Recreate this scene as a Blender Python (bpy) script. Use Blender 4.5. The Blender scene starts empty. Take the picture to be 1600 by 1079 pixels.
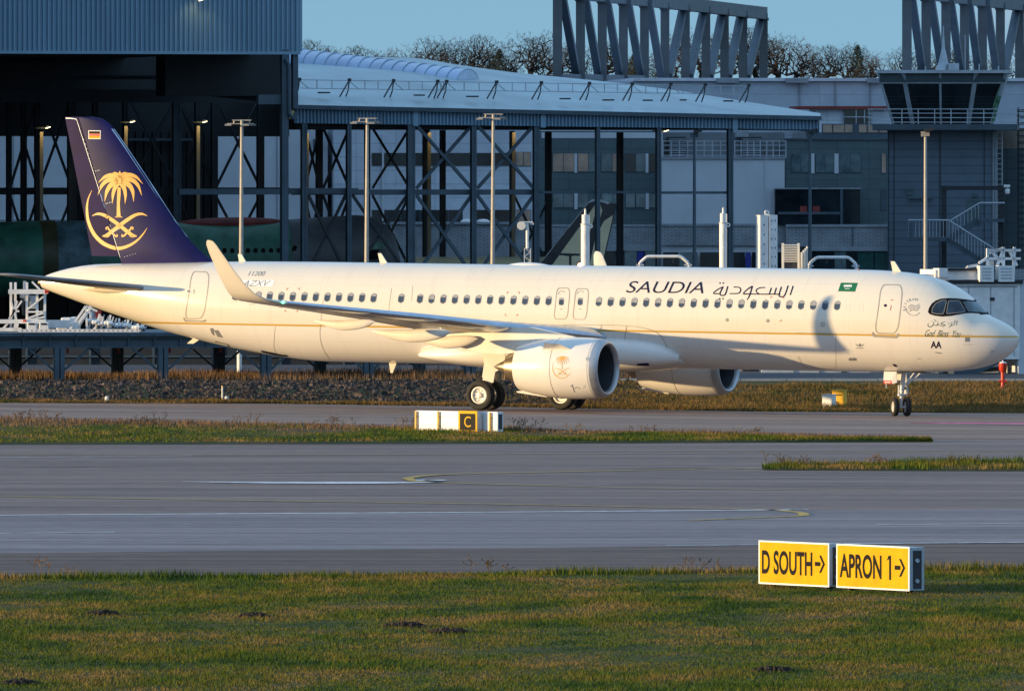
import bpy, bmesh, math, random
import numpy as np
from mathutils import Vector, Matrix
from mathutils.bvhtree import BVHTree
from mathutils.geometry import tessellate_polygon

sc = bpy.context.scene
COL = sc.collection
R = math.radians
random.seed(7)
RNG = np.random.default_rng(7)

# ------------------------------------------------------------------ camera, sky, sun
FPX, CAMH, HORZ = 19000.0, 9.7, 270.0        # focal length in photo pixels, eye height, horizon row
cam = bpy.data.cameras.new('camera')
cam.sensor_width = 36.0
cam.lens = 36.0 * FPX / 1600.0
cam.shift_y = (HORZ - 539.5) / 1600.0
cam.clip_start, cam.clip_end = 5.0, 9000.0
cam_ob = bpy.data.objects.new('camera', cam)
cam_ob.location = (0, 0, CAMH)
cam_ob.rotation_euler = (math.pi / 2, 0, 0)
COL.objects.link(cam_ob)
sc.camera = cam_ob

SUN_AZ, SUN_EL = R(12.9), R(5.05)             # light travels this far left of +X, this low
SUN_TRAVEL = Vector((math.cos(SUN_AZ) * math.cos(SUN_EL), math.sin(SUN_AZ) * math.cos(SUN_EL), -math.sin(SUN_EL)))
world = bpy.data.worlds.new('World')
sc.world = world
world.use_nodes = True
wn, wl = world.node_tree.nodes, world.node_tree.links
sky = wn.new('ShaderNodeTexSky')
sky.sky_type = 'NISHITA'
sky.sun_disc = False
sky.sun_elevation = SUN_EL
sky.sun_rotation = math.atan2(-SUN_TRAVEL.x, -SUN_TRAVEL.y)
sky.air_density, sky.dust_density, sky.ozone_density = 1.0, 0.3, 3.0
tc = wn.new('ShaderNodeTexCoord')
vm = wn.new('ShaderNodeVectorMath'); vm.operation = 'MULTIPLY_ADD'
vm.inputs[1].default_value = (1, 1, 0.85); vm.inputs[2].default_value = (0, 0, 0.16)
wl.new(tc.outputs['Generated'], vm.inputs[0])
wl.new(vm.outputs[0], sky.inputs[0])
tint = wn.new('ShaderNodeMix'); tint.data_type = 'RGBA'; tint.blend_type = 'MULTIPLY'
tint.inputs[0].default_value = 1.0
tint.inputs[7].default_value = (0.86, 0.81, 0.81, 1)
wl.new(sky.outputs[0], tint.inputs[6])
# thin rosy cloud veil
cn = wn.new('ShaderNodeTexNoise'); cn.inputs['Scale'].default_value = 22.0; cn.inputs['Detail'].default_value = 4
cmap = wn.new('ShaderNodeMapping'); cmap.inputs['Scale'].default_value = (1, 1, 2.5)
wl.new(tc.outputs['Generated'], cmap.inputs[0]); wl.new(cmap.outputs[0], cn.inputs[0])
cr = wn.new('ShaderNodeValToRGB')
cr.color_ramp.elements[0].position, cr.color_ramp.elements[1].position = 0.44, 0.66
cr.color_ramp.elements[1].color = (0.6, 0.6, 0.6, 1)
wl.new(cn.outputs[0], cr.inputs[0])
cm = wn.new('ShaderNodeMix'); cm.data_type = 'RGBA'
cm.inputs[7].default_value = (1.45, 1.42, 1.6, 1)
wl.new(cr.outputs[0], cm.inputs[0]); wl.new(tint.outputs[2], cm.inputs[6])
# upper sky paler and brighter towards the zenith, added to raise the ambient light
sx = wn.new('ShaderNodeSeparateXYZ'); wl.new(tc.outputs['Generated'], sx.inputs[0])
hr = wn.new('ShaderNodeMapRange'); hr.interpolation_type = 'SMOOTHSTEP'
hr.inputs[1].default_value, hr.inputs[2].default_value, hr.inputs[3].default_value, hr.inputs[4].default_value = 0.03, 0.40, 0.0, 0.8
wl.new(sx.outputs['Z'], hr.inputs[0])
hm = wn.new('ShaderNodeMix'); hm.data_type = 'RGBA'; hm.inputs[7].default_value = (1.05, 1.80, 2.75, 1)
wl.new(hr.outputs[0], hm.inputs[0]); wl.new(cm.outputs[2], hm.inputs[6])
wl.new(hm.outputs[2], wn['Background'].inputs[0])
wn['Background'].inputs[1].default_value = 0.15

sl = bpy.data.lights.new('sun', 'SUN')
sl.energy = 2.6
sl.angle = R(0.5)
sl.color = (1.0, 0.715, 0.36)
sun = bpy.data.objects.new('sun', sl)
sun.rotation_euler = SUN_TRAVEL.to_track_quat('-Z', 'Y').to_euler()
sun.location = (-200, -50, 80)
COL.objects.link(sun)
sc.view_settings.view_transform = 'Standard'
sc.view_settings.look = 'None'
sc.view_settings.exposure = 1.35
sc.view_settings.gamma = 1.0
sc.cycles.max_bounces = 6

# ------------------------------------------------------------------ materials
MATS = {}
def _n(nt, t): return nt.nodes.new(t)

def mat(name, col, rough=0.55, metal=0.0, spec=0.5, var=0.12, vscale=1.2, coat=0.0, bump=0.0, bscale=20.0, stretch=(1, 1, 1), col2=None, emit=None):
    """Principled material whose colour is broken up by object-space noise."""
    if name in MATS: return MATS[name]
    m = bpy.data.materials.new(name); m.use_nodes = True
    nt = m.node_tree; b = nt.nodes['Principled BSDF']
    b.inputs['Roughness'].default_value = rough
    b.inputs['Metallic'].default_value = metal
    b.inputs['Specular IOR Level'].default_value = spec
    b.inputs['Coat Weight'].default_value = coat
    b.inputs['Coat Roughness'].default_value = 0.06
    tc = _n(nt, 'ShaderNodeTexCoord'); mp = _n(nt, 'ShaderNodeMapping'); mp.inputs['Scale'].default_value = stretch
    nt.links.new(tc.outputs['Object'], mp.inputs[0])
    nz = _n(nt, 'ShaderNodeTexNoise'); nz.inputs['Scale'].default_value = vscale; nz.inputs['Detail'].default_value = 6
    nz.inputs['Roughness'].default_value = 0.65
    nt.links.new(mp.outputs[0], nz.inputs['Vector'])
    mx = _n(nt, 'ShaderNodeMix'); mx.data_type = 'RGBA'
    c2 = col2 if col2 else tuple(c * (1 - 2.2 * var) for c in col)
    c1 = col if col2 else tuple(c * (1 + 1.0 * var) for c in col)
    mx.inputs[6].default_value = (*c1, 1); mx.inputs[7].default_value = (*[max(0, c) for c in c2], 1)
    rp = _n(nt, 'ShaderNodeMapRange'); rp.inputs[1].default_value = 0.32; rp.inputs[2].default_value = 0.68
    nt.links.new(nz.outputs[0], rp.inputs[0]); nt.links.new(rp.outputs[0], mx.inputs[0])
    nt.links.new(mx.outputs[2], b.inputs['Base Color'])
    if bump:
        bn = _n(nt, 'ShaderNodeTexNoise'); bn.inputs['Scale'].default_value = bscale; bn.inputs['Detail'].default_value = 4
        nt.links.new(mp.outputs[0], bn.inputs['Vector'])
        bp = _n(nt, 'ShaderNodeBump'); bp.inputs['Strength'].default_value = bump; bp.inputs['Distance'].default_value = 0.05
        nt.links.new(bn.outputs[0], bp.inputs['Height']); nt.links.new(bp.outputs[0], b.inputs['Normal'])
    if emit:
        b.inputs['Emission Color'].default_value = (*emit[0], 1); b.inputs['Emission Strength'].default_value = emit[1]
    MATS[name] = m
    return m

def panel_mat(name, col, bw, bh, mortar=0.03, dark=0.55, rough=0.5, var=0.06, offset=0.0, axes='xz'):
    """Cladding or masonry: a brick texture in the wall's own x-z plane."""
    if name in MATS: return MATS[name]
    m = mat(name, col, rough, var=var)
    nt = m.node_tree; b = nt.nodes['Principled BSDF']
    tc = _n(nt, 'ShaderNodeTexCoord'); sp = _n(nt, 'ShaderNodeSeparateXYZ'); cb = _n(nt, 'ShaderNodeCombineXYZ')
    nt.links.new(tc.outputs['Object'], sp.inputs[0])
    nt.links.new(sp.outputs['X'], cb.inputs['X']); nt.links.new(sp.outputs['Z'], cb.inputs['Y'])
    br = _n(nt, 'ShaderNodeTexBrick'); br.offset = offset; br.inputs['Scale'].default_value = 1.0
    br.inputs['Brick Width'].default_value = bw; br.inputs['Row Height'].default_value = bh
    br.inputs['Mortar Size'].default_value = mortar; br.inputs['Mortar Smooth'].default_value = 0.2
    br.inputs['Color1'].default_value = (1, 1, 1, 1); br.inputs['Color2'].default_value = (0.86, 0.87, 0.88, 1)
    br.inputs['Mortar'].default_value = (dark, dark, dark, 1)
    nt.links.new(cb.outputs[0], br.inputs['Vector'])
    mu = _n(nt, 'ShaderNodeMix'); mu.data_type = 'RGBA'; mu.blend_type = 'MULTIPLY'; mu.inputs[0].default_value = 1.0
    old = b.inputs['Base Color'].links[0].from_socket
    nt.links.new(old, mu.inputs[6]); nt.links.new(br.outputs['Color'], mu.inputs[7])
    nt.links.new(mu.outputs[2], b.inputs['Base Color'])
    return m

# ------------------------------------------------------------------ mesh builder
OFF = {}                                       # object name -> offset its meshes are measured from

class MB:
    def __init__(s): s.v, s.f = [], []
    def add(s, vs, fs):
        n = len(s.v); s.v += [tuple(v) for v in vs]; s.f += [tuple(i + n for i in f) for f in fs]; return s
    def box(s, a, b):
        x0, y0, z0 = [min(p, q) for p, q in zip(a, b)]; x1, y1, z1 = [max(p, q) for p, q in zip(a, b)]
        return s.add([(x0,y0,z0),(x1,y0,z0),(x1,y1,z0),(x0,y1,z0),(x0,y0,z1),(x1,y0,z1),(x1,y1,z1),(x0,y1,z1)],
                     [(0,3,2,1),(4,5,6,7),(0,1,5,4),(1,2,6,5),(2,3,7,6),(3,0,4,7)])
    def bar(s, p, q, w, h=None, up=(0, 0, 1)):
        p, q = Vector(p), Vector(q); h = h or w
        d = (q - p).normalized(); u = Vector(up)
        if abs(d.dot(u)) > 0.98: u = Vector((0, 1, 0))
        a = d.cross(u).normalized() * (w / 2); b = a.cross(d).normalized() * (h / 2)
        vs = [p - a - b, p + a - b, p + a + b, p - a + b, q - a - b, q + a - b, q + a + b, q - a + b]
        return s.add(vs, [(0,1,2,3),(7,6,5,4),(0,4,5,1),(1,5,6,2),(2,6,7,3),(3,7,4,0)])
    def tube(s, p, q, r, n=10, r2=None, cap=True):
        p, q = Vector(p), Vector(q); r2 = r if r2 is None else r2
        d = (q - p).normalized(); u = Vector((0, 0, 1)) if abs(d.z) < 0.95 else Vector((0, 1, 0))
        a = d.cross(u).normalized(); b = a.cross(d).normalized()
        vs = []
        for c, rr in ((p, r), (q, r2)):
            for i in range(n):
                t = 2 * math.pi * i / n
                vs.append(c + a * (rr * math.cos(t)) + b * (rr * math.sin(t)))
        fs = [(i, (i + 1) % n, n + (i + 1) % n, n + i) for i in range(n)]
        if cap: fs += [tuple(range(n - 1, -1, -1)), tuple(range(n, 2 * n))]
        return s.add(vs, fs)
    def path(s, pts, r, n=6):
        for a, b in zip(pts, pts[1:]): s.tube(a, b, r, n)
        return s
    def lathe(s, prof, c, axis='x', n=48):
        """prof: (along, radius) pairs turned about an axis through c."""
        vs, fs = [], []
        for (t, r) in prof:
            for i in range(n):
                a = 2 * math.pi * i / n; u, w = r * math.cos(a), r * math.sin(a)
                o = {'x': (t, u, w), 'y': (u, t, w), 'z': (u, w, t)}[axis]
                vs.append((c[0] + o[0], c[1] + o[1], c[2] + o[2]))
        for k in range(len(prof) - 1):
            for i in range(n):
                fs.append((k*n + i, k*n + (i+1) % n, (k+1)*n + (i+1) % n, (k+1)*n + i))
        return s.add(vs, fs)
    def prism(s, pts, d):
        """closed polygon (3-D points) swept by vector d."""
        n = len(pts); d = Vector(d); P = [Vector(p) for p in pts]
        return s.add(P + [p + d for p in P], [tuple(range(n - 1, -1, -1)), tuple(range(n, 2*n))] + [(i, (i+1) % n, n + (i+1) % n, n + i) for i in range(n)])
    def loft(s, rings, closed=True, caps=True):
        n = len(rings[0]); base = []
        for r in rings: base += [tuple(p) for p in r]
        fs = []
        for k in range(len(rings) - 1):
            for i in range(n if closed else n - 1):
                j = (i + 1) % n
                fs.append((k*n + i, k*n + j, (k+1)*n + j, (k+1)*n + i))
        if caps and closed:
            fs += [tuple(range(n - 1, -1, -1)), tuple(range((len(rings)-1)*n, len(rings)*n))]
        return s.add(base, fs)
    def build(s, name, m, parent=None, smooth=False, off=None, bevel=0.0):
        me = bpy.data.meshes.new(name)
        o = off if off is not None else (OFF.get(parent.name, (0, 0, 0)) if parent else (0, 0, 0))
        vs = [(x - o[0], y - o[1], z - o[2]) for x, y, z in s.v] if any(o) else s.v
        me.from_pydata(vs, [], s.f)
        me.materials.append(m)
        if smooth:
            me.polygons.foreach_set('use_smooth', [True] * len(me.polygons))
        bm = bmesh.new(); bm.from_mesh(me); bmesh.ops.recalc_face_normals(bm, faces=bm.faces)
        if smooth == 'auto':
            for e in bm.edges:
                if len(e.link_faces) == 2 and e.calc_face_angle() > R(35): e.smooth = False
        bm.to_mesh(me); bm.free()
        ob = bpy.data.objects.new(name, me); COL.objects.link(ob)
        if parent:
            ob.parent = parent; OFF[ob.name] = o
        if bevel:
            bv = ob.modifiers.new('edge', 'BEVEL'); bv.width = bevel; bv.segments = 2; bv.limit_method = 'ANGLE'
        return ob

def tag(o, label=None, cat=None, group=None, kind=None):
    if label: o['label'] = label
    if cat: o['category'] = cat
    if group: o['group'] = group
    if kind: o['kind'] = kind
    return o

def thing(name, label, cat, loc=(0, 0, 0), rz=0.0, group=None, off=None):
    o = bpy.data.objects.new(name, None); COL.objects.link(o)
    o.location = loc; o.rotation_euler = (0, 0, rz)
    o.empty_display_size = 0.3
    OFF[o.name] = off if off is not None else (tuple(loc) if rz == 0 else (0, 0, 0))
    return tag(o, label, cat, group)

def copy_tree(o, loc=None, parent=None, rz=None, scale=None):
    c = o.copy(); COL.objects.link(c); c.parent = parent
    if loc is not None: c.location = loc
    if rz is not None: c.rotation_euler = (0, 0, rz)
    if scale is not None: c.scale = (scale,) * 3
    for ch in list(o.children): copy_tree(ch, None, c)
    return c

def P(px, py, Y):                              # photo pixel + depth -> world point
    return Vector(((px - 800) / FPX * Y, Y, CAMH - (py - HORZ) / FPX * Y))

def pchip(xs, ys):
    xs, ys = np.array(xs, float), np.array(ys, float)
    h = np.diff(xs); dl = np.diff(ys) / h; d = np.zeros_like(ys)
    for i in range(1, len(xs) - 1):
        if dl[i-1] * dl[i] > 0:
            w1, w2 = 2*h[i] + h[i-1], h[i] + 2*h[i-1]
            d[i] = (w1 + w2) / (w1 / dl[i-1] + w2 / dl[i])
    d[0], d[-1] = dl[0], dl[-1]
    def ev(x):
        i = int(min(max(np.searchsorted(xs, x) - 1, 0), len(xs) - 2)); t = (x - xs[i]) / h[i]; t = min(max(t, 0), 1)
        return float((1 + 2*t) * (1-t)**2 * ys[i] + t * (1-t)**2 * h[i] * d[i] + t*t * (3 - 2*t) * ys[i+1] + t*t * (t-1) * h[i] * d[i+1])
    return ev

def smooth(a, b, x):
    t = np.clip((x - a) / (b - a), 0, 1); return t * t * (3 - 2 * t)

def txt(s, shear=0.0, bold=0.0):
    """text -> list of flat polygons (unit box 0..1 x 0..1, y up), with its aspect."""
    cu = bpy.data.curves.new('t', 'FONT'); cu.body = s; cu.shear = shear; cu.offset = bold; cu.resolution_u = 6
    ob = bpy.data.objects.new('t', cu); COL.objects.link(ob)
    dg = bpy.context.evaluated_depsgraph_get(); me = ob.evaluated_get(dg).to_mesh()
    V = np.array([v.co[:2] for v in me.vertices]); polys = [tuple(p.vertices) for p in me.polygons]
    ob.evaluated_get(dg).to_mesh_clear(); bpy.data.objects.remove(ob); bpy.data.curves.remove(cu)
    lo, hi = V.min(0), V.max(0); V = (V - lo) / (hi - lo)
    return [[(V[i][0], V[i][1]) for i in p] for p in polys]

def place(polys, tl, tr, bl):                  # unit box -> quad given by three corners
    tl, tr, bl = [np.array(p, float) for p in (tl, tr, bl)]
    return [[tuple(bl + (tr - tl) * x + (tl - bl) * y) for x, y in p] for p in polys]

def ribbon(pts, ws, n=8, smooth_it=True):
    """tapered 2-D stroke as quads."""
    pts = [np.array(p, float) for p in pts]
    if smooth_it and len(pts) > 2:
        out, wo = [], []
        Q = [2*pts[0] - pts[1]] + pts + [2*pts[-1] - pts[-2]]
        for i in range(1, len(Q) - 2):
            for k in range(n):
                t = k / n; a, b, c, d = Q[i-1], Q[i], Q[i+1], Q[i+2]
                out.append(0.5 * (2*b + (c - a)*t + (2*a - 5*b + 4*c - d)*t*t + (3*b - a - 3*c + d)*t**3))
                wo.append(ws[i-1] + (ws[i] - ws[i-1]) * t)
        out.append(pts[-1]); wo.append(ws[-1]); pts, ws = out, wo
    L, Rr = [], []
    for i, p in enumerate(pts):
        d = pts[min(i+1, len(pts)-1)] - pts[max(i-1, 0)]; d = d / (np.linalg.norm(d) + 1e-9); nrm = np.array((-d[1], d[0]))
        L.append(p + nrm * ws[i] / 2); Rr.append(p - nrm * ws[i] / 2)
    return [[tuple(L[i]), tuple(L[i+1]), tuple(Rr[i+1]), tuple(Rr[i])] for i in range(len(pts) - 1)]

def disc2(c, r, n=16, ry=None):
    return [[(c[0] + r*math.cos(2*math.pi*i/n), c[1] + (ry or r)*math.sin(2*math.pi*i/n)) for i in range(n)]]

def rrect(x0, y0, x1, y1, r, n=5, skew=0.0):
    pts = []
    for cx, cy, a0 in ((x1-r, y0+r, -90), (x1-r, y1-r, 0), (x0+r, y1-r, 90), (x0+r, y0+r, 180)):
        for k in range(n + 1):
            a = R(a0 + 90 * k / n); pts.append((cx + r*math.cos(a), cy + r*math.sin(a)))
    return [(x + skew * (y1 - y) / (y1 - y0), y) for x, y in pts]

# ------------------------------------------------------------------ ground heights
def gz(X, Y):
    """taxiway falls gently to the right; bank and apron rise behind it."""
    X, Y = np.asarray(X, float), np.asarray(Y, float)
    tilt = (0.02 - 0.01054 * (X - 0.59)) * smooth(440, 484, Y) * (1 - smooth(509, 530, Y))
    fall = -0.10 * smooth(494.5, 501, Y) * (1 - smooth(506, 525, Y))   # crossfall towards the far edge
    return tilt + fall + 0.62 * smooth(509, 531, Y)
def gzf(x, y): return float(gz(x, y))

def on_ground(px, py, z=0.0):
    """first point of the terrain met by the sight line through a photo pixel."""
    k, m = (px - 800) / FPX, (py - HORZ) / FPX
    f = lambda Y: CAMH - m * Y - gzf(k * Y, Y)
    lo = 180.0
    while f(lo + 1.0) > 0 and lo < 900: lo += 1.0
    hi = lo + 1.0
    for _ in range(24):
        mid = (lo + hi) / 2
        if f(mid) > 0: lo = mid
        else: hi = mid
    return k * lo, lo

# ------------------------------------------------------------------ ground, pavement, markings
def ground_mat(name, stops, sx, sy, fine=3.0, rough=0.9, spec=0.2, bump=0.0, streak=None):
    """ground colour from two scales of world-space noise run through a ramp."""
    m = bpy.data.materials.new(name); m.use_nodes = True; nt = m.node_tree; b = nt.nodes['Principled BSDF']
    b.inputs['Roughness'].default_value = rough; b.inputs['Specular IOR Level'].default_value = spec
    g = _n(nt, 'ShaderNodeNewGeometry'); mp = _n(nt, 'ShaderNodeMapping'); mp.inputs['Scale'].default_value = (sx, sy, 0.6)
    nt.links.new(g.outputs['Position'], mp.inputs[0])
    n1 = _n(nt, 'ShaderNodeTexNoise'); n1.inputs['Scale'].default_value = 1.0; n1.inputs['Detail'].default_value = 5; n1.inputs['Roughness'].default_value = 0.6
    nt.links.new(mp.outputs[0], n1.inputs['Vector'])
    n2 = _n(nt, 'ShaderNodeTexNoise'); n2.inputs['Scale'].default_value = fine; n2.inputs['Detail'].default_value = 3
    nt.links.new(g.outputs['Position'], n2.inputs['Vector'])
    ad = _n(nt, 'ShaderNodeMath'); ad.operation = 'MULTIPLY_ADD'; ad.inputs[1].default_value = 0.35
    nt.links.new(n2.outputs[0], ad.inputs[0])
    sb = _n(nt, 'ShaderNodeMath'); sb.operation = 'SUBTRACT'; sb.inputs[1].default_value = 0.175
    nt.links.new(n1.outputs[0], sb.inputs[0]); nt.links.new(sb.outputs[0], ad.inputs[2])
    rp = _n(nt, 'ShaderNodeValToRGB')
    while len(rp.color_ramp.elements) < len(stops): rp.color_ramp.elements.new(0.5)
    for e, (p, c) in zip(rp.color_ramp.elements, stops): e.position = p; e.color = (*c, 1)
    nt.links.new(ad.outputs[0], rp.inputs[0]); nt.links.new(rp.outputs[0], b.inputs['Base Color'])
    if bump:
        bp = _n(nt, 'ShaderNodeBump'); bp.inputs['Strength'].default_value = bump; bp.inputs['Distance'].default_value = 0.02
        nt.links.new(n2.outputs[0], bp.inputs['Height']); nt.links.new(bp.outputs[0], b.inputs['Normal'])
    MATS[name] = m
    return m

M_TURF = ground_mat('turf', [(0.30, (0.022, 0.036, 0.003)), (0.48, (0.044, 0.048, 0.004)), (0.62, (0.080, 0.056, 0.012))], 0.25, 0.22, 4.0)
M_BLADE = ground_mat('grass_blades', [(0.35, (0.016, 0.050, 0.003)), (0.45, (0.066, 0.104, 0.005)), (0.54, (0.120, 0.112, 0.009)), (0.64, (0.22, 0.145, 0.042))], 0.34, 0.16, 1.3, rough=0.8)
M_DRY = ground_mat('dry_blades', [(0.32, (0.07, 0.052, 0.022)), (0.5, (0.17, 0.095, 0.048)), (0.64, (0.26, 0.165, 0.09))], 0.3, 0.3, 2.0, rough=0.75)
M_BANK = ground_mat('bank_blades', [(0.30, (0.055, 0.065, 0.010)), (0.46, (0.135, 0.090, 0.024)), (0.60, (0.23, 0.135, 0.045))], 0.5, 0.5, 1.6, rough=0.75)
M_ASPH = ground_mat('asphalt_apron', [(0.32, (0.125, 0.088, 0.074)), (0.50, (0.195, 0.138, 0.114)), (0.66, (0.265, 0.190, 0.156))], 0.035, 0.42, 1.2, rough=0.78, spec=0.25)
M_RUN = ground_mat('asphalt_runway', [(0.32, (0.130, 0.104, 0.104)), (0.5, (0.205, 0.164, 0.160)), (0.66, (0.285, 0.230, 0.218))], 0.03, 0.5, 1.5, rough=0.72, spec=0.3)
M_SHO = ground_mat('asphalt_shoulder', [(0.32, (0.085, 0.060, 0.050)), (0.5, (0.140, 0.098, 0.080)), (0.66, (0.195, 0.138, 0.110))], 0.03, 0.7, 1.2, rough=0.85, spec=0.2)
M_TAXI = ground_mat('asphalt_taxiway', [(0.32, (0.185, 0.122, 0.096)), (0.50, (0.265, 0.178, 0.138)), (0.66, (0.345, 0.235, 0.180))], 0.03, 0.30, 1.2, rough=0.85, spec=0.2)
M_STONE = ground_mat('rubble_stone', [(0.30, (0.020, 0.017, 0.018)), (0.5, (0.046, 0.038, 0.037)), (0.68, (0.12, 0.095, 0.085))], 2.5, 2.5, 6.0, rough=0.9)
M_SOIL = mat('molehill_soil', (0.035, 0.024, 0.016), 0.95, var=0.3, vscale=8)

def grid_sheet(name, m, xs, yfun0, yfun1, ny, dz, kind='structure', bulge=0.0):
    """a sheet between two edge curves, draped on the terrain."""
    mb = MB(); vs = []
    for x in xs:
        a, b = yfun0(x), yfun1(x)
        for j in range(ny + 1):
            y = a + (b - a) * j / ny
            t = j / ny
            vs.append((x, y, gzf(x, y) + dz + bulge * min(1, 6 * t, 6 * (1 - t))))
    n = ny + 1
    fs = [(i*n + j, (i+1)*n + j, (i+1)*n + j + 1, i*n + j + 1) for i in range(len(xs) - 1) for j in range(ny)]
    return tag(mb.add(vs, fs).build(name, m), kind=kind)

# ground reaching the horizon
gx = [-4000, -1200, -400, -160, -90] + list(np.arange(-60, 61, 2.5)) + [90, 160, 400, 1200, 4000]
gy = [-300, 0, 120] + list(np.arange(200, 600, 2.0)) + [640, 760, 1000, 1600, 3000, 5000]
V = [(x, y, gzf(max(-70, min(70, x)), y)) for x in gx for y in gy]
n = len(gy)
F = [(i*n + j, (i+1)*n + j, (i+1)*n + j + 1, i*n + j + 1) for i in range(len(gx) - 1) for j in range(n - 1)]
tag(MB().add(V, F).build('ground', M_TURF), kind='structure')

def edge(points):                              # photo points on the ground -> y as a function of x
    g = [on_ground(*p) for p in points]
    xs, ys = [a for a, b in g], [b for a, b in g]
    s0, s1 = (ys[1]-ys[0])/(xs[1]-xs[0]), (ys[-1]-ys[-2])/(xs[-1]-xs[-2])
    def ev(x):
        if x < xs[0]: return ys[0] + s0 * 0.5 * (x - xs[0])
        if x > xs[-1]: return ys[-1] + s1 * 0.5 * (x - xs[-1])
        return float(np.interp(x, xs, ys))
    return ev
E_NEAR = edge([(0, 902), (400, 901), (800, 896), (1200, 892), (1600, 889)])
E_FAR = edge([(0, 630), (400, 631), (800, 636.5), (1200, 644), (1600, 646)])
E_RUN0 = edge([(0, 865), (800, 857), (1600, 848)])
E_RUN1 = edge([(0, 806), (800, 801), (1600, 796)])
E_ST0 = edge([(0, 695), (800, 693.5), (1300, 691.5), (1458, 691)])
E_ST1 = edge([(0, 657), (400, 665), (800, 675), (1100, 681.5), (1300, 687.5), (1458, 690.5)])
XS = list(np.arange(-80, 81, 2.5))
E_TAX0 = lambda x: 437 + 0.05 * x
grid_sheet('apron_pavement', M_ASPH, XS, E_NEAR, lambda x: 470.0, 60, 0.012)
grid_sheet('taxiway', M_TAXI, XS, lambda x: 445 - 0.12 * x if x > 10 else 443.8, E_FAR, 30, 0.022)
grid_sheet('runway', M_RUN, XS, E_RUN0, E_RUN1, 6, 0.022)
grid_sheet('shoulder', M_SHO, XS, lambda x: E_NEAR(x), lambda x: E_RUN0(x) - 0.02, 6, 0.020)
XST = [x for x in np.arange(-60, 16.0, 1.5) if x < on_ground(1458, 691)[0]] + [on_ground(1458, 691)[0]]
grid_sheet('grass_verge', M_TURF, XST, E_ST0, E_ST1, 12, 0.024, bulge=0.10)
E_IS0 = edge([(1192, 735), (1400, 736), (1600, 736.5)])
E_IS1 = edge([(1192, 732.5), (1300, 729), (1400, 727), (1600, 722)])
XIS = [on_ground(1192, 734)[0] + i for i in range(0, 40)]
grid_sheet('grass_island', M_TURF, XIS, E_IS0, E_IS1, 8, 0.024, bulge=0.08)
# apron behind the bank: concrete in front of the hangar
M_APR = ground_mat('apron_concrete', [(0.3, (0.045, 0.048, 0.055)), (0.6, (0.085, 0.085, 0.09))], 0.1, 0.2, 1.0)
grid_sheet('hangar_apron', M_APR, XS, lambda x: 546.0 if x < 4 else 533.0, lambda x: 860.0, 12, 0.02)

M_LY = mat('paint_yellow', (0.58, 0.36, 0.05), 0.7, var=0.3, vscale=3)
M_LW = mat('paint_white', (0.75, 0.75, 0.78), 0.7, var=0.25, vscale=2)
M_LP = mat('paint_pink', (0.72, 0.10, 0.22), 0.7, var=0.25, vscale=2)
def marking(name, pts, ws, m, dz=0.035, sm=True):
    g = [on_ground(*p) for p in pts]
    mb = MB()
    for q in ribbon(g, ws, 8, sm):
        mb.add([(x, y, gzf(x, y) + dz) for x, y in q], [(0, 1, 2, 3)])
    return tag(mb.build(name, m), kind='structure')
marking('runway_edge_line', [(-300, 808), (0, 806), (800, 801), (1210, 797.8), (1245, 797)], [0.55]*5, M_LW)
marking('runway_edge_line', [(1040, 853.5), (1300, 851), (1600, 848.3), (1900, 845.5)], [0.15, 0.4, 0.45, 0.45], M_LW)
marking('runway_dash_line', [(-200, 836), (0, 834.5), (180, 832.5)], [0.22]*3, M_LW)
marking('runway_dash_line', [(1370, 821), (1600, 818.5), (1800, 816)], [0.25]*3, M_LW)
marking('taxi_line', [(-200, 772), (0, 776), (400, 783), (800, 789), (1150, 796), (1235, 800), (1256, 804.5), (1235, 808), (1080, 814)], [0.32]*9, M_LY)
marking('taxi_line', [(-100, 711), (400, 711.2), (900, 709.3), (1300, 708), (1800, 706)], [0.28]*5, M_LY)
marking('taxi_line', [(-100, 716), (0, 715.6), (300, 713)], [0.2]*3, M_LW)
marking('taxi_line', [(640, 750), (642, 747), (700, 742), (870, 738), (1074, 734), (1190, 733)], [0.35]*6, M_LY)
marking('taxi_line', [(640, 750), (660, 753.5), (760, 757), (1000, 763), (1400, 768)], [0.35, 0.35, 0.3, 0.22, 0.2], M_LY)
marking('white_streak', [(285, 753.5), (420, 755), (560, 755.3), (690, 754.5)], [0.12, 1.6, 2.4, 0.6], M_LW)  # tapered white ribbon over a glossy patch of pavement
marking('white_streak', [(655, 751), (672, 752), (690, 751.2)], [0.2, 1.0, 0.4], M_LW, dz=0.045)
marking('taxi_line', [(560, 668), (1000, 667), (1300, 671), (1700, 678)], [0.2]*4, M_LY)
marking('surface_marking', [(1415, 661.5), (1500, 662), (1600, 663), (1700, 664)], [0.1, 3.2, 4.4, 4.4], M_LP)
marking('surface_marking', [(1455, 663.2), (1560, 664), (1640, 665)], [0.2, 0.5, 0.6], M_LW, dz=0.045)
M_TAR = mat('tar_seal', (0.045, 0.043, 0.046), 0.6, var=0.25, vscale=1.0)
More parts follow.
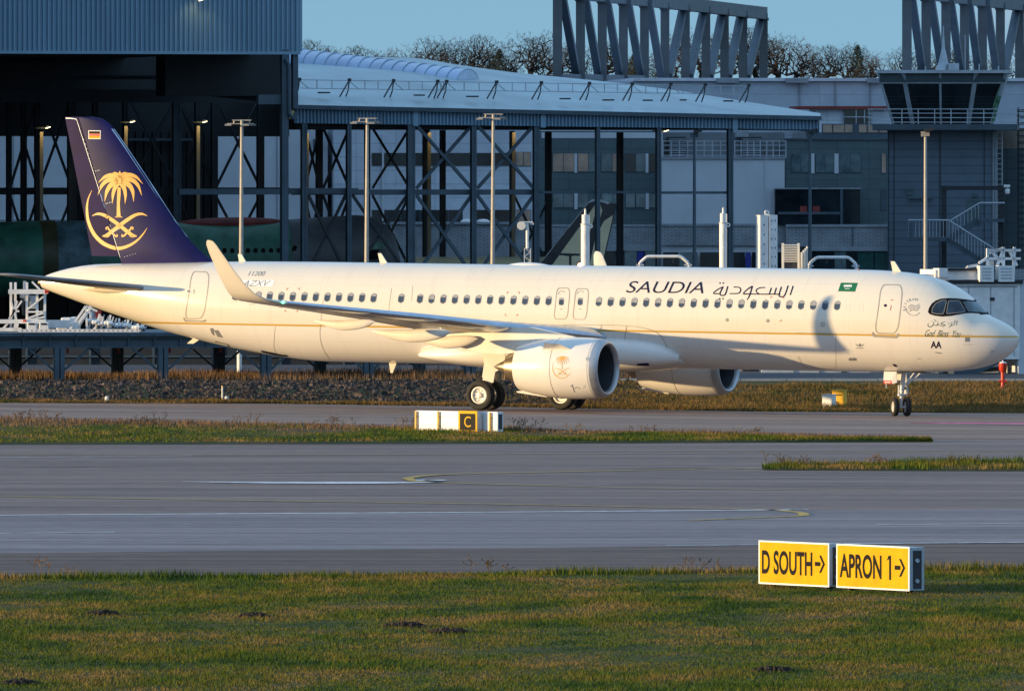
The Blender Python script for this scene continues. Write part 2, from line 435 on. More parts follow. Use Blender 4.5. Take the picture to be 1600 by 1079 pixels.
for pts, w in ([[(0, 731.5), (120, 730), (300, 729)], 0.35], [[(300, 741), (560, 738), (760, 739)], 0.5], [[(900, 734), (1060, 732), (1200, 733)], 0.55],
               [[(940, 757.5), (1010, 757), (1080, 758)], 0.3], [[(1240, 754.5), (1330, 755), (1420, 754)], 0.22], [[(0, 764), (200, 763), (380, 764)], 0.25],
               [[(1100, 760), (1300, 762), (1500, 763)], 0.2], [[(850, 861), (1090, 860), (1180, 860.5)], 0.16], [[(200, 671), (600, 668), (800, 665)], 0.1],
               [[(900, 745), (1150, 749), (1500, 748)], 0.18], [[(60, 852), (300, 851), (600, 848)], 0.12], [[(700, 842), (1000, 839.5), (1180, 838)], 0.12]):
    marking('tar_seam', pts, [0.05, w, 0.05], M_TAR, dz=0.030)

def vnoise(x, y, seed=0):
    """cheap smooth 2-D noise, about -1..1."""
    r = np.random.default_rng(seed); o = np.zeros_like(x)
    for k in range(9):
        a = r.uniform(0, 6.28); fr = r.uniform(0.15, 1.6); o += np.sin(fr * (x*np.cos(a) + y*np.sin(a)) + r.uniform(0, 6.28)) * (0.6 / (0.6 + fr))
    return o / 2.4

def blades(name, xy, h, w, m, lean=0.35, base=0.0, seg=False):
    """thousands of grass blades in one mesh."""
    n = len(xy); x, y = xy[:, 0], xy[:, 1]; z = gz(np.clip(x, -70, 70), y) + base
    a = RNG.uniform(0, 6.283, n); b = RNG.uniform(0, 6.283, n); l = RNG.uniform(0.1, 1, n) * lean * h
    dx, dy = np.cos(a) * w / 2, np.sin(a) * w / 2
    v = np.empty((n, 3, 3))
    v[:, 0] = np.stack([x - dx, y - dy, z - 0.01], 1); v[:, 1] = np.stack([x + dx, y + dy, z - 0.01], 1)
    v[:, 2] = np.stack([x + l*np.cos(b), y + l*np.sin(b), z + h], 1)
    me = bpy.data.meshes.new(name); me.vertices.add(3*n); me.loops.add(3*n); me.polygons.add(n)
    me.vertices.foreach_set('co', v.ravel()); me.loops.foreach_set('vertex_index', np.arange(3*n, dtype=np.int32))
    me.polygons.foreach_set('loop_start', np.arange(0, 3*n, 3, dtype=np.int32))
    me.update(); me.validate(); me.materials.append(m)
    ob = bpy.data.objects.new(name, me); COL.objects.link(ob)
    return tag(ob, kind='stuff')

def scatter(n, y0, y1, spread=2.5, f0=None, f1=None, x0=None, x1=None):
    ys = RNG.uniform(y0, y1, n); half = 0.0425 * ys + spread
    xs = RNG.uniform(-1, 1, n) * half if x0 is None else RNG.uniform(x0, x1, n)
    if f0 is not None:
        a = np.array([f0(x) for x in xs]); b = np.array([f1(x) for x in xs]); ys = a + (b - a) * RNG.uniform(0, 1, n)
    return np.stack([xs, ys], 1)

# near meadow
xy = scatter(600000, 221, 303, 7.0)
xy = xy[xy[:, 1] < np.interp(xy[:, 0], XS, [E_NEAR(x) for x in XS]) + RNG.normal(0, 0.3, len(xy))]
nz = vnoise(xy[:, 0], xy[:, 1], 3); nf = vnoise(xy[:, 0]*3, xy[:, 1]*3, 4)
h = np.clip(0.062 + 0.034*nz + 0.026*nf, 0.018, 0.18) * RNG.uniform(0.4, 1.3, len(xy))
tag(blades('meadow_grass', xy, h, RNG.uniform(0.012, 0.026, len(xy)), M_BLADE, lean=1.3), 'mown green and brown meadow grass in the foreground', 'grass')
# rough fringe along the near pavement edge
fx = RNG.uniform(-21, 21, 11500)
fy = np.array([E_NEAR(x) for x in fx]) - np.abs(RNG.normal(0, 0.9, len(fx))) + 0.1
h = np.clip(0.14 + 0.10*vnoise(fx*2.0, fy*0.4, 6), 0.03, 0.4) * RNG.uniform(0.5, 1.3, len(fx))
tag(blades('fringe_grass', np.stack([fx, fy], 1), h, RNG.uniform(0.02, 0.035, len(fx)), M_BLADE), 'rough taller grass fringe along the near shoulder edge', 'grass')
# verge between runway exit and taxiway: green in front, reddish dry stalks behind
xy = scatter(70000, 0, 1, f0=E_ST0, f1=E_ST1, x0=-30, x1=on_ground(1455, 691)[0])
t = (xy[:, 1] - np.array([E_ST0(x) for x in xy[:, 0]])) / np.maximum(0.2, np.array([E_ST1(x) - E_ST0(x) for x in xy[:, 0]]))
nz = vnoise(xy[:, 0]*1.2, xy[:, 1], 8)
h = np.clip(0.10 + 0.06*nz, 0.03, 0.26) * RNG.uniform(0.4, 1.3, len(xy))
far = t > 0.72 + 0.2*nz
tag(blades('verge_grass', xy[~far], h[~far], RNG.uniform(0.02, 0.045, (~far).sum()), M_BLADE, base=0.11, lean=1.0), 'green grass strip between the two pavements', 'grass')
tag(blades('verge_dry_grass', xy[far], h[far] * 1.5, RNG.uniform(0.02, 0.035, far.sum()), M_DRY, base=0.1), 'reddish dry stalks along the back of the verge', 'grass')
xy = scatter(14000, 0, 1, f0=E_IS0, f1=E_IS1, x0=XIS[0], x1=27)
h = np.clip(0.17 + 0.14*vnoise(xy[:, 0]*2.2, xy[:, 1], 9), 0.05, 0.42) * RNG.uniform(0.5, 1.3, len(xy))
tag(blades('island_grass', xy, h, RNG.uniform(0.02, 0.04, len(xy)), M_BLADE, base=0.08), 'tufted grass island in the pavement', 'grass')
# bank behind the taxiway
xl = RNG.uniform(-31, 31, 160000); f = np.array([E_FAR(x) for x in xl])
d = RNG.uniform(0, 1, len(xl))
right = smooth(-1.0, 4.5, xl + RNG.normal(0, 1.0, len(xl)))
yl = f + d * (3.2 + right * 20.0)
keep = RNG.uniform(0, 1, len(xl)) < (0.25 + 0.75 * right)
xl, yl = xl[keep], yl[keep]
h = np.clip(0.16 + 0.09*vnoise(xl*1.6, yl*1.6, 12), 0.04, 0.36) * RNG.uniform(0.5, 1.3, len(xl))
tag(blades('bank_grass', np.stack([xl, yl], 1), h, RNG.uniform(0.025, 0.05, len(xl)), M_BANK, lean=0.9), 'rusty brown and green grass on the bank behind the taxiway', 'grass')
xl = RNG.uniform(-31, 9, 25000); yl = RNG.uniform(532, 548, len(xl))
h = np.clip(0.36 + 0.2*vnoise(xl*1.4, yl, 13), 0.1, 0.7) * RNG.uniform(0.5, 1.2, len(xl))
tag(blades('reed_grass', np.stack([xl, yl], 1), h, RNG.uniform(0.02, 0.035, len(xl)), M_DRY, lean=0.25), 'tall pale dry grass around the steel pier legs', 'grass')
# rubble bank: stones as one mass
mb = MB(); 
for i in range(12500):
    x = random.uniform(-31, 6.5); y = E_FAR(x) + 3.4 + random.uniform(0, 1) * (530.5 - E_FAR(x) - 3.4)
    if x > 2 and random.random() < (x - 2) / 4.5: continue
    s = random.uniform(0.04, 0.13) * random.choice((0.7, 1, 1, 1.7)); z = gzf(x, y)
    ring = [(x + s*math.cos(k*2.094 + i)*random.uniform(.6, 1.1), y + s*math.sin(k*2.094 + i)*random.uniform(.6, 1.1), z - 0.02) for k in range(3)]
    top = [(x + 0.45*(p[0]-x) + random.uniform(-.3, .3)*s, y + 0.45*(p[1]-y), z + s*random.uniform(.35, .8)) for p in ring]
    mb.add(ring + top, [(0,1,4,3), (1,2,5,4), (2,0,3,5), (3,4,5)])
tag(mb.build('rubble_bank', M_STONE), 'dark grey rubble stones on the slope below the steel pier', 'rubble', kind='stuff')
# dry weed stalks
mb = MB()
def weed(px, py, n, hgt):
    X, Y = on_ground(px, py)
    for i in range(n):
        x, y = X + random.gauss(0, .35), Y + random.gauss(0, .25); hh = hgt * random.uniform(.5, 1); z = gzf(x, y)
        tip = (x + random.gauss(0, .18)*hh, y, z + hh)
        mb.bar((x, y, z), tip, 0.012)
        for k in range(5):
            t = random.uniform(.5, 1); b = [x + (tip[0]-x)*t, y, z + hh*t]
            e = (b[0] + random.gauss(0, .09), b[1] + random.gauss(0, .05), b[2] + random.uniform(.02, .14))
            mb.bar(b, e, 0.009)
            mb.bar(e, (e[0] + .02, e[1], e[2] + .025), 0.03)
for px, py, n, hh in ((70, 899, 4, .4), (756, 897, 5, .36), (1085, 893, 4, .3), (1225, 733, 8, .55), (1370, 730, 9, .4), (1500, 729, 7, .4),
                      (35, 660, 8, .5), (70, 661, 7, .5), (230, 665, 6, .5), (380, 668, 7, .55), (508, 671, 8, .6), (640, 672, 6, .5), (830, 678, 9, .7), (900, 680, 5, .5), (1010, 682, 6, .4), (1170, 685, 6, .4)):
    weed(px, py, n, hh)
tag(mb.build('dry_weeds', M_DRY), 'dry weed stalks standing along the grass edges', 'weeds', kind='stuff')
# molehills
for i, (px, py, s, lab) in enumerate(((160, 960, .30, 'low dark molehill near the left edge of the meadow'), (398, 964, .28, 'flat dark molehill left of the meadow middle'),
        (633, 979, .38, 'dark molehill, left one of the close pair in the meadow'), (700, 988, .40, 'dark molehill, right one of the close pair in the meadow'),
        (1207, 1049, .34, 'dark molehill in the meadow below the yellow signs'), (30, 1069, .3, 'dark molehill in the bottom left corner'))):
    X, Y = on_ground(px, py)
    mb = MB()
    for k in range(70):
        rr = s*1.25*math.sqrt(random.random()); an = random.uniform(0, 6.283); cl = random.uniform(.03, .085); hz = .085*(1 - (rr/(s*1.3))**2)
        cx, cy = X + rr*math.cos(an), Y + rr*math.sin(an)*1.3
        base = [(cx + cl*math.cos(q*1.571 + k)*random.uniform(.7, 1.2), cy + cl*math.sin(q*1.571 + k)*random.uniform(.7, 1.2), -.02) for q in range(4)]
        top = [(cx + .6*(p[0] - cx), cy + .6*(p[1] - cy), hz + random.uniform(.01, .05)) for p in base]
        mb.add(base + top, [(0, 1, 5, 4), (1, 2, 6, 5), (2, 3, 7, 6), (3, 0, 4, 7), (4, 5, 6, 7)])
    tag(mb.build('molehill', M_SOIL, off=(X, Y, 0)), lab, 'molehill', 'molehills in the meadow').location = (X, Y, 0)

# ------------------------------------------------------------------ taxiway signs
M_SY = mat('sign_yellow', (0.62, 0.355, 0.003), 0.5, spec=0.12, var=0.08, vscale=2)
M_BLK = mat('sign_black', (0.006, 0.005, 0.005), 0.6, spec=0.15, var=0.1)
M_SW = mat('sign_white', (0.80, 0.80, 0.80), 0.45, var=0.05, vscale=2)
M_SB = mat('sign_case_grey', (0.42, 0.47, 0.52), 0.5, var=0.1, vscale=3)
M_DK = mat('dark_metal', (0.03, 0.035, 0.045), 0.5, var=0.2)
M_OCH = mat('post_ochre', (0.62, 0.36, 0.03), 0.5, var=0.2, vscale=5)

def flat(polys, y, name, m, parent, th=0.003):
    """flat lettering in the x-z plane, facing -y."""
    mb = MB()
    for p in polys:
        mb.add([(a, y, b) for a, b in p], [tuple(range(len(p)))])
    return mb.build(name, m, parent)

def arrow_right(x, z, s):
    return [[(x, z - .115*s), (x + .55*s, z - .115*s), (x + .55*s, z + .115*s), (x, z + .115*s)],
            [(x + .42*s, z + .48*s), (x + .62*s, z + .48*s), (x + s, z), (x + .78*s, z)], [(x + .78*s, z), (x + s, z), (x + .62*s, z - .48*s), (x + .42*s, z - .48*s)]]

def taxi_sign(px, py, word, label, wide, hgt, rot, dep=0.42):
    """illuminated-type box sign; px,py = front left foot."""
    X, Y = on_ground(px, py)
    t = thing('taxiway_sign', label, 'sign', (X, Y, 0.02), R(rot), 'yellow direction signs in the grass')
    MB().box((0, 0.012, 0.06), (wide, dep, 0.06 + hgt)).build('case', M_SB, t, bevel=0.012)
    MB().box((-0.01, -0.008, 0.05), (wide + .01, 0.010, 0.07 + hgt)).build('frame', M_SW, t, bevel=0.004)
    flat([[(.04, .09), (wide - .04, .09), (wide - .04, .035 + hgt), (.04, .035 + hgt)]], -0.012, 'face', M_SY, t)
    x0, x1, z0, z1 = .14, wide * .77, .06 + hgt*.23, .06 + hgt*.79
    if word.endswith(' 1'):
        xe = x0 + (x1 - x0)*.80
        flat(place(txt(word[:-2], bold=0.026), (x0, z1), (xe, z1), (x0, z0)), -0.016, 'lettering', M_BLK, t)
        flat([[(x1 - .12, z0), (x1 - .04, z0), (x1 - .04, z1), (x1 - .12, z1)], [(x1 - .22, z1 - .12), (x1 - .12, z1 - .08), (x1 - .12, z1), (x1 - .14, z1)]], -0.016, 'numeral', M_BLK, t)
    else:
        flat(place(txt(word, bold=0.026), (x0, z1), (x1, z1), (x0, z0)), -0.016, 'lettering', M_BLK, t)
    flat(arrow_right(wide * .805, .06 + hgt*.52, wide * .145), -0.016, 'arrow', M_BLK, t)
    mb = MB().box((wide + .001, .10, .10), (wide + .008, dep - .08, hgt - .02))
    mb.build('side_vent', M_DK, t)
    for zz in (.28, .75): MB().tube((wide + .008, .2, zz), (wide + .05, .2, zz), .05, 10).build('cable_gland', M_SB, t)
    for xx in (.3, wide - .3):
        MB().box((xx - .03, .12, -.06), (xx + .03, .3, .065)).build('foot', M_DK, t)
    return t
taxi_sign(1186, 916, 'D SOUTH', 'yellow sign reading D SOUTH with an arrow, left of the pair', 2.9, 1.0, -57)
taxi_sign(1307.5, 922, 'APRON 1', 'yellow sign reading APRON 1 with an arrow, right of the pair', 2.95, 1.0, -57)

X, Y = on_ground(648.5, 677)
t = thing('taxiway_sign', 'long low white board with a black and yellow C panel beside the taxiway', 'sign', (X, Y, 0.13), R(-44))
W = 4.25
mb = MB()
for a, b in ((0, 1.19), (1.20, 2.39), (2.40, 3.02), (3.3, W)): mb.box((a, 0.02, 0.0), (b, .32, .74))
mb.build('board', M_SW, t, bevel=0.01)
mb = MB()
for zz in (.2, .52): mb.box((.12, .012, zz), (2.45, .024, zz + .012))
mb.build('board_groove', M_SB, t)
for xx in (0.09, 1.25, 2.44, 3.92):
    mb = MB().bar((xx, -.05, -.1), (xx, -.05, .72), .07, .05)
    for zz in (.18, .52): mb.bar((xx, -.05, zz), (xx + .09, .02, zz), .03)
    mb.build('post', M_OCH, t)
MB().box((2.56, -.30, -.03), (3.52, -.06, .76)).build('panel_case', M_SB, t)
MB().box((2.55, -.318, -.04), (3.53, -.302, .77)).build('panel_frame', M_SY, t)
flat([[(2.64, .06), (3.44, .06), (3.44, .67), (2.64, .67)]], -.322, 'panel_face', M_BLK, t)
flat(place(txt('C', bold=0.0), (2.87, .57), (3.21, .57), (2.87, .17)), -.326, 'lettering', M_SY, t)
MB().box((W + .002, .08, .1), (W + .012, .26, .66)).build('side_vent', M_DK, t)

# small boxes, hydrant and markers by the far edge
def cabinet(px, py, w, h, d, name, label, cat, m, rot):
    X, Y = on_ground(px, py); z = gzf(X, Y)
    t = thing(name, label, cat, (X, Y, z), R(rot))
    MB().box((-w/2, 0, .03), (w/2, d, h)).build('cabinet', m, t, bevel=0.015)
    MB().box((-w/2 - .02, -.02, h), (w/2 + .02, d + .02, h + .03)).build('lid', m, t)
    MB().box((-w/2 + .04, -.008, .1), (w/2 - .04, .004, h - .08)).build('door', m, t)
    MB().box((-w/2 + .05, .02, -.05), (w/2 - .05, d - .02, .03)).build('plinth', M_DK, t)
    return t
M_BOXW = mat('cabinet_cream', (0.78, 0.76, 0.70), 0.5, var=0.05)
M_BOXY = mat('cabinet_yellow', (0.86, 0.44, 0.01), 0.45, var=0.08)
cabinet(1292, 638.5, .46, .58, .4, 'junction_box', 'small cream junction box left of the yellow box by the taxiway', 'utility box', M_BOXW, -30)
t = cabinet(1309, 636.5, .52, .72, .4, 'control_box', 'yellow box with black marks right of the cream junction box', 'utility box', M_BOXY, -25)
flat([[(-.2, .5), (.2, .5), (.2, .545), (-.2, .545)], [(-.16, .05), (.1, .05), (.1, .09), (-.16, .09)], [(-.1, .19), (.0, .19), (.0, .26), (-.1, .26)]], -.014, 'marking', M_BLK, t)
M_RED = mat('hydrant_red', (0.62, 0.045, 0.02), 0.4, var=0.1)
X, Y = on_ground(1567, 606); z = gzf(X, Y)
t = thing('hydrant', 'red pedestal hydrant standing under the aircraft nose', 'hydrant', (X, Y, z))
MB().lathe([(0, .001), (0, .13), (.05, .13), (.06, .085), (.68, .085), (.70, .11)], (X, Y, z), 'z', 20).build('post', M_RED, t, smooth='auto')
MB().lathe([(.70, .11), (.80, .17), (1.05, .185), (1.08, .16), (1.08, .001)], (X, Y, z), 'z', 20).build('head', M_RED, t, smooth='auto')
MB().lathe([(1.08, .15), (1.12, .13), (1.14, .03), (1.2, .03), (1.2, .001)], (X, Y, z), 'z', 14).build('cap', M_SW, t)
mb = MB(); mb.tube((X - .17, Y - .03, z + .3), (X + .17, Y - .03, z + .3), .055, 10); mb.build('outlet', M_RED, t)
X, Y = on_ground(347.5, 627); z = gzf(X, Y)
t = thing('marker_post', 'thin cream marker post beside the taxiway edge', 'post', (X, Y, z))
MB().tube((X, Y, z - .05), (X, Y, z + .62), .035, 10).build('post', M_BOXW, t); MB().tube((X, Y, z + .62), (X, Y, z + .66), .045, 10).build('cap', M_BOXY, t)
for px, lab in ((167, 'small pale edge light on the far verge, leftmost'), (354, 'small pale edge light at the foot of the marker post')):
    X, Y = on_ground(px, 628); z = gzf(X, Y)
    t = thing('edge_light', lab, 'light', (X, Y, z), 0, 'edge lights on the far verge')
    MB().lathe([(-.02, .20), (.04, .19), (.08, .1), (.1, .09)], (X, Y, z), 'z', 14).build('base', M_BOXW, t)
    MB().lathe([(.1, .09), (.2, .085), (.25, .05), (.26, .001)], (X, Y, z), 'z', 14).build('lens', M_BOXW, t)

# ------------------------------------------------------------------ the airliner
TH, PITCH, ROLL = 0.45608826, 0.009410108, 0.00475
APOS = Vector((0.59027, 498.35322, 0.045))
ax = Vector((-math.cos(TH), math.sin(TH), PITCH)).normalized()
ay = Vector((-math.sin(TH), -math.cos(TH), ROLL)); ay = (ay - ax * ay.dot(ax)).normalized()
az = ax.cross(ay)
AMAT = Matrix((ax, ay, az)).transposed().to_4x4(); AMAT.translation = APOS
plane = thing('airliner', 'white and cream twin engine airliner with a dark blue palm and swords tail', 'airplane')
plane.matrix_world = AMAT
X0 = 21.98                                     # stations are measured from the nose; the empty stands at the main gear
OFF[plane.name] = (X0, 0, 0)
AINV = AMAT.inverted()

def fus_mat():
    m = mat('fuselage_paint', (0.745, 0.672, 0.555), 0.22, spec=0.5, var=0.015, vscale=0.6, coat=0.6)
    nt = m.node_tree; b = nt.nodes['Principled BSDF']; L = nt.links.new
    old = b.inputs['Base Color'].links[0].from_socket
    tc = _n(nt, 'ShaderNodeTexCoord'); sp = _n(nt, 'ShaderNodeSeparateXYZ'); L(tc.outputs['Object'], sp.inputs[0])
    def cmp(sock, v, e):
        q = _n(nt, 'ShaderNodeMath'); q.operation = 'COMPARE'; q.inputs[1].default_value = v; q.inputs[2].default_value = e; L(sock, q.inputs[0]); return q.outputs[0]
    def mix(f, a, c):
        q = _n(nt, 'ShaderNodeMix'); q.data_type = 'RGBA'; L(f, q.inputs[0]); L(a, q.inputs[6]); q.inputs[7].default_value = (*c, 1); return q.outputs[2]
    lt = _n(nt, 'ShaderNodeMath'); lt.operation = 'LESS_THAN'; lt.inputs[1].default_value = 3.27; L(sp.outputs['Z'], lt.inputs[0])
    c = mix(lt.outputs[0], old, (0.76, 0.715, 0.655))
    c = mix(cmp(sp.outputs['Z'], 3.275, 0.038), c, (0.55, 0.33, 0.055))
    # skin joints every few frames
    md = _n(nt, 'ShaderNodeMath'); md.operation = 'PINGPONG'; md.inputs[1].default_value = 2.4; L(sp.outputs['X'], md.inputs[0])
    seam = cmp(md.outputs[0], 1.2, 0.010)
    sc_ = _n(nt, 'ShaderNodeMath'); sc_.operation = 'MULTIPLY'; sc_.inputs[1].default_value = 0.16; L(seam, sc_.inputs[0])
    c = mix(sc_.outputs[0], c, (0.3, 0.28, 0.25))
    for zj in (5.30, 4.98, 3.86, 2.62, 2.12):
        lj = cmp(sp.outputs['Z'], zj, 0.010); q = _n(nt, 'ShaderNodeMath'); q.operation = 'MULTIPLY'; q.inputs[1].default_value = 0.12; L(lj, q.inputs[0]); c = mix(q.outputs[0], c, (0.3, 0.27, 0.22))
    md2 = _n(nt, 'ShaderNodeMath'); md2.operation = 'PINGPONG'; md2.inputs[1].default_value = 3.37; L(sp.outputs['X'], md2.inputs[0])
    q = _n(nt, 'ShaderNodeMath'); q.operation = 'MULTIPLY'; q.inputs[1].default_value = 0.14; L(cmp(md2.outputs[0], 1.9, 0.012), q.inputs[0]); c = mix(q.outputs[0], c, (0.3, 0.27, 0.22))
    # long streaks of grime below the waist
    mp = _n(nt, 'ShaderNodeMapping'); mp.inputs['Scale'].default_value = (2.2, 0.5, 0.35); L(tc.outputs['Object'], mp.inputs[0])
    nz = _n(nt, 'ShaderNodeTexNoise'); nz.inputs['Scale'].default_value = 1.4; nz.inputs['Detail'].default_value = 6; L(mp.outputs[0], nz.inputs['Vector'])
    rp = _n(nt, 'ShaderNodeMapRange'); rp.inputs[1].default_value = 0.55; rp.inputs[2].default_value = 0.8; rp.inputs[4].default_value = 0.22; L(nz.outputs[0], rp.inputs[0])
    c = mix(rp.outputs[0], c, (0.5, 0.46, 0.40))
    L(c, b.inputs['Base Color'])
    # faint skin waviness
    bn = _n(nt, 'ShaderNodeTexNoise'); bn.inputs['Scale'].default_value = 1.1; bn.inputs['Detail'].default_value = 2; L(tc.outputs['Object'], bn.inputs['Vector'])
    bp = _n(nt, 'ShaderNodeBump'); bp.inputs['Strength'].default_value = 0.12; bp.inputs['Distance'].default_value = 0.03; L(bn.outputs[0], bp.inputs['Height']); L(bp.outputs[0], b.inputs['Normal'])
    return m
M_FUS = fus_mat()
M_COWL = mat('cowl_white', (0.76, 0.72, 0.67), 0.25, var=0.02, coat=0.5)
M_LIP = mat('lip_metal', (0.50, 0.50, 0.51), 0.42, metal=0.75, var=0.06, vscale=3)
M_WING = mat('wing_grey', (0.22, 0.225, 0.235), 0.4, var=0.12, vscale=1.2, stretch=(1, .3, 1), coat=0.2)
M_SLAT = mat('slat_metal', (0.50, 0.56, 0.64), 0.25, metal=0.9, var=0.08)
M_CREAM = mat('winglet_cream', (0.74, 0.66, 0.53), 0.28, var=0.02, coat=0.4)
M_FAIR = mat('fairing_cream', (0.80, 0.73, 0.62), 0.35, var=0.04, coat=0.2)
M_INDIGO = mat('tail_indigo', (0.006, 0.004, 0.070), 0.28, spec=0.22, var=0.15, vscale=0.8, coat=0.05)
M_RUDDER = mat('rudder_shaded_indigo', (0.010, 0.003, 0.062), 0.5, spec=0.1, var=0.15, vscale=0.8)  # purple cast from the sun's angle on the rudder, put into the colour
M_GOLD = mat('emblem_gold', (0.70, 0.39, 0.075), 0.4, var=0.03)
M_DUCT = mat('duct_dark', (0.05, 0.055, 0.065), 0.5, var=0.15)
M_FAN = mat('fan_titanium', (0.035, 0.036, 0.04), 0.35, metal=0.8, var=0.1)
M_HOT = mat('nozzle_metal', (0.56, 0.45, 0.30), 0.3, metal=0.9, var=0.12, vscale=3)
M_TYRE = mat('tyre_rubber', (0.018, 0.017, 0.016), 0.75, var=0.25, vscale=6)
M_RIM = mat('wheel_rim', (0.72, 0.70, 0.66), 0.4, var=0.06, metal=0.2)
M_STRUT = mat('strut_white', (0.70, 0.70, 0.69), 0.4, var=0.08)
M_CHROME = mat('oleo_chrome', (0.75, 0.75, 0.78), 0.15, metal=1.0, var=0.02)
M_PANE = mat('cabin_pane', (0.060, 0.085, 0.125), 0.12, var=0.25, vscale=1.7)
M_SHADE = mat('window_blind', (0.30, 0.30, 0.31), 0.5, var=0.2, vscale=1.1)
M_OUT = mat('door_outline', (0.36, 0.32, 0.27), 0.5, var=0.1)
M_LINE = mat('seam_line', (0.30, 0.26, 0.21), 0.5, var=0.1)
M_NAVY = mat('title_navy', (0.010, 0.007, 0.032), 0.5, spec=0.2, var=0.05)
M_GREEN = mat('flag_green', (0.008, 0.14, 0.045), 0.4, var=0.05)
M_DGREEN = mat('script_green', (0.04, 0.075, 0.03), 0.5, var=0.05)
M_WHITE = mat('decal_white', (0.85, 0.84, 0.82), 0.4, var=0.02)
M_GREYT = mat('decal_grey', (0.22, 0.22, 0.23), 0.5, var=0.05)
M_RUST = mat('decal_rust', (0.45, 0.12, 0.05), 0.5, var=0.05)
M_CKGL = mat('cockpit_glass', (0.018, 0.035, 0.06), 0.05, spec=0.6, var=0.4, vscale=1.6)
M_CKGL2 = mat('windshield_glass', (0.05, 0.10, 0.12), 0.05, spec=0.8, var=0.5, vscale=1.8)

ST = dict(
 zt=pchip([0,.03,.12,.32,.6,1.0,1.4,1.65,1.9,2.2,2.6,3.0,3.5,4.2,5,6.5,9,31,34,36.2,38,40,42.1,43.2,44,44.35,44.5],
          [3.2,3.34,3.46,3.64,3.80,3.98,4.14,4.36,4.60,4.86,5.14,5.35,5.54,5.70,5.81,5.88,5.89,5.89,5.88,5.84,5.79,5.73,5.65,5.49,5.29,5.17,5.09]),
 zb=pchip([0,.03,.12,.32,.6,1.0,1.4,1.8,2.2,2.6,3.0,3.5,4.2,5,6.5,31,33,34.5,36,37.5,39,40.5,42,43.2,44.1,44.5],
          [3.2,3.05,2.88,2.63,2.42,2.21,2.07,1.98,1.92,1.87,1.84,1.81,1.78,1.765,1.76,1.77,1.91,2.11,2.36,2.66,3.0,3.41,3.83,4.2,4.48,4.62]),
 w=pchip([0,.03,.12,.32,.6,1.0,1.4,1.8,2.2,2.6,3.0,3.5,4.2,5,6.5,31,33,34.5,36,37.5,39,40.5,42,43.2,44.1,44.5],
         [.01,.16,.33,.57,.80,1.05,1.25,1.42,1.55,1.65,1.735,1.82,1.90,1.945,1.975,1.975,1.965,1.92,1.82,1.66,1.44,1.15,.83,.57,.38,.29]),
 zc=pchip([0,.6,1.4,2.2,3,4.2,5.5,31,34.5,37.5,40.5,43.2,44.5],[3.2,3.2,3.28,3.42,3.58,3.74,3.825,3.825,3.95,4.22,4.57,4.85,4.86]))

def ring(x, n=112):
    zt, zb, w, zc = ST['zt'](x), ST['zb'](x), ST['w'](x), ST['zc'](x)
    zc = min(max(zc, zb + 0.02), zt - 0.02) if zt - zb > .05 else (zt + zb) / 2
    out = []
    for i in range(n):
        a = 2*math.pi*i/n; c, s = math.cos(a), math.sin(a)
        out.append((x, w*c, zc + (s*(zt - zc) if s > 0 else s*(zc - zb))))
    return out
xs = [0,.012,.03,.06,.1,.16,.24,.34,.46,.6,.76,.94,1.12,1.3,1.45,1.6,1.75,1.9,2.05,2.2,2.4,2.6,2.8,3,3.25,3.5,3.85,4.2,4.6,5,5.5,6,6.5,7.2,8] + \
     list(np.arange(9, 31, 1.0)) + [31,31.6,32.2,33,33.7,34.5,35.2,36,36.7,37.5,38.2,39,39.7,40.5,41.2,42,42.6,43.2,43.7,44.1,44.35,44.5]
fb = MB().loft([ring(x) for x in xs])
fus = fb.build('fuselage', M_FUS, plane, smooth='auto')
fb_v = [Vector((x - X0, y, z)) for x, y, z in fb.v]
BVH = {'fus': BVHTree.FromPolygons(fb_v, fb.f)}
MB().lathe([(44.44, .14), (44.7, .13), (44.7, .10), (44.5, .09)], (0, 0, 4.86), 'x', 24).build('auxiliary_exhaust', M_HOT, plane, smooth='auto')

def slice2(polys, gx_, gy_):
    """flat polygons cut on a fine grid so that they can follow a curved skin."""
    bm = bmesh.new()
    for p in polys:
        try: bm.faces.new([bm.verts.new((x, y, 0)) for x, y in p])
        except ValueError: pass
    bmesh.ops.triangulate(bm, faces=bm.faces)
    if len(bm.verts):
        lo = [min(v.co[i] for v in bm.verts) for i in (0, 1)]; hi = [max(v.co[i] for v in bm.verts) for i in (0, 1)]
        for ax_, g in ((0, gx_), (1, gy_)):
            k = int((hi[ax_] - lo[ax_]) / g)
            for j in range(1, k + 1):
                co = [0, 0, 0]; no = [0, 0, 0]; co[ax_] = lo[ax_] + j * g; no[ax_] = 1
                bmesh.ops.bisect_plane(bm, geom=bm.verts[:] + bm.edges[:] + bm.faces[:], plane_co=co, plane_no=no)
    bm.verts.index_update()
    V = [(v.co.x, v.co.y) for v in bm.verts]; F = [tuple(v.index for v in f.verts) for f in bm.faces]
    bm.free(); return V, F

EYE = AINV @ Vector((0, 0, CAMH))
def cast(px, py, surf):
    d = (AINV.to_3x3() @ Vector(((px - 800) / FPX, 1, -(py - HORZ) / FPX))).normalized()
    hit, nrm, _, _ = BVH[surf].ray_cast(EYE, d)
    if hit is None: return None, None
    if nrm.dot(d) > 0: nrm = -nrm
    return hit, nrm

def decal(name, polys, m, surf='fus', parent=None, off=0.008, g=(6, 4)):
    """paint or trim lying on the aircraft skin; outline measured on the photo, geometry on the real surface."""
    V, F = slice2(polys, *g)
    out, ok = [], []
    for x, y in V:
        h, nr = cast(x, y, surf)
        ok.append(h is not None); out.append(tuple(h + nr * off) if h is not None else (0, 0, 0))
    F = [f for f in F if all(ok[i] for i in f)]
    mb = MB(); mb.v, mb.f = out, F
    return mb.build(name, m, parent or plane, off=(0, 0, 0))

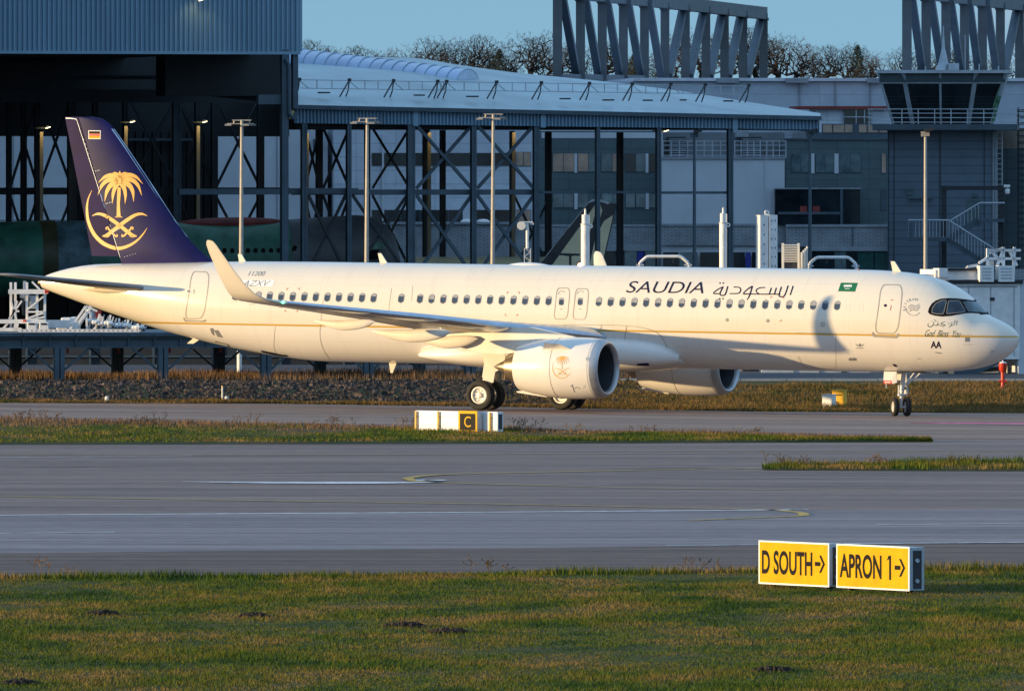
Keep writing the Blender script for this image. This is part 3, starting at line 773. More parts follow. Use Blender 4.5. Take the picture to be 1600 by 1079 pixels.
def outline(pts, w, closed=True):
    pts = list(pts) + [pts[0]] if closed else pts
    return ribbon(pts, [w] * len(pts), 1, False)

# cabin windows: one built, the others copied along the constant section
def fus_y(x, z):
    zt, zb, w, zc = ST['zt'](x), ST['zb'](x), ST['w'](x), ST['zc'](x)
    k = (z - zc) / ((zt - zc) if z > zc else (zc - zb)); return w * math.sqrt(max(0, 1 - k*k))
def skin(x, z, off): return (x, fus_y(x, z) + off, z + off * 0.3)
def window_part(x0, cut):
    def poly(a, b, off, z0=4.45, cut=None):
        pts = rrect(-a, -b, a, b, min(a, b) * .85, 5)
        if cut is not None: pts = [(u, max(v, cut)) for u, v in pts]
        mb = MB(); rows = 7
        lo, hi = min(v for u, v in pts), max(v for u, v in pts); vs, fs = [], []
        for r in range(rows + 1):
            v = lo + (hi - lo) * r / rows; e = max(0, abs(v) - (b - min(a, b)*.85)) / (min(a, b)*.85); half = a - min(a, b)*.85 + min(a, b)*.85*math.sqrt(max(0, 1 - e*e))
            vs += [skin(x0 - half, z0 + v, off), skin(x0 + half, z0 + v, off)]
        fs = [(2*r, 2*r+1, 2*r+3, 2*r+2) for r in range(rows)]
        return mb.add(vs, fs)
    f = poly(.142, .200, .005).build('cabin_window', M_SHADE, plane)
    g = poly(.118, .172, .010).build('pane', M_PANE, f, off=(X0, 0, 0))
    b = poly(.116, .170, .014, cut=cut).build('blind', M_SHADE, f, off=(X0, 0, 0))
    return f
win_x = [34.5, 33.97, 33.43] + [32.9 - .5334*k for k in range(10)] + [26.83] + [25.97 - .5334*k for k in range(12)] + [17.83 - .5334*k for k in range(21)]
kinds = [window_part(20.0, c) for c in (.06, .10, -.02, .075)]
fresh = set(range(4))
for x in win_x:
    k = random.choice((0, 0, 0, 1, 1, 2, 3, 3)) if not fresh else min(fresh)
    w = kinds[k] if k in fresh else copy_tree(kinds[k], parent=plane)
    fresh.discard(k)
    w.location = (x - 20.0, 0, (x - 20) * 0.0008)

# doors, hatches and outlines
def door(name, quad, w, handle=True, foot=True):
    (x0, y0), (x1, y1), (x2, y2), (x3, y3) = quad          # top left, top right, bottom right, bottom left
    def q(u, v):
        l = (x0 + (x3-x0)*v + .10*(x3-x0)*math.sin(math.pi*v)*-1, y0 + (y3-y0)*v); r = (x1 + (x2-x1)*v + .10*(x2-x1)*math.sin(math.pi*v)*-1, y1 + (y2-y1)*v)
        return (l[0] + (r[0]-l[0])*u, l[1] + (r[1]-l[1])*u)
    pts = []
    for u, v in rrect(0, 0, 1, 1, .2, 4):
        pts.append((u, v))
    pts2 = []
    for (a, b) in zip(pts, pts[1:] + pts[:1]):
        for k in range(3):
            pts2.append((a[0] + (b[0]-a[0])*k/3, a[1] + (b[1]-a[1])*k/3))
    loop = [q(u, .5 + (v - .5)) for u, v in pts2]
    return decal(name, outline(loop, w), M_OUT, off=.007), q
d1, q = door('front_door', ((1376.5, 444.5), (1410.5, 445), (1402, 521), (1366, 520)), 1.5)
decal('porthole', disc2(q(.30, .43), 2.3, 12), M_NAVY, parent=d1, off=.012, g=(9, 9))
decal('handle', ribbon([q(.56, .42), q(.55, .53)], [.9, .9]), M_RUST, parent=d1, off=.012)
decal('warning_mark', [[q(.52, .31), q(.62, .31), q(.62, .325), q(.52, .325)]], M_RUST, parent=d1, off=.012)
decal('scuff_plate', ribbon([(1363.5, 519), (1366, 524), (1372, 525), (1396, 526.5), (1401, 525.5), (1404, 521)], [3.2, 4.2, 3, 3, 4.2, 3.2], 5), M_OUT, parent=d1, off=.009)
d4, q = door('rear_door', ((299.5, 424), (327.5, 425), (317.5, 497), (288, 498)), 1.3)
decal('porthole', disc2((295, 455), 2.2, 12), M_GREYT, parent=d4, off=.012, g=(9, 9))
decal('porthole_ring', outline(disc2((295, 455), 3.2, 14)[0], .7), M_WHITE, parent=d4, off=.011, g=(9, 9))
decal('handle', ribbon([(303.2, 452), (303, 459)], [.9, .9]), M_GREYT, parent=d4, off=.012)
decal('scuff_plate', ribbon([(287, 496), (290, 500.5), (296, 501), (312, 501.5), (319, 501.5), (321.5, 499.5)], [2.4, 3, 1.8, 1.8, 3, 2.4], 5), M_OUT, parent=d4, off=.009)
for k, (a, b, c, d) in enumerate((((870, 450), (890.5, 450), (886, 498.5), (865, 498)), ((899.5, 451), (920, 451), (915.5, 499), (894.5, 498.5)))):
    e, q = door('overwing_exit', (a, b, c, d), 1.25)
    cx = (876.8, 906.3)[k]
    decal('exit_window', [rrect(cx - 4, 465, cx + 4, 477, 3, 5, .6)], M_SHADE, parent=e, off=.011, g=(9, 3))
    decal('pane', [rrect(cx - 3.4, 468, cx + 3.4, 476.2, 2.5, 5, .5)], M_PANE, parent=e, off=.015, g=(9, 3))
    decal('marking', ribbon([(cx - 5, 460), (cx - 3, 456), (cx + 2, 454.5), (cx + 6, 457)], [.6]*4, 4) + [[(cx - 1.8, 482), (cx + 2, 482), (cx + 2, 483.2), (cx - 1.8, 483.2)]], M_OUT, parent=e, off=.012)
# cargo and service hatches, small inlets
decal('cargo_door', outline([(1244, 519.5), (1304, 521), (1306, 521), (1306, 576), (1256, 574), (1247, 556)], .5, False), M_LINE)
decal('hatch_line', ribbon([(505, 470), (500, 520), (505, 545), (516, 562)], [.5]*4, 6), M_LINE)
decal('hatch_line', ribbon([(430, 470+40), (428, 540), (433, 556)], [.45]*3, 6), M_LINE)
decal('hatch_line', ribbon([(612, 450), (608, 480), (610, 505)], [.4]*3, 6) + ribbon([(645, 446), (643, 470)], [.4]*2), M_LINE)
decal('service_hatch', [[(328, 513), (333, 512), (335, 524), (331, 521)], [(334, 515), (341, 515.5), (348, 527), (340, 525.5)]], M_GREYT, off=.012)
decal('outflow_slot', ribbon([(336, 533), (345, 535), (355, 537.5), (358, 541)], [1, .6, .6, 1.4], 4), M_NAVY, off=.012)
decal('belly_slot', [[(407, 546.5), (411, 548), (440, 553.5), (448, 554), (449.5, 557), (430, 555), (410, 550)]], M_NAVY, off=.012)
decal('access_panel', [rrect(1326, 558.5, 1338, 563, 2.1, 4)], M_GREYT, off=.012)
decal('static_port', [[(1394, 568), (1399, 568.6), (1402.5, 573), (1397.5, 572)]], M_NAVY, off=.012)
decal('pressure_panel', [[(1508, 527), (1514.5, 527), (1514.5, 533.5), (1508, 533.5)]], M_GREYT, off=.012)
decal('rivet_dots', [p for i in range(5) for p in disc2((1502 + 4*i, 523 - .1*i), .55, 6)] + [p for i in range(5) for p in disc2((1506 + 3.3*i, 538), .55, 6)], M_RUST, off=.010)
for pr in ([(1461, 549), (1471, 551), (1470, 552), (1462, 550.5)], [(1433, 559), (1438, 559.5), (1438, 560.3), (1433, 559.8)], [(1548, 548.5), (1553, 547.8), (1552, 549), (1548, 549.5)]): decal('probe', [pr], M_GREYT, off=.02)
for px, py in ((1136, 499.5), (1199.5, 501)):
    decal('vent_port', disc2((px, py), 2.6, 12), M_GREYT, off=.011, g=(9, 9)); decal('vent_cap', disc2((px - .8, py), 1.5, 10), M_OUT, off=.014, g=(9, 9))
cor = []
for (x, y, sx, sy) in ((448, 450, 1, 1), (468, 450, -1, 1), (445, 487, 1, -1), (465, 487, -1, -1), (792, 456, 1, 1), (812, 456, -1, 1), (789, 493, 1, -1), (809, 493, -1, -1), (1204, 463, 1, 1), (1225, 464, -1, 1), (1200, 501, 1, -1), (1221, 502, -1, -1)):
    cor += [[(x, y), (x + 3.2*sx, y), (x + 3.2*sx, y + .8*sy), (x, y + .8*sy)], [(x, y), (x + .9*sx, y), (x + .9*sx, y + 3*sy), (x, y + 3*sy)]]
decal('rescue_mark', cor, M_RUST, off=.010)
decal('plugged_window', outline(rrect(1322, 473, 1329, 486, 3, 4), .35) + outline(rrect(1342, 473, 1349, 486, 3, 4), .35), M_FAIR, off=.009)

# titles
decal('airline_title', place(txt('SAUDIA', shear=0.30, bold=-0.004), (979, 439.2), (1100, 440.5), (978, 457.2)), M_NAVY, off=.010, g=(8, 3))
def cz(pts, s=5.3333, o=(960, 420)): return [(o[0] + x/s, o[1] + y/s) for x, y in pts]
ar = []
for pts, ws in (([(1490, 142), (1465, 218)], [2.0, 1.9]), ([(1448, 140), (1425, 208), (1408, 230), (1385, 232), (1372, 216), (1392, 150)], [2.0, 2.0, 1.9, 1.9, 1.9, 2.0]),
                ([(1350, 158), (1333, 212)], [2, 2]), ([(1308, 158), (1290, 212)], [2, 2]), ([(1382, 211), (1230, 211), (1080, 208)], [1.7, 1.6, 1.5]),
                ([(1256, 156), (1215, 158), (1186, 172), (1183, 192), (1205, 208)], [1.6]*5), ([(1150, 144), (1112, 168), (1080, 198), (1078, 209), (1120, 209)], [1.8, 1.7, 1.6, 1.6, 1.6]),
                ([(1150, 144), (1134, 200), (1120, 235), (1104, 258)], [2.1, 2.1, 1.8, 1.0]), ([(993, 152), (1035, 154), (1052, 168), (1046, 194), (1025, 205), (960, 206)], [1.4, 1.6, 1.8, 1.8, 1.6, 1.5]),
                ([(945, 146), (926, 208), (905, 222), (884, 216), (882, 200), (906, 148)], [2, 2, 1.8, 1.8, 1.9, 2]), ([(906, 150), (862, 172), (826, 204), (880, 206)], [1.6]*4)):
    ar += ribbon(cz(pts), ws, 7)
for x, y in ((880, 119), (907, 119), (878, 248), (905, 248)): ar += disc2(cz([(x, y)])[0], 1.25, 8)
decal('arabic_title', ar, M_NAVY, off=.010, g=(8, 3))
decal('registration_patch', [[(372, 438), (429, 437.5), (426, 447.5), (372, 447.5)]], M_WHITE, off=.007)
decal('registration', place(txt('HZ-AZXV', shear=0.22), (357, 438.2), (423.5, 438.2), (353, 447)), M_GREYT, off=.011, g=(8, 3))
decal('fleet_number', place(txt('11200', shear=0.25, bold=-0.01), (389.5, 424), (415, 424), (387.5, 431)), M_GREYT, off=.010, g=(8, 3))
fl = decal('national_flag', [[(1314, 441.6), (1340.3, 442), (1336, 455.6), (1309.5, 455)]], M_GREEN, off=.009)
decal('flag_script', [[(1319 + 2.6*i, 445.2 - .4*(i % 2)), (1320.8 + 2.6*i, 445), (1320.4 + 2.6*i, 448.6), (1318.6 + 2.6*i, 448.4)] for i in range(5)] + ribbon([(1318.4, 446.8), (1331, 447.2)], [1, 1]) + ribbon([(1320, 451), (1328, 451.4)], [.9, .6]), M_WHITE, parent=fl, off=.013)
decal('nose_letters', place(txt('AA', bold=0.02), (1454.3, 532.5), (1470.8, 533), (1454.3, 543.3)), M_NAVY, off=.010)
decal('blessing', place(txt('God  Bless  You', shear=0.35, bold=-0.01), (1446.5, 515), (1502, 516.2), (1444.5, 525.6)), M_DGREEN, off=.010, g=(8, 3))
ab = []
for pts, ws in (([(1495.5, 500.5), (1494, 508)], [.9, .7]), ([(1492, 500), (1490.5, 507), (1487, 508.5)], [.8, .8, .6]), ([(1487.5, 503), (1486, 508), (1482.5, 511)], [.7, .9, .5]), ([(1484.5, 505), (1481, 505.5)], [.7, .5]),
                ([(1476, 502.5), (1470, 505.5), (1477, 508), (1470, 509)], [.6, 1, .9, .6]), ([(1470, 508), (1464, 507.5), (1466, 504.5), (1463, 508.5), (1459, 507)], [.8, .8, .7, .8, .6]),
                ([(1459, 499), (1463, 501)], [.6, .4]), ([(1459, 503), (1457, 508.5), (1453, 510.5), (1449.8, 508.5), (1450.5, 504.5)], [.6, .9, 1.1, .9, .4])): ab += ribbon(pts, ws, 5)
for x, y in ((1461, 502), (1465, 502.5), (1473, 511), (1456, 502)): ab += disc2((x, y), .6, 6)
decal('arabic_blessing', ab, M_DGREEN, off=.010, g=(8, 3))
em = outline(disc2((1427.5, 481), 11.8, 40)[0], .7)[4:20] 
for k, dy in enumerate((-3.4, 0, 3.4)): em += ribbon([(1418 + k*1.2, 484 + dy), (1424 + k, 480 + dy), (1430 + k, 481.5 + dy), (1437 + k*.4, 477 + dy*.6)], [.3, 1.3, 1.1, .3], 6)
for i, chh in enumerate('SKYTEAM'):
    a = R(172 + i * 19); c = (1427.5 + 14.5*math.cos(a), 482 + 14.5*math.sin(a)); u = np.array((-math.sin(a), math.cos(a))); v = np.array((math.cos(a), math.sin(a)))
    hw = 1.5 if chh != 'M' else 2.0
    em += place(txt(chh), np.array(c) - u*hw + v*1.9, np.array(c) + u*hw + v*1.9, np.array(c) - u*hw - v*1.9)
decal('alliance_roundel', em, M_GREYT, off=.010, g=(8, 4))
ia = ribbon([(1337, 537), (1341, 540), (1346, 540), (1350, 537)], [.6, 1.4, 1.4, .6], 5) + disc2((1343.5, 538), 1.8, 10) + ribbon([(1338, 543.5), (1349, 543.5)], [1.1, 1.1])
decal('trade_emblem', ia, M_GREYT, off=.010)
decal('sun_mark', [p for i in range(8) for p in ribbon([(1285.5 + 1.6*math.cos(i*.785), 506.5 + 1.6*math.sin(i*.785)), (1285.5 + 4.2*math.cos(i*.785), 506.5 + 4.2*math.sin(i*.785))], [1.1, .5])], M_GREYT, off=.010)

# cockpit glazing
def cockpit(flip):
    mask = [(1449.8, 487.5), (1451.5, 481), (1456, 474), (1462, 469.5), (1470, 466.6), (1482, 465.7), (1496, 466.2), (1510, 467.8), (1522, 469.6), (1529.5, 470.8), (1533, 474.5), (1539, 482.5), (1545, 490), (1546.3, 491.3), (1538, 490.6), (1527, 489.4), (1515, 489), (1508, 489.4), (1498, 491.2), (1485, 493.6), (1472, 494.5), (1461, 493.2), (1453, 490.8)]
    panes = [[(1456, 488.5), (1457, 481), (1462, 474.5), (1470, 470), (1478.3, 469.4), (1478.6, 472), (1475, 487), (1473.5, 490.5), (1463, 490.4)],
             [(1481.8, 470.2), (1497.5, 470), (1500, 472), (1507, 484.5), (1508, 487), (1503, 488), (1480, 490.3), (1479, 489)],
             [(1504, 472.2), (1512, 470.6), (1527.5, 472.4), (1530, 474.6), (1541, 488.6), (1527, 487.4), (1513, 486.8), (1511.5, 485.8)]]
    parts = []
    for nm, polys, m, off in (('cockpit_mask', [mask], M_BLK, .009), ('side_pane', [panes[0]], M_CKGL, .016), ('side_pane', [panes[1]], M_CKGL, .016), ('windshield', [panes[2]], M_CKGL2, .016),
                              ('pane_trim', outline(panes[0], .8) + outline(panes[1], .8), M_OUT, .020)):
        V, F = slice2(polys, 2.0, 2.0); out = []; ok = []
        for x, y in V:
            h, nr = cast(x, y, 'fus'); ok.append(h is not None)
            out.append(tuple(h + nr*off) if h is not None else (0, 0, 0))
        F = [f for f in F if all(ok[i] for i in f)]
        if flip: out = [(x, -y, z) for x, y, z in out]
        mb = MB(); mb.v, mb.f = out, F
        parts.append((nm, mb, m))
    o = parts[0][1].build(parts[0][0], parts[0][2], plane, off=(0, 0, 0))
    for nm, mb, m in parts[1:]: mb.build(nm, m, o, off=(0, 0, 0))
cockpit(False); cockpit(True)

# belly fairing
br = []
bz = dict(w=pchip([14.4,15.0,16,17.5,20,23,24.6,25.6,26.2],[1.5,1.95,2.10,2.17,2.2,2.14,1.99,1.78,1.5]),
          zt=pchip([14.4,15.0,16,17.5,20,23,24.6,25.6,26.2],[2.45,2.85,3.06,3.14,3.15,2.85,2.62,2.45,2.3]),
          zb=pchip([14.4,15.0,16,17.5,20,23,24.6,25.6,26.2],[1.95,1.78,1.66,1.58,1.55,1.62,1.74,1.86,1.98]))
for x in np.linspace(14.4, 26.2, 40):
    w, a, b = bz['w'](x), bz['zt'](x), bz['zb'](x); c = (a + b) / 2; rr = []
    for i in range(48):
        t = 2*math.pi*i/48; cc, s = math.cos(t), math.sin(t)
        rr.append((x, w*math.copysign(abs(cc)**.55, cc), c + (a - c)*math.copysign(abs(s)**.75, s)))
    br.append(rr)
bf = MB().loft(br); bfo = bf.build('belly_fairing', M_COWL, plane, smooth='auto')
BVH['belly'] = BVHTree.FromPolygons([Vector((x - X0, y, z)) for x, y, z in bf.v], bf.f)
decal('fairing_seam', ribbon([(820, 527), (870, 508.6), (930, 507.5), (979, 508.5), (1010, 513), (1030, 522), (1041, 538), (1044, 552)], [.7]*8, 8), M_LINE, off=.02)
decal('fairing_seam', ribbon([(979, 508.5), (976.5, 530), (978, 555)], [.7]*3, 6) + ribbon([(940, 507.5), (938, 516)], [.7]*2), M_LINE, off=.02)
MB().loft([[(15.55 + dx, 1.86 + .1*math.cos(a), 1.95 + .07*math.sin(a)) for a in np.linspace(0, 6.283, 12, endpoint=False)] for dx in (0, .5)]).build('air_inlet', M_NAVY, plane)

# wings
def airfoil(n=15):
    out = []
    for k in range(n):
        u = 0.5 * (1 - math.cos(math.pi * k / (n - 1))); t = 5*(.2969*math.sqrt(u) - .126*u - .3516*u*u + .2843*u**3 - .1036*u**4)
        out.append((u, t))
    return out
AF = airfoil()
def wsec(y, xle, ch, z, tc_, tw, cant, camber=.018):
    """closed ring: upper surface LE->TE then lower TE->LE; cant tilts the section towards a vertical blade."""
    up, lo = [], []
    for u, t in AF:
        cb = camber * 4 * u * (1 - u)
        for sgn, L in ((1, up), (-1, lo)):
            hgt = ch * (cb + sgn * t * tc_) - ch * u * math.tan(tw)
            L.append((xle + ch*u, y - hgt*math.sin(cant), z + hgt*math.cos(cant)))
    return up, lo
SECS = [(1.2, 17.0, 7.2, 2.95, .145, R(3.5), 0), (1.98, 17.62, 6.55, 3.03, .14, R(3.4), 0), (4.2, 18.84, 5.25, 3.24, .125, R(2.8), 0), (6.4, 19.96, 4.15, 3.45, .118, R(2.1), 0), (9.5, 21.55, 3.35, 3.76, .112, R(1.4), 0),
        (13, 23.35, 2.43, 4.08, .108, R(.8), 0), (15.9, 24.85, 1.72, 4.36, .105, 0, 0)]
WL = [(15.9, 24.85, 1.72, 4.36, .105, 0, 0), (16.4, 25.15, 1.60, 4.42, .10, 0, R(12)), (16.75, 25.42, 1.42, 4.52, .095, 0, R(32)), (17.02, 25.78, 1.18, 4.74, .09, 0, R(55)), (17.22, 26.12, .98, 5.12, .085, 0, R(70)),
      (17.45, 26.52, .78, 5.70, .08, 0, R(77)), (17.66, 26.92, .58, 6.32, .08, 0, R(78)), (17.78, 27.13, .44, 6.66, .075, 0, R(79)), (17.82, 27.26, .28, 6.80, .07, 0, R(79)), (17.835, 27.40, .10, 6.84, .06, 0, R(79))]
def wing(sgn):
    kk = 4                                                   # nose panels belong to the slats
    rings, slat = [], []
    fl = lambda L: [(x, y, z if sgn > 0 else z - .45*(max(0, y)/17.0)**1.5) for x, y, z in L]   # the far wing rides lower
    for s in SECS:
        up, lo = wsec(*s); up, lo = fl(up), fl(lo)
        rings.append([(x, sgn*y, z) for x, y, z in up[kk:] + lo[::-1][:-kk]])
        slat.append([(x, sgn*y, z) for x, y, z in lo[:kk+1][::-1] + up[1:kk+1]])
    wg = MB().loft(rings).build('wing', M_WING, plane, smooth='auto')
    MB().loft(slat, closed=False, caps=False).build('slat', M_SLAT, wg, smooth=True, off=(X0, 0, 0))
    wr = []
    for s in WL:
        up, lo = wsec(*s); up, lo = fl(up), fl(lo); wr.append([(x, sgn*y, z) for x, y, z in up + lo[::-1][1:-1]])
    w2 = MB().loft(wr).build('winglet', M_CREAM, wg, smooth='auto', off=(X0, 0, 0))
    for yf, xa, L, zt, r in ((6.15, 21.2, 2.75, 3.02, .25), (9.05, 21.0, 3.55, 3.30, .26), (12.05, 22.9, 2.75, 3.72, .20)):
        rr = []
        for k in range(13):
            t = k / 12; rad = r * (math.sin(math.pi * min(1, t*1.0)**.75) ** .7 if 0 < t < 1 else .02) + .01
            zc_ = zt - .12 + (.02 if t < .5 else .0) - .16*math.sin(math.pi*t) + .02*t
            rr.append([(xa + L*t, sgn*(yf + .55*rad*math.cos(a)), zc_ + rad*math.sin(a)) for a in np.linspace(0, 6.283, 16, endpoint=False)])
        MB().loft(rr).build('flap_fairing', M_FAIR, wg, smooth='auto', off=(X0, 0, 0))
    mb = MB().lathe([(-.05, .01), (-.03, .035), (.05, .045), (.1, .01)], (24.92, sgn*16.15, 4.385), 'x', 12)
    mb.build('navigation_light', mat('nav_green' if sgn > 0 else 'nav_red', (.05, .6, .25) if sgn > 0 else (.6, .05, .03), .2, emit=((.1, 1, .5) if sgn > 0 else (1, .1, .05), 3.0)), wg, off=(X0, 0, 0))
    mb = MB()
    for k in range(3): mb.bar((26.45 - k*.5 + .02, sgn*(15.6 - 1.6*k), 4.30 - .13*k), (26.75 - k*.5, sgn*(15.6 - 1.6*k), 4.27 - .13*k), .012)
    mb.build('static_wick', M_DK, wg, off=(X0, 0, 0))
    return wg
wing(1); wing(-1)

# engines
def engine(sgn):
    c = (0, sgn*5.75, 1.80)
    outer = [(15.82, 1.19), (16.0, 1.212), (16.4, 1.238), (17.0, 1.25), (17.6, 1.238), (18.2, 1.175), (18.8, 1.075), (19.2, .985), (19.38, .94), (19.36, .92), (18.8, .95), (18.3, .9)]
    en = MB().lathe(outer, c, 'x', 72); eo = en.build('engine', M_COWL, plane, smooth='auto')
    lipf = [(15.84, 1.193), (15.70, 1.165), (15.58, 1.115), (15.51, 1.055), (15.50, 1.015), (15.53, .975), (15.60, .945), (15.70, .93)]
    MB().lathe(lipf, c, 'x', 72).build('inlet_lip', M_LIP, eo, smooth=True, off=(X0, 0, 0))
    MB().lathe([(15.70, .93), (15.9, .92), (16.3, .93), (16.75, .945)], c, 'x', 72).build('inlet_duct', M_DUCT, eo, smooth=True, off=(X0, 0, 0))
    fan = MB()
    for i in range(18):
        a = 2*math.pi*i/18
        pts = []
        for rr, xx, da in ((.3, 16.55, -.10), (.62, 16.5, -.03), (.93, 16.5, .02)):
            for e, dx in ((-.13, 0), (.15, .16)):
                ang = a + da + e; pts.append((xx + dx, c[1] + rr*math.cos(ang), c[2] + rr*math.sin(ang)))
        fan.add(pts, [(0, 1, 3, 2), (2, 3, 5, 4)])
    fan.lathe([(16.78, .93), (16.78, .01)], c, 'x', 36)
    fan.build('fan', M_FAN, eo, off=(X0, 0, 0))
    MB().lathe([(16.15, .005), (16.2, .06), (16.35, .18), (16.55, .29), (16.6, .3)], c, 'x', 32).build('spinner', M_DUCT, eo, smooth=True, off=(X0, 0, 0))
    MB().lathe([(18.3, .78), (19.0, .74), (19.45, .66), (19.9, .53), (19.98, .50), (19.94, .48), (19.5, .5)], c, 'x', 56).build('core_nozzle', M_HOT, eo, smooth='auto', off=(X0, 0, 0))
    MB().lathe([(19.4, .42), (19.95, .34), (20.3, .2), (20.55, .08), (20.66, .01)], c, 'x', 40).build('exhaust_plug', M_HOT, eo, smooth=True, off=(X0, 0, 0))
    yy = c[1]
    def sect(x, z0, z1, h): return [(x, yy - h, z0), (x, yy + h, z0), (x, yy + h*1.0, z1), (x, yy - h, z1)]
    MB().loft([sect(17.0, 2.92, 3.06, .10), sect(17.8, 2.75, 3.2, .22), (sect(19.0, 2.45, 3.42, .26)), sect(20.2, 2.30, 3.38, .24), sect(21.2, 2.36, 3.2, .20), sect(22.4, 2.62, 3.1, .1), sect(23.0, 2.85, 3.05, .03)]).build('pylon', M_FAIR, eo, smooth='auto', off=(X0, 0, 0))
    for s2 in (1, -1):
        a = R(38)
        y1 = yy + s2*1.2*math.cos(a); z1 = c[2] + 1.2*math.sin(a); y2 = yy + s2*1.62*math.cos(a); z2 = c[2] + 1.62*math.sin(a)
        MB().prism([(16.7, y1, z1), (17.1, y2*.995 + .0, z2 - .05), (17.75, y2, z2), (18.0, yy + s2*1.19*math.cos(a), c[2] + 1.19*math.sin(a))], (0, .02*s2, .02)).build('strake', M_COWL, eo, off=(X0, 0, 0))
    # drain mast fairing under the cowl
    MB().prism([(18.2, yy - .05, .60), (19.55, yy - .05, .76), (19.62, yy - .05, .82), (19.1, yy - .05, .86), (18.4, yy - .05, .7)], (0, .1, 0)).build('drain_fairing', M_COWL, eo, off=(X0, 0, 0))
    mb = MB().lathe([(15.9, 1.206), (15.9, 1.212), (15.905, 1.212), (15.905, 1.206)], c, 'x', 72)
    mb.build('panel_gap', M_LINE, eo, off=(X0, 0, 0))
    mb = MB().lathe([(17.55, 1.236), (17.55, 1.246), (17.565, 1.246), (17.565, 1.234)], c, 'x', 72)
    mb.build('panel_gap', M_LINE, eo, off=(X0, 0, 0))
    if sgn > 0: BVH['engine'] = BVHTree.FromPolygons([Vector((x - X0, y, z)) for x, y, z in en.v], en.f)
    else: BVH['far_engine'] = BVHTree.FromPolygons([Vector((x - X0, y, z)) for x, y, z in en.v], en.f)
    return eo
eng = engine(1); eng2 = engine(-1)

# palm, swords and crescent: drawn once in the tail photo's scale
def emblem(thin=1.0):
    e = []
    def leaf(c0, c1, tip, w): return ribbon([c0, ((c0[0]+2*c1[0])/3*1.0, (c0[1]+2*c1[1])/3), ((2*c1[0]+tip[0])/3, (2*c1[1]+tip[1])/3), tip], [w*thin, w*1.1*thin, w*.8*thin, 1], 8)
    e += disc2((463, 476), 34, 20, 30)
    for c0, c1, tip, w in (((455, 465), (385, 440), (314, 503), 26), ((452, 478), (360, 480), (315, 582), 28), ((455, 490), (385, 520), (361, 627), 30), ((458, 500), (420, 545), (414, 641), 26),
                           ((470, 465), (548, 436), (620, 508), 26), ((474, 478), (570, 478), (612, 586), 28), ((470, 490), (546, 520), (557, 627), 30), ((466, 500), (502, 545), (499, 641), 26),
                           ((458, 462), (440, 432), (408, 436), 18), ((468, 462), (490, 432), (521, 437), 18), ((463, 470), (463, 445), (463, 418), 24)): e += leaf(c0, c1, tip, w)
    e += ribbon([(459, 530), (457, 580), (454, 640), (455, 700), (456, 732)], [20*thin, 24*thin, 20*thin, 24*thin, 30*thin], 5) + ribbon([(430, 731), (456, 727), (482, 731)], [3, 9*thin, 3], 5)
    for s in (1, -1):
        f = lambda x, y: (462 + s*(x - 462), y)
        e += ribbon([f(276, 722), f(310, 709), f(350, 714), f(400, 742), f(460, 785), f(515, 828), f(545, 850), f(578, 858)], [3, 15*thin, 20*thin, 24*thin, 24*thin, 24*thin, 22*thin, 5], 6)
        e += ribbon([f(578, 860), f(545, 860), f(525, 848)], [3, 14*thin, 8*thin], 4)
        e += ribbon([f(550, 815), f(552, 802), f(540, 799), f(535, 812), f(512, 836), f(490, 857), f(478, 858), f(480, 845)], [8*thin, 9*thin, 9*thin, 11*thin, 13*thin, 11*thin, 9*thin, 6*thin], 5)
    e += ribbon([(276, 548), (250, 610), (242, 680), (252, 760), (290, 845), (350, 905), (420, 936), (470, 939), (530, 920), (585, 883), (625, 838), (648, 803)], [2, 9*thin, 16*thin, 20*thin, 24*thin, 26*thin, 24*thin, 22*thin, 18*thin, 13*thin, 8*thin, 2], 6)
    return e

# fin with rudder
HL = lambda z: 40.88 + (z - 6.04) * (42.87 - 40.88) / (11.73 - 6.04)
TE = lambda z: 42.14 + (z - 5.66) * (43.57 - 42.14) / (11.78 - 5.66)
LE = pchip([5.55, 5.8, 6.0, 6.3, 6.82, 9.0, 11.2, 11.5, 11.68, 11.76, 11.79], [35.6, 36.3, 36.75, 37.15, 37.72, 39.43, 41.16, 41.42, 41.72, 41.98, 42.3])
def finring(z, x0, x1):
    a, b = LE(z), TE(z); c = b - a; out = []
    us = [(x0 + (x1 - x0)*0.5*(1 - math.cos(math.pi*k/13)) - a) / c for k in range(14)]
    def th(u): u = min(max(u, 0), 1); return 5*.095*(.2969*math.sqrt(u) - .126*u - .3516*u*u + .2843*u**3 - .1030*u**4) * min(c, 5.2)
    L = [(a + c*u, th(u), z) for u in us]
    return L + [(x, -y, z) for x, y, _ in L[::-1]]
ZS = [5.55, 5.7, 5.85, 6.0, 6.15, 6.3, 6.55, 6.82, 7.5, 8.3, 9.2, 10.2, 11.0, 11.3, 11.5, 11.62, 11.70, 11.76, 11.79]
fin_mb = MB().loft([finring(z, LE(z), HL(z)) for z in ZS]); fin = fin_mb.build('fin', M_INDIGO, plane, smooth='auto')
rud_mb = MB().loft([finring(z, HL(z) + .025, TE(z)) for z in ZS[3:]]); rud = rud_mb.build('rudder', M_RUDDER, plane, smooth='auto')
nv = len(fin_mb.v)
BVH['fin'] = BVHTree.FromPolygons([Vector((x - X0, y, z)) for x, y, z in fin_mb.v + rud_mb.v], fin_mb.f + [tuple(i + nv for i in f) for f in rud_mb.f])
MB().loft([[(LE(z) - .012, 0, z), (LE(z) + .10, .075, z), (LE(z) + .10, -.075, z)] for z in np.linspace(6.85, 11.3, 12)]).build('leading_edge', M_SLAT, fin, off=(X0, 0, 0))
tail_px = lambda pts: [(80 + x/4.3154, 170 + y/4.3154) for x, y in pts]
decal('emblem', [tail_px(p) for p in emblem()], M_GOLD, 'fin', fin, .012, g=(7, 7))
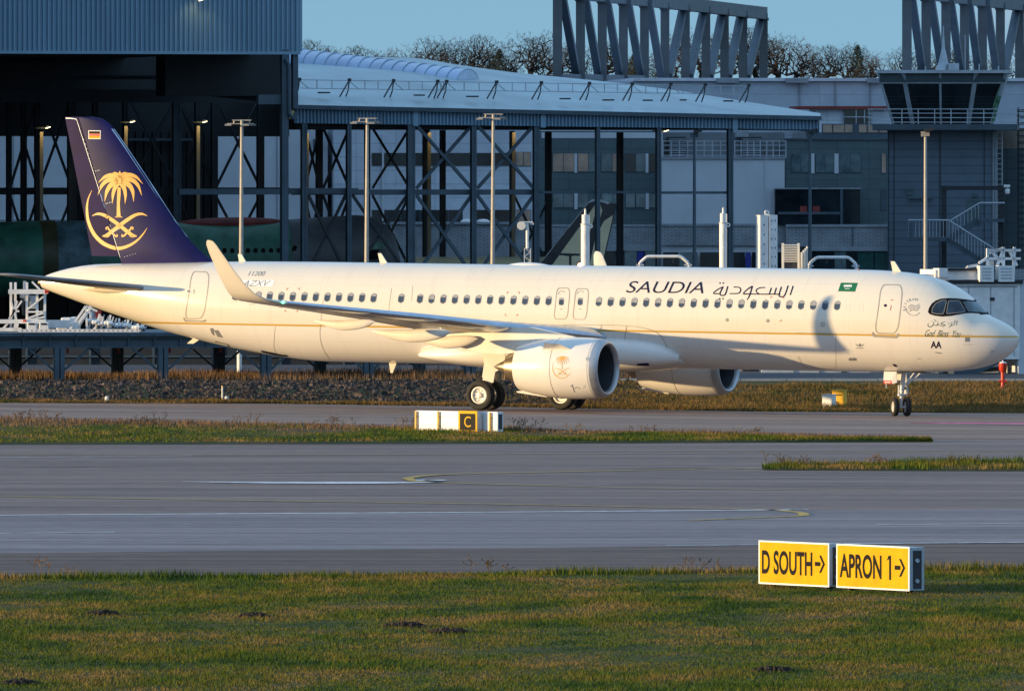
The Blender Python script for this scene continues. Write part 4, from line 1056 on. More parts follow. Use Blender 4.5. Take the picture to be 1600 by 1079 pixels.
decal('flag_border', [[(138.1, 203.9), (157.4, 204.1), (157.2, 217.4), (138.3, 217.2)]], M_WHITE, 'fin', fin, .010)
for k, (nm, m) in enumerate((('flag_black', M_BLK), ('flag_red', M_RED), ('flag_gold', M_SY))):
    decal(nm, [[(139.2, 205 + 3.75*k), (156.4, 205.2 + 3.75*k), (156.3, 208.9 + 3.75*k), (139.3, 208.7 + 3.75*k)]], m, 'fin', fin, .014)
decal('hinge_line', ribbon([(119.7, 186), (150, 281), (188, 402)], [.5]*3, 1, False) + ribbon([(100, 184.6), (112, 185.2), (120, 186.5)], [.8]*3), M_SLAT, 'fin', fin, .016)
dots = []
for a, b, n_ in (((131, 218), (146, 262), 7), ((147, 268), (155, 266), 4), ((166, 318), (174, 316), 4), ((178, 362), (187, 357), 5), ((195, 401), (212, 396), 5), ((144, 413), (182, 408.5), 15)):
    for i in range(n_): dots += disc2((a[0] + (b[0]-a[0])*i/max(1, n_-1), a[1] + (b[1]-a[1])*i/max(1, n_-1)), .55, 6)
decal('rivet_dots', dots, M_SLAT, 'fin', fin, .016)
eng_px = lambda pts: [(863.4 + (x - 242)/410*28.5, 555.5 + (y - 418)/524*35.0) for x, y in pts]
decal('emblem', [eng_px(p) for p in emblem(.62)], M_GOLD, 'engine', eng, .010, g=(5, 5))
decal('cowl_marking', [[(893, 600), (894.3, 600), (898, 612), (897, 612)]] + [p for x, y in ((895, 603.3), (901.5, 604.5), (892, 602.5), (899, 605.5), (905, 606)) for p in disc2((x, y), .9, 6)] + [[(912, 602), (915, 602), (915, 602.7), (912, 602.7)], [(911, 605), (914, 605), (914, 605.6), (911, 605.6)]], M_GREYT, 'engine', eng, .010)
decal('access_disc', disc2((918, 560.5), 3, 14), M_SB, 'engine', eng, .010)

# tailplane
def tailplane(sgn):
    rr = []
    for y, xle, ch, z in ((.4, 38.2, 3.5, 4.62), (1.0, 38.75, 3.3, 4.68), (3.4, 40.45, 2.35, 4.93), (5.7, 42.05, 1.55, 5.17), (6.05, 42.4, 1.35, 5.21), (6.2, 42.75, 1.0, 5.23), (6.25, 43.2, .5, 5.235)):
        up, lo = wsec(y, xle, ch, z, .10, R(-1.5), 0, .0); rr.append([(x, sgn*y_, zz) for x, y_, zz in up + lo[::-1][1:-1]])
    h = MB().loft(rr).build('tailplane', M_WING, plane, smooth='auto')
    MB().loft([[(40.5 + dx, sgn*(.9 + .25*math.cos(a)*k + .15), 4.60 + .14*k*math.sin(a)) for a in np.linspace(0, 6.283, 12, endpoint=False)] for dx, k in ((-2.8, .05), (-2.0, .7), (-.8, 1), (.6, 1), (1.6, .1))]).build('root_fairing', M_CREAM, h, smooth='auto', off=(X0, 0, 0))
tailplane(1); tailplane(-1)

# blade aerials, drain mast, beacon
def blade(x0, x1, xt0, xt1, z0, z1, name='blade_aerial'):
    MB().prism([(x0, -.03, z0), (x1, -.03, z0), (xt1, -.03, z1), (xt0, -.03, z1)], (0, .06, 0)).build(name, M_CREAM, plane)
blade(34.98, 35.3, 35.2, 35.36, 5.84, 6.16); blade(28.4, 28.75, 28.72, 28.86, 5.84, 6.28); blade(5.15, 5.55, 5.5, 5.66, 5.74, 6.24); blade(28.3, 27.93, 28.22, 28.12, 1.8, 1.36, 'drain_mast')
blade(36.9, 37.3, 37.4, 37.7, 2.72, 2.42, 'drain_mast')
MB().lathe([(0, .10), (.06, .09), (.1, .04), (.11, .001)], (19.6, 0, 5.885), 'z', 14).build('beacon', mat('beacon_red', (.8, .05, .03), .3, emit=((1, .12, .06), 14)), plane)
MB().lathe([(0, .05), (.04, .04), (.06, .001)], (7.0, 0.2, 5.865), 'z', 12).build('roof_lamp', M_RUST, plane)
MB().loft([[(21.0 + 1.9*t, .28*math.sin(math.pi*max(.02, min(.98, t)))**.6*math.cos(a), 5.86 + .13*math.sin(math.pi*max(.02, min(.98, t)))**.6*math.sin(a)) for a in np.linspace(0, 6.283, 14, endpoint=False)] for t in np.linspace(0, 1, 12)]).build('radome_fairing', M_COWL, plane, smooth='auto')

# landing gear
def wheel(parent, c, r, wd, axis, name='wheel'):
    """tyre with a dished rim; axis is a unit vector in the aircraft frame."""
    a = Vector(axis).normalized(); u = a.cross(Vector((0, 0, 1))).normalized(); w_ = u.cross(a)
    def turn(prof, n=40):
        mb = MB(); vs, fs = [], []
        for t, rr in prof:
            for i in range(n):
                g = 2*math.pi*i/n; p = Vector(c) + a*t + u*(rr*math.cos(g)) + w_*(rr*math.sin(g)); vs.append(tuple(p))
        for k in range(len(prof) - 1):
            for i in range(n): fs.append((k*n+i, k*n+(i+1) % n, (k+1)*n+(i+1) % n, (k+1)*n+i))
        return mb.add(vs, fs)
    h = wd/2
    ty = turn([(-h*.7, r*.56), (-h*.95, r*.66), (-h, r*.80), (-h*.86, r*.93), (-h*.5, r*.99), (-h*.18, r), (-h*.15, r*.985), (-h*.1, r), (h*.1, r), (h*.15, r*.985), (h*.18, r), (h*.5, r*.99), (h*.86, r*.93), (h, r*.80), (h*.95, r*.66), (h*.7, r*.56)])
    o = ty.build(name, M_TYRE, parent, smooth='auto')
    turn([(-h*.72, r*.57), (-h*.72, r*.48), (-h*.35, r*.42), (-h*.35, r*.2), (-h*.65, r*.15), (-h*.65, .001)]).build('rim', M_RIM, o, smooth='auto', off=OFF[o.name])
    turn([(h*.72, r*.57), (h*.74, r*.50), (h*.40, r*.43), (h*.36, r*.22), (h*.72, r*.16), (h*.78, .001)]).build('rim', M_RIM, o, smooth='auto', off=OFF[o.name])
    mb = MB()
    for i in range(9):
        g = 2*math.pi*i/9; p = Vector(c) + u*(r*.33*math.cos(g)) + w_*(r*.33*math.sin(g)); mb.tube(p + a*h*.34, p + a*h*.48, r*.035, 6)
    mb.build('wheel_bolt', M_DK, o, off=OFF[o.name])
    return o
def main_gear(sgn):
    y = sgn*3.795
    g = MB().tube((21.98, y, .60), (21.98, y, 1.35), .10, 16).tube((21.98, y, 1.3), (21.85, y - sgn*.25, 3.0), .15, 16).build('main_gear_leg', M_STRUT, plane, smooth='auto')
    MB().tube((21.98, y - .62, .60), (21.98, y + .62, .60), .075, 14).build('axle', M_STRUT, g, off=(X0, 0, 0))
    MB().bar((21.98, y, 1.0), (22.2, y, .85), .06).bar((22.2, y, .85), (22.02, y, .66), .06).bar((21.85, y, 1.9), (21.5, y - sgn*1.4, 2.9), .11).build('side_stay', M_STRUT, g, off=(X0, 0, 0))
    MB().prism([(21.35, y + sgn*.38, 1.55), (21.43, y + sgn*.38, 1.12), (21.92, y + sgn*.38, 1.12), (21.84, y + sgn*.38, 1.85), (21.90, y + sgn*.45, 2.3), (22.45, y + sgn*.55, 3.1), (21.1, y + sgn*.55, 3.1), (20.85, y + sgn*.47, 2.2), (20.95, y + sgn*.42, 1.75)], (0, .05*sgn, 0)).build('gear_door', M_FAIR, g, off=(X0, 0, 0))
    zw = .60 if sgn > 0 else .52
    for dy in (-.4635, .4635): wheel(plane, (21.98, y + dy, zw), .615, .43, (0, sgn, 0), 'main_wheel')
main_gear(1); main_gear(-1)
st = R(-50)
aS = Vector((0, 1, 0)); 
# steered axle: the starboard end swings forward-left as the wheels turn towards the camera
fwd = Vector((-1, 0, 0)); axn = Vector((math.sin(R(50)), math.cos(R(50)), 0))
ng = MB().tube((5.15, 0, .36), (5.12, 0, 1.0), .06, 14).tube((5.12, 0, .95), (5.02, 0, 1.9), .095, 14).build('nose_gear_leg', M_STRUT, plane, smooth='auto')
MB().tube(Vector((5.15, 0, .36)) - axn*.3, Vector((5.15, 0, .36)) + axn*.3, .045, 12).build('axle', M_STRUT, ng, off=(X0, 0, 0))
MB().bar((5.05, 0, 1.15), (4.2, 0, 1.85), .06).bar((4.95, .12, 1.25), (4.45, .12, 1.85), .04).bar(Vector((5.12, 0, .95)), Vector((5.12, 0, .75)) + axn.cross(Vector((0, 0, 1)))*.22, .05).bar(Vector((5.12, 0, .75)) + axn.cross(Vector((0, 0, 1)))*.22, (5.14, 0, .48), .05).build('drag_stay', M_STRUT, ng, off=(X0, 0, 0))
MB().tube((5.08, -.28, .86), (5.08, .42, .86), .05, 10).tube((5.10, .34, .84), (5.10, .34, 1.25), .035, 8).box((4.98, -.34, .9), (5.12, -.2, 1.06)).build('steering_jack', M_STRUT, ng, off=(X0, 0, 0))
mb = MB()
for yy in (-.22, .22): mb.lathe([(-.03, .001), (-.03, .07), (.05, .08), (.07, .05)], (4.95, yy, 1.12), 'x', 14)
mb.build('taxi_lamp', M_CHROME, ng, off=(X0, 0, 0))
for s in (-1, 1): wheel(plane, Vector((5.15, 0, .375)) + axn*(s*.255), .375, .22, axn*s if s > 0 else axn*s, 'nose_wheel')
def ngdoor(y, s):
    dr = MB().prism([(5.70, y, 1.80), (5.14, y, 1.80), (5.12, y + .02*s, 1.36), (5.30, y + .06*s, 1.30), (5.34, y + .05*s, 1.44), (5.70, y + .05*s, 1.44)], (0, .03*s, 0)).build('nose_gear_door', M_COWL, ng, off=(X0, 0, 0))
    return dr
ngdoor(.45, 1); ngdoor(-.45, -1)
MB().box((5.33, .50, 1.30), (5.70, .52, 1.44)).build('warning_placard', M_RED, ng, off=(X0, 0, 0))
mb = MB()
for k in range(4): mb.box((5.40 + .065*k, .522, 1.345), (5.445 + .065*k, .524, 1.395))
mb.build('placard_lettering', M_WHITE, ng, off=(X0, 0, 0))
MB().bar((5.58, .51, 1.3), (5.58, .51, 1.12), .03).build('pin_ribbon', M_SB, ng, off=(X0, 0, 0))
MB().loft([[(4.0 + dx, .42*math.cos(a), 1.79 + .02*math.sin(a)) for a in np.linspace(0, 6.283, 12, endpoint=False)] for dx in (0, 1.9)]).build('gear_bay', M_DUCT, ng, off=(X0, 0, 0))

# ------------------------------------------------------------------ buildings behind the taxiway
ALPHA = R(16)
GA = 0.64                                      # apron level
class Fac:
    """a wall plane set at an angle; s runs along it, d into it, z up."""
    def __init__(s, px, Y, a=ALPHA):
        s.Y0, s.X0, s.a = Y, (px - 800) / FPX * Y, a; s.c, s.n = math.cos(a), math.sin(a)
    def s(s, px, d=0.0):
        k = (px - 800) / FPX
        return (k*(s.Y0 + d*s.c) - s.X0 + d*s.n) / (s.c - k*s.n)
    def z(s, px, py, d=0.0):
        Y = s.Y0 + s.s(px, d)*s.n + d*s.c
        return CAMH - (py - HORZ) / FPX * Y
    def pt(s, px, py, d=0.0): return (s.s(px, d), d, s.z(px, py, d))
    def thing(s, name, label, cat, px, d=0.0, group=None, z=0.0):
        s0 = s.s(px, d)
        return thing(name, label, cat, (s.X0 + s0*s.c - d*s.n, s.Y0 + s0*s.n + d*s.c, z), s.a, group, off=(s0, d, z))
    def rect(s, mb, x0, y0, x1, y1, d0, d1):
        """box whose front face covers the photo rectangle at depth d0."""
        return mb.box((s.s(x0, d0), d0, s.z((x0+x1)/2, y0, d0)), (s.s(x1, d0), d1, s.z((x0+x1)/2, y1, d0)))

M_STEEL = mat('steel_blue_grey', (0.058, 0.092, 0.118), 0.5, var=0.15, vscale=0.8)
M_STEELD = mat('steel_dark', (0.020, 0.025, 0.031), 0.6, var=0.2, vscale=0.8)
M_CLAD = mat('cladding_blue_grey', (0.22, 0.36, 0.47), 0.45, var=0.10, vscale=0.25, stretch=(1, 1, .2))
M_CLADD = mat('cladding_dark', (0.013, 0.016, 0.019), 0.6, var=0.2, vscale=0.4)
M_ROOF = mat('roof_sheet', (0.32, 0.44, 0.47), 0.4, var=0.14, vscale=0.25, stretch=(1, .3, 1))
M_SKYL = mat('skylight_sheet', (0.36, 0.48, 0.68), 0.2, var=0.12, vscale=0.5)
M_GLASS = mat('dark_glass', (0.012, 0.02, 0.026), 0.08, spec=0.6, var=0.4, vscale=0.35)
M_WIN = mat('window_glass', (0.17, 0.24, 0.25), 0.12, spec=0.8, var=0.35, vscale=0.9, col2=(0.05, 0.08, 0.09))
M_WINW = mat('window_warm_reflection', (0.52, 0.36, 0.26), 0.4, var=0.25, vscale=0.8, col2=(0.26, 0.18, 0.14))  # warm sky reflection painted into the pane colour
M_PANW = panel_mat('panel_pale', (0.56, 0.61, 0.68), 2.4, .82, .03, .70)
M_PANL = panel_mat('panel_long_hall', (0.47, 0.53, 0.60), 5.4, 1.35, .03, .72)
M_PANB = panel_mat('panel_slate', (0.080, 0.125, 0.135), 1.9, .62, .025, .62)
M_PANT = panel_mat('panel_tower', (0.115, 0.16, 0.205), 3.2, .46, .025, .45)
M_BRICK = panel_mat('brick_pale', (0.34, 0.37, 0.40), .45, .11, .022, .45, offset=.5, var=.12)
M_CONC = mat('concrete_band', (0.28, 0.31, 0.34), 0.7, var=0.1)
M_WALLW = mat('render_white', (0.55, 0.58, 0.62), 0.6, var=0.06, vscale=0.3)
M_RAIL = mat('rail_galvanised', (0.42, 0.46, 0.50), 0.4, metal=0.3, var=0.1)
M_BLUE = mat('panel_royal_blue', (0.02, 0.035, 0.28), 0.5, var=0.1)
M_REDROOF = mat('red_cover', (0.26, 0.035, 0.025), 0.7, var=0.2)
M_WMET = mat('equipment_white', (0.82, 0.80, 0.77), 0.45, var=0.08, vscale=2)
M_LAMPPOST = mat('lamp_post_grey', (0.42, 0.38, 0.33), 0.5, var=0.08, vscale=2)

def corrugated(mb, s0, s1, z0, z1, d, pitch, depth):
    n = int(abs(s1 - s0) / pitch); vs, fs = [], []
    prof = ((0, 0), (.34, 0), (.44, 1), (.90, 1), (1.0, 0))
    pts = []
    for i in range(n):
        for u, w in prof[:-1]: pts.append((s0 + (i + u)*pitch, d + w*depth))
    pts.append((s0 + n*pitch, d)); 
    if pts[-1][0] < s1: pts.append((s1, d))
    for x, y in pts: vs += [(x, y, z0), (x, y, z1)]
    fs = [(2*i, 2*i+2, 2*i+3, 2*i+1) for i in range(len(pts) - 1)]
    return mb.add(vs, fs)

# --- big hangar on the left: added shade block out to the left, open bay towards us
HG = Fac(468, 650)
hg = HG.thing('hangar', 'tall hangar with a blue grey corrugated front above a dark open bay', 'hangar', 200, 0)
zs = HG.z(234, 80)
sR, sL = HG.s(468), HG.s(0) - 14
corrugated(MB(), sL, sR, zs, 34, 0, .268, .14).build('front_cladding', M_CLAD, hg)
MB().box((sL, -.03, zs - .16), (sR + .05, .06, zs - .002)).box((sR + .002, -.04, zs), (sR + .14, .10, 34)).build('edge_flashing', M_CLAD, hg)
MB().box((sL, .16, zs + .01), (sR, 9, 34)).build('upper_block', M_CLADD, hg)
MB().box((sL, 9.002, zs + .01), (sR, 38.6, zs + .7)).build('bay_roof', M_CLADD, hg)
# unseen block added out of view to keep the low sun off the buildings
MB().box((sL - 70, -36, .3), (sL - .02, 310, 33.6)).build('shade_block', M_CLADD, hg)
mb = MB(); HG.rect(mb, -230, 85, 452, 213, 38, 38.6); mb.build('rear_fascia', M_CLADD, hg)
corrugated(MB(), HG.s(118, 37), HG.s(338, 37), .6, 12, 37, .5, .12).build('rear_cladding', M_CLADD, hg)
# soffit steel: fascia truss seen inside the opening
mb = MB()
for (a, b, c_, d_) in ((-200, 140, 452, 160), (-200, 118, 452, 124)): HG.rect(mb, a, b, c_, d_, 20, 20.5)
mb.bar(HG.pt(272, 96, 12), HG.pt(330, 143, 12), .35).bar(HG.pt(330, 143, 12), HG.pt(440, 156, 12), .5)
mb.build('roof_truss', M_STEELD, hg)
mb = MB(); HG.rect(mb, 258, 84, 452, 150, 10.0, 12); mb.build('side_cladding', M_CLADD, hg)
mb = MB(); HG.rect(mb, -230, 353, 452, 560, 32, 32.3); mb.build('dark_backing', M_CLADD, hg)  # added dark sheet that blackens the lower bay
def column(px, w, y0, y1, d, par, fac, m, name='column'):
    mb = MB(); fac.rect(mb, px - w/2, y0, px + w/2, y1, d, d + .35)
    mb.box((fac.s(px - w/2, d) - .0, d - .03, fac.z(px, y0, d) - .001), (fac.s(px - w/2, d) + .10, d + .38, fac.z(px, y1, d)))
    mb.box((fac.s(px + w/2, d) - .10, d - .03, fac.z(px, y0, d) - .001), (fac.s(px + w/2, d), d + .38, fac.z(px, y1, d)))
    return mb.build(name, m, par)
GROUNDPY = 545
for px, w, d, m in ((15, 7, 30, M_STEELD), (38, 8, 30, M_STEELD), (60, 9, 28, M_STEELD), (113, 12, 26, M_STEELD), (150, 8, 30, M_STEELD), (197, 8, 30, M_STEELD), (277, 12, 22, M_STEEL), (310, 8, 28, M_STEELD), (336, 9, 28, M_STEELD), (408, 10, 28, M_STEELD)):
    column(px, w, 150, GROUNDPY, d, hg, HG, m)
def xbrace(fac, x0, y0, x1, y1, d, w, par, m):
    mb = MB().bar(fac.pt(x0, y0, d), fac.pt(x1, y1, d), w, w*.8).bar(fac.pt(x0, y1, d + .12), fac.pt(x1, y0, d + .12), w, w*.8)
    return mb.build('cross_brace', m, par)
for x0, x1 in ((15, 60), (60, 113), (200, 277), (277, 336), (336, 408)):
    xbrace(HG, x0, 150, x1, 296, 29, .16, hg, M_STEELD); xbrace(HG, x0, 304, x1, 440, 29, .16, hg, M_STEELD)
mb = MB(); HG.rect(mb, -230, 293, 452, 304, 29.6, 30); mb.build('girt', M_STEELD, hg)
mb = MB(); HG.rect(mb, 280, 295, 445, 304, 6.6, 7); mb.build('girt', M_STEEL, hg)
mb = MB(); HG.rect(mb, 182, 216, 302, 220, 36.5, 36.8); mb.build('pipe', M_STEEL, hg)
# corner column with rainwater pipe
mb = MB(); HG.rect(mb, 441, 78, 451, GROUNDPY, -.02, .5); HG.rect(mb, 458, 84, 466, 170, .1, .6); mb.build('corner_column', M_STEEL, hg)
MB().path([HG.pt(446, 92, -.12), HG.pt(451, 100, -.12), HG.pt(452, 108, -.12), HG.pt(452, 178, -.12), HG.pt(459, 186, -.12), HG.pt(463, 176, -.12)], .11, 8).build('rain_pipe', M_STEEL, hg)
mb = MB(); HG.rect(mb, 404, 148, 444, 163, .2, .7); mb.build('corner_beam', M_STEEL, hg)

def glow_lamp(px, py, fac, d, label, reach, power=26):
    """bracket lamp that is switched on and lights the post under it."""
    t = fac.thing('flood_lamp', label, 'lamp', px, d, 'lit lamps on the hangar posts', z=fac.z(px, py, d))
    a, _, z = fac.pt(px, py, d)
    if reach:
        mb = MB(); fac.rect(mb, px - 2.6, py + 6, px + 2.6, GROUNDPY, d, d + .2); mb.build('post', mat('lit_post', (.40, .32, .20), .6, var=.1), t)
        MB().bar((a - .45, d - .1, z), (a + .45, d - .1, z), .08).build('arm', M_STEELD, t)
    MB().bar((a + .16, d - .25, z + .05), (a + .44, d - .25, z + .12), .2, .09).build('head', M_STEELD, t)
    MB().bar((a + .18, d - .26, z - .02), (a + .42, d - .26, z + .05), .16, .03).build('lens', mat('lamp_lens', (.9, .8, .5), .3, emit=((1, .82, .45), 2.2)), t)
    L = bpy.data.lights.new('lamp_light', 'SPOT'); L.energy = power; L.color = (1, .78, .36); L.spot_size = R(100); L.spot_blend = .6; L.shadow_soft_size = .1
    o = bpy.data.objects.new('lamp_light', L); COL.objects.link(o); o.parent = t; o.location = (.1, -.75, .35); o.rotation_euler = (R(22), 0, 0)
    return t
for px, py, lab in ((65, 200, 'lit lamp and post in the dark bay left of the tail fin'), (197, 191, 'lit lamp and post in the dark bay just right of the fin tip'), (310, 191, 'lit lamp and post in the dark bay midway to the corner column')):
    glow_lamp(px, py, HG, 24, lab, True)
t = glow_lamp(304, 1, HG, -.3, 'lit wall lamp high on the corrugated hangar front', False, 14)

# --- open canopy hall to the right of the hangar
CN = Fac(800, 660)
cn = CN.thing('canopy_hall', 'open sided hall with a low curved sheet roof on blue steel columns', 'hangar', 800)
def eave(px): return 192.5 + (px - 460) * 0.0125          # fascia foot
def eavt(px): return 168.5 + (px - 460) * 0.0215
mb = MB()
n = 150
pts = []
pxs = np.linspace(460, 1278, n*4 + 1)
for i, px in enumerate(pxs):
    dd = 0.16 if i % 4 in (1, 2) else 0.0; s_ = CN.s(px, 0); pts.append((s_, dd, CN.z(px, eave(px)), CN.z(px, eavt(px))))
vs, fs = [], []
for s_, dd, a, b in pts: vs += [(s_, dd, a), (s_, dd, b)]
fs = [(2*i, 2*i+2, 2*i+3, 2*i+1) for i in range(len(pts) - 1)]
mb.add(vs, fs).build('fascia', M_CLAD, cn)
mb = MB()
for a, b in zip(np.linspace(456, 1282, 12)[:-1], np.linspace(456, 1282, 12)[1:]):
    p, q = CN.pt(a, eavt(a) - 1.5, -.1), CN.pt(b, eavt(b) - 1.5, -.1); mb.bar(p, q, .35, .22)
mb.build('gutter', M_STEEL, cn)
mb = MB()
for px in (650, 849, 1149): mb.box((CN.s(px - 4, -.08), -.08, CN.z(px, eave(px) + 2)), (CN.s(px + 4, -.08), -.02, CN.z(px, eavt(px))))
mb.build('expansion_strip', M_CLAD, cn)
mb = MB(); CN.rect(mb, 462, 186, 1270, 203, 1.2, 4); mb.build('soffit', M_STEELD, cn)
# roof surface: from the eave back and up, falling away to the right
back = pchip([452, 640, 720, 800, 880, 960, 1060, 1160, 1230, 1282], [88, 90.5, 102, 113, 121, 129, 142, 158, 169, 177])
rings = []
for px in np.linspace(456, 1282, 60):
    p0 = Vector(CN.pt(px, eavt(px) - 3, 0)); p1 = Vector(CN.pt(px, min(back(px), eavt(px) - 5), 44)); row = []
    for k in range(9):
        t = k / 8; q = p0.lerp(p1, t); q.z += .35*math.sin(math.pi*t)*min(1, (1282 - px)/250); row.append(tuple(q))
    row += [(p1.x, 44.3, p1.z - 1.2), (p0.x, .3, p0.z - .25)]
    rings.append(row)
MB().loft(rings).build('roof', M_ROOF, cn, smooth='auto')
# barrel skylight
A, B = Vector(CN.pt(438, 104, 35)), Vector(CN.pt(713, 138, 22)); dvec = (B - A); rad = 1.05
sk = []
NB = 40
for k in range(NB + 1):
    c0 = A + dvec * (k / NB); row = [(c0.x + 1.25*(1 - math.cos(math.pi*j/12)), c0.y + 2.0 - 2.0*math.cos(math.pi*j/12), c0.z + rad*math.sin(math.pi*j/12)**.85 + .05*j/12) for j in range(13)]
    sk.append(row)
skl = MB().loft(sk, closed=False, caps=False); skl.add(sk[-1], [tuple(range(13))])
sko = skl.build('skylight', M_SKYL, cn, smooth='auto')
mb = MB()
for k in range(0, 17):
    c0 = A + dvec * (k / 16); row = [(c0.x + 1.25*(1 - math.cos(math.pi*j/12)), c0.y + 2.0 - 2.03*math.cos(math.pi*j/12), c0.z + .01 + (rad + .02)*math.sin(math.pi*j/12)**.85 + .05*j/12) for j in range(13)]
    mb.path(row, .03, 4)
mb.bar((A.x, A.y - .06, A.z - .02), (B.x, B.y - .06, B.z - .02), .08, .06)
mb.build('skylight_rib', M_CLAD, sko, off=OFF[sko.name])
MB().prism([(A.x, A.y - .03, A.z - .06), (B.x, B.y - .03, B.z - .06), (B.x + 2.5, B.y + 4.0, B.z), (A.x + 2.5, A.y + 4.0, A.z)], (0, 0, -.45)).build('skylight_curb', M_CONC, sko, off=OFF[sko.name])
# columns, girts, braces
for px, w in ((476, 8), (546, 6.5), (643, 11.5), (741, 7.5), (839, 8.5), (935, 5.5), (1030, 6.5), (1142, 7.5)):
    column(px, w, eave(px) + .5, GROUNDPY, .1, cn, CN, M_STEEL)
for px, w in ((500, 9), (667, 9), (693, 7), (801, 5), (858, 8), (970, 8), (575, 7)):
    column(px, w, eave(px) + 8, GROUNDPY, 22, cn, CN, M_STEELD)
for (a, b, y0, y1) in ((452, 560, 294, 303), (560, 835, 296, 304), (845, 1030, 298.5, 302), (1030, 1140, 299, 303)):
    mb = MB(); CN.rect(mb, a, y0, b, y1, .5, .8); mb.build('girt', M_STEEL, cn)
mb = MB(); CN.rect(mb, 458, 297, 836, 304.5, 22.4, 22.8); mb.build('girt', M_STEELD, cn)
for x0, x1, d, w, m in ((651, 737, .35, .20, M_STEEL), (746, 834, .35, .20, M_STEEL)):
    xbrace(CN, x0, 196, x1, 294, d, w, cn, m); xbrace(CN, x0, 305, x1, 428, d, w, cn, m)
for x0, x1, d, w, m in ((505, 546, 22, .16, M_STEELD), (582, 640, 22, .15, M_STEELD), (476, 500, 22, .15, M_STEELD)):
    xbrace(CN, x0, 200, x1, 294, d, w, cn, m); xbrace(CN, x0, 305, x1, 418, d, w, cn, m)
xbrace(CN, 482, 305, 540, 425, .35, .18, cn, M_STEELD); xbrace(CN, 551, 305, 636, 428, .35, .18, cn, M_STEELD)
xbrace(CN, 801, 300, 862, 428, 22, .14, cn, M_STEELD)
for px, py, lab in ((480, 202, 'lit lamp on the canopy post beside the hangar corner'), (671, 201, 'lit lamp on the canopy post right of the wide column'), (803, 201, 'lit lamp on the canopy post left of the slate office'), (1031, 205, 'lit lamp on the canopy post at the white plant block')):
    t = glow_lamp(px, py, CN, 20, lab, True, 20)
# guard frames standing on the roof slope
gr = CN.thing('roof_guard_rail', 'zigzag guard rail of thin frames along the curved canopy roof', 'railing', 800, 6)
gx_ = [468, 546, 615, 684, 698, 776, 846, 921, 988, 1048, 1102, 1170]
def gtop(px): return 124 + (px - 468) * .0135
for i, px in enumerate(gx_):
    mb = MB(); tp = CN.pt(px, gtop(px), 6)
    mb.bar(tp, CN.pt(px - 15, gtop(px) + 26, 5), .06).bar(tp, CN.pt(px - 2, gtop(px) + 16, 6.4), .06).bar(CN.pt(px - 2, gtop(px) + 16, 6.4), CN.pt(px - 6, gtop(px) + 27, 6.4), .06)
    mb.box((tp[0] - .09, tp[1] - .06, tp[2] - .08), (tp[0] + .09, tp[1] + .06, tp[2] + .08)); mb.build('frame', M_STEELD, gr)
mb = MB()
for a, b in zip(gx_[:-1], gx_[1:]):
    mb.bar(CN.pt(a, gtop(a) + 1, 6), CN.pt(b, gtop(b) + 1, 6), .045).bar(CN.pt(a, gtop(a) + 14, 6), CN.pt(b, gtop(b) + 14, 6), .045)
    for k in (.35, .65): x = a + (b - a)*k; mb.bar(CN.pt(x, gtop(x) + 1, 6), CN.pt(x, gtop(x) + 14, 6), .045)
    mb.bar(CN.pt(a, gtop(a) + 2, 6), CN.pt(a + 14, gtop(a) + 14, 6), .045)
mb.build('rail', M_RAIL, gr)
mb = MB()
for a, b, y in ((500, 516, 146), (650, 664, 150), (732, 748, 152), (878, 892, 155.5), (945, 960, 157.5), (1008, 1020, 158), (1066, 1073, 157.5), (1134, 1146, 159)):
    mb.box(CN.pt(a, y, 4), (CN.s(b, 4), 4.5, CN.z(b, y, 4) + .08))
mb.build('roof_cleat', M_STEELD, gr)

# --- buildings seen through the steelwork
BG = Fac(800, 738, R(4))
def bwall(name, label, cat, px0, px1, ytop, m, d=0, dep=26, ybot=560):
    t = BG.thing(name, label, cat, (px0 + px1)/2, d)
    mb = MB(); BG.rect(mb, px0, ytop, px1, ybot, d, d + dep); mb.build('wall', m, t)
    return t
def brect(t, name, m, x0, y0, x1, y1, d=0, proud=.05, dep=.0):
    mb = MB(); BG.rect(mb, x0, y0, x1, y1, d - proud, d - .004 + dep); return mb.build(name, m, t)
def bwindow(t, x0, y0, x1, y1, d=0, m=None, mull=()):
    f = brect(t, 'window', M_STEEL, x0 - .6, y0 - .6, x1 + .6, y1 + .8, d, .05)
    mb = MB(); BG.rect(mb, x0, y0, x1, y1, d - .062, d - .052); mb.build('pane', m or M_WIN, f, off=OFF[f.name])
    if mull:
        mb = MB()
        for x in mull: BG.rect(mb, x - .5, y0, x + .5, y1, d - .085, d - .063)
        mb.build('mullion', M_STEEL, f, off=OFF[f.name])
    return f
t = bwall('pale_workshop', 'plain pale blue building seen through the dark hangar bay', 'building', -260, 512, 196, M_WALLW, 2)
brect(t, 'seam', M_CONC, 432, 205, 433.5, 345, 2); brect(t, 'seam', M_CONC, 20, 205, 21.5, 345, 2); brect(t, 'duct', M_STEEL, 490, 217, 499, 229, 2, .5)
brect(t, 'plinth', M_BRICK, -260, 343, 512, 352, 2, .2)
t = bwall('panel_office', 'pale panelled office with two dark window bands', 'building', 522, 838, 192, M_PANW, 0)
brect(t, 'window_band', M_GLASS, 581, 239, 806, 259); brect(t, 'window_band', M_GLASS, 581, 328, 800, 347)
for x in (600, 626, 656, 700, 722, 770): brect(t, 'mullion', M_STEEL, x, 328, x + 1.2, 347, 0, .08)
brect(t, 'pale_panel', M_WALLW, 722, 328, 735, 347, 0, .07)
brect(t, 'pipe', M_WALLW, 597, 210, 600, 345, 0, .2)
bwindow(t, 808, 238, 829, 259, 0, M_WINW, (818,)); bwindow(t, 808, 328, 829, 348, 0, M_WINW)
t = bwall('brick_annex', 'low pale brick annex with little white roof domes', 'building', 612, 842, 350, M_BRICK, -3, 3)
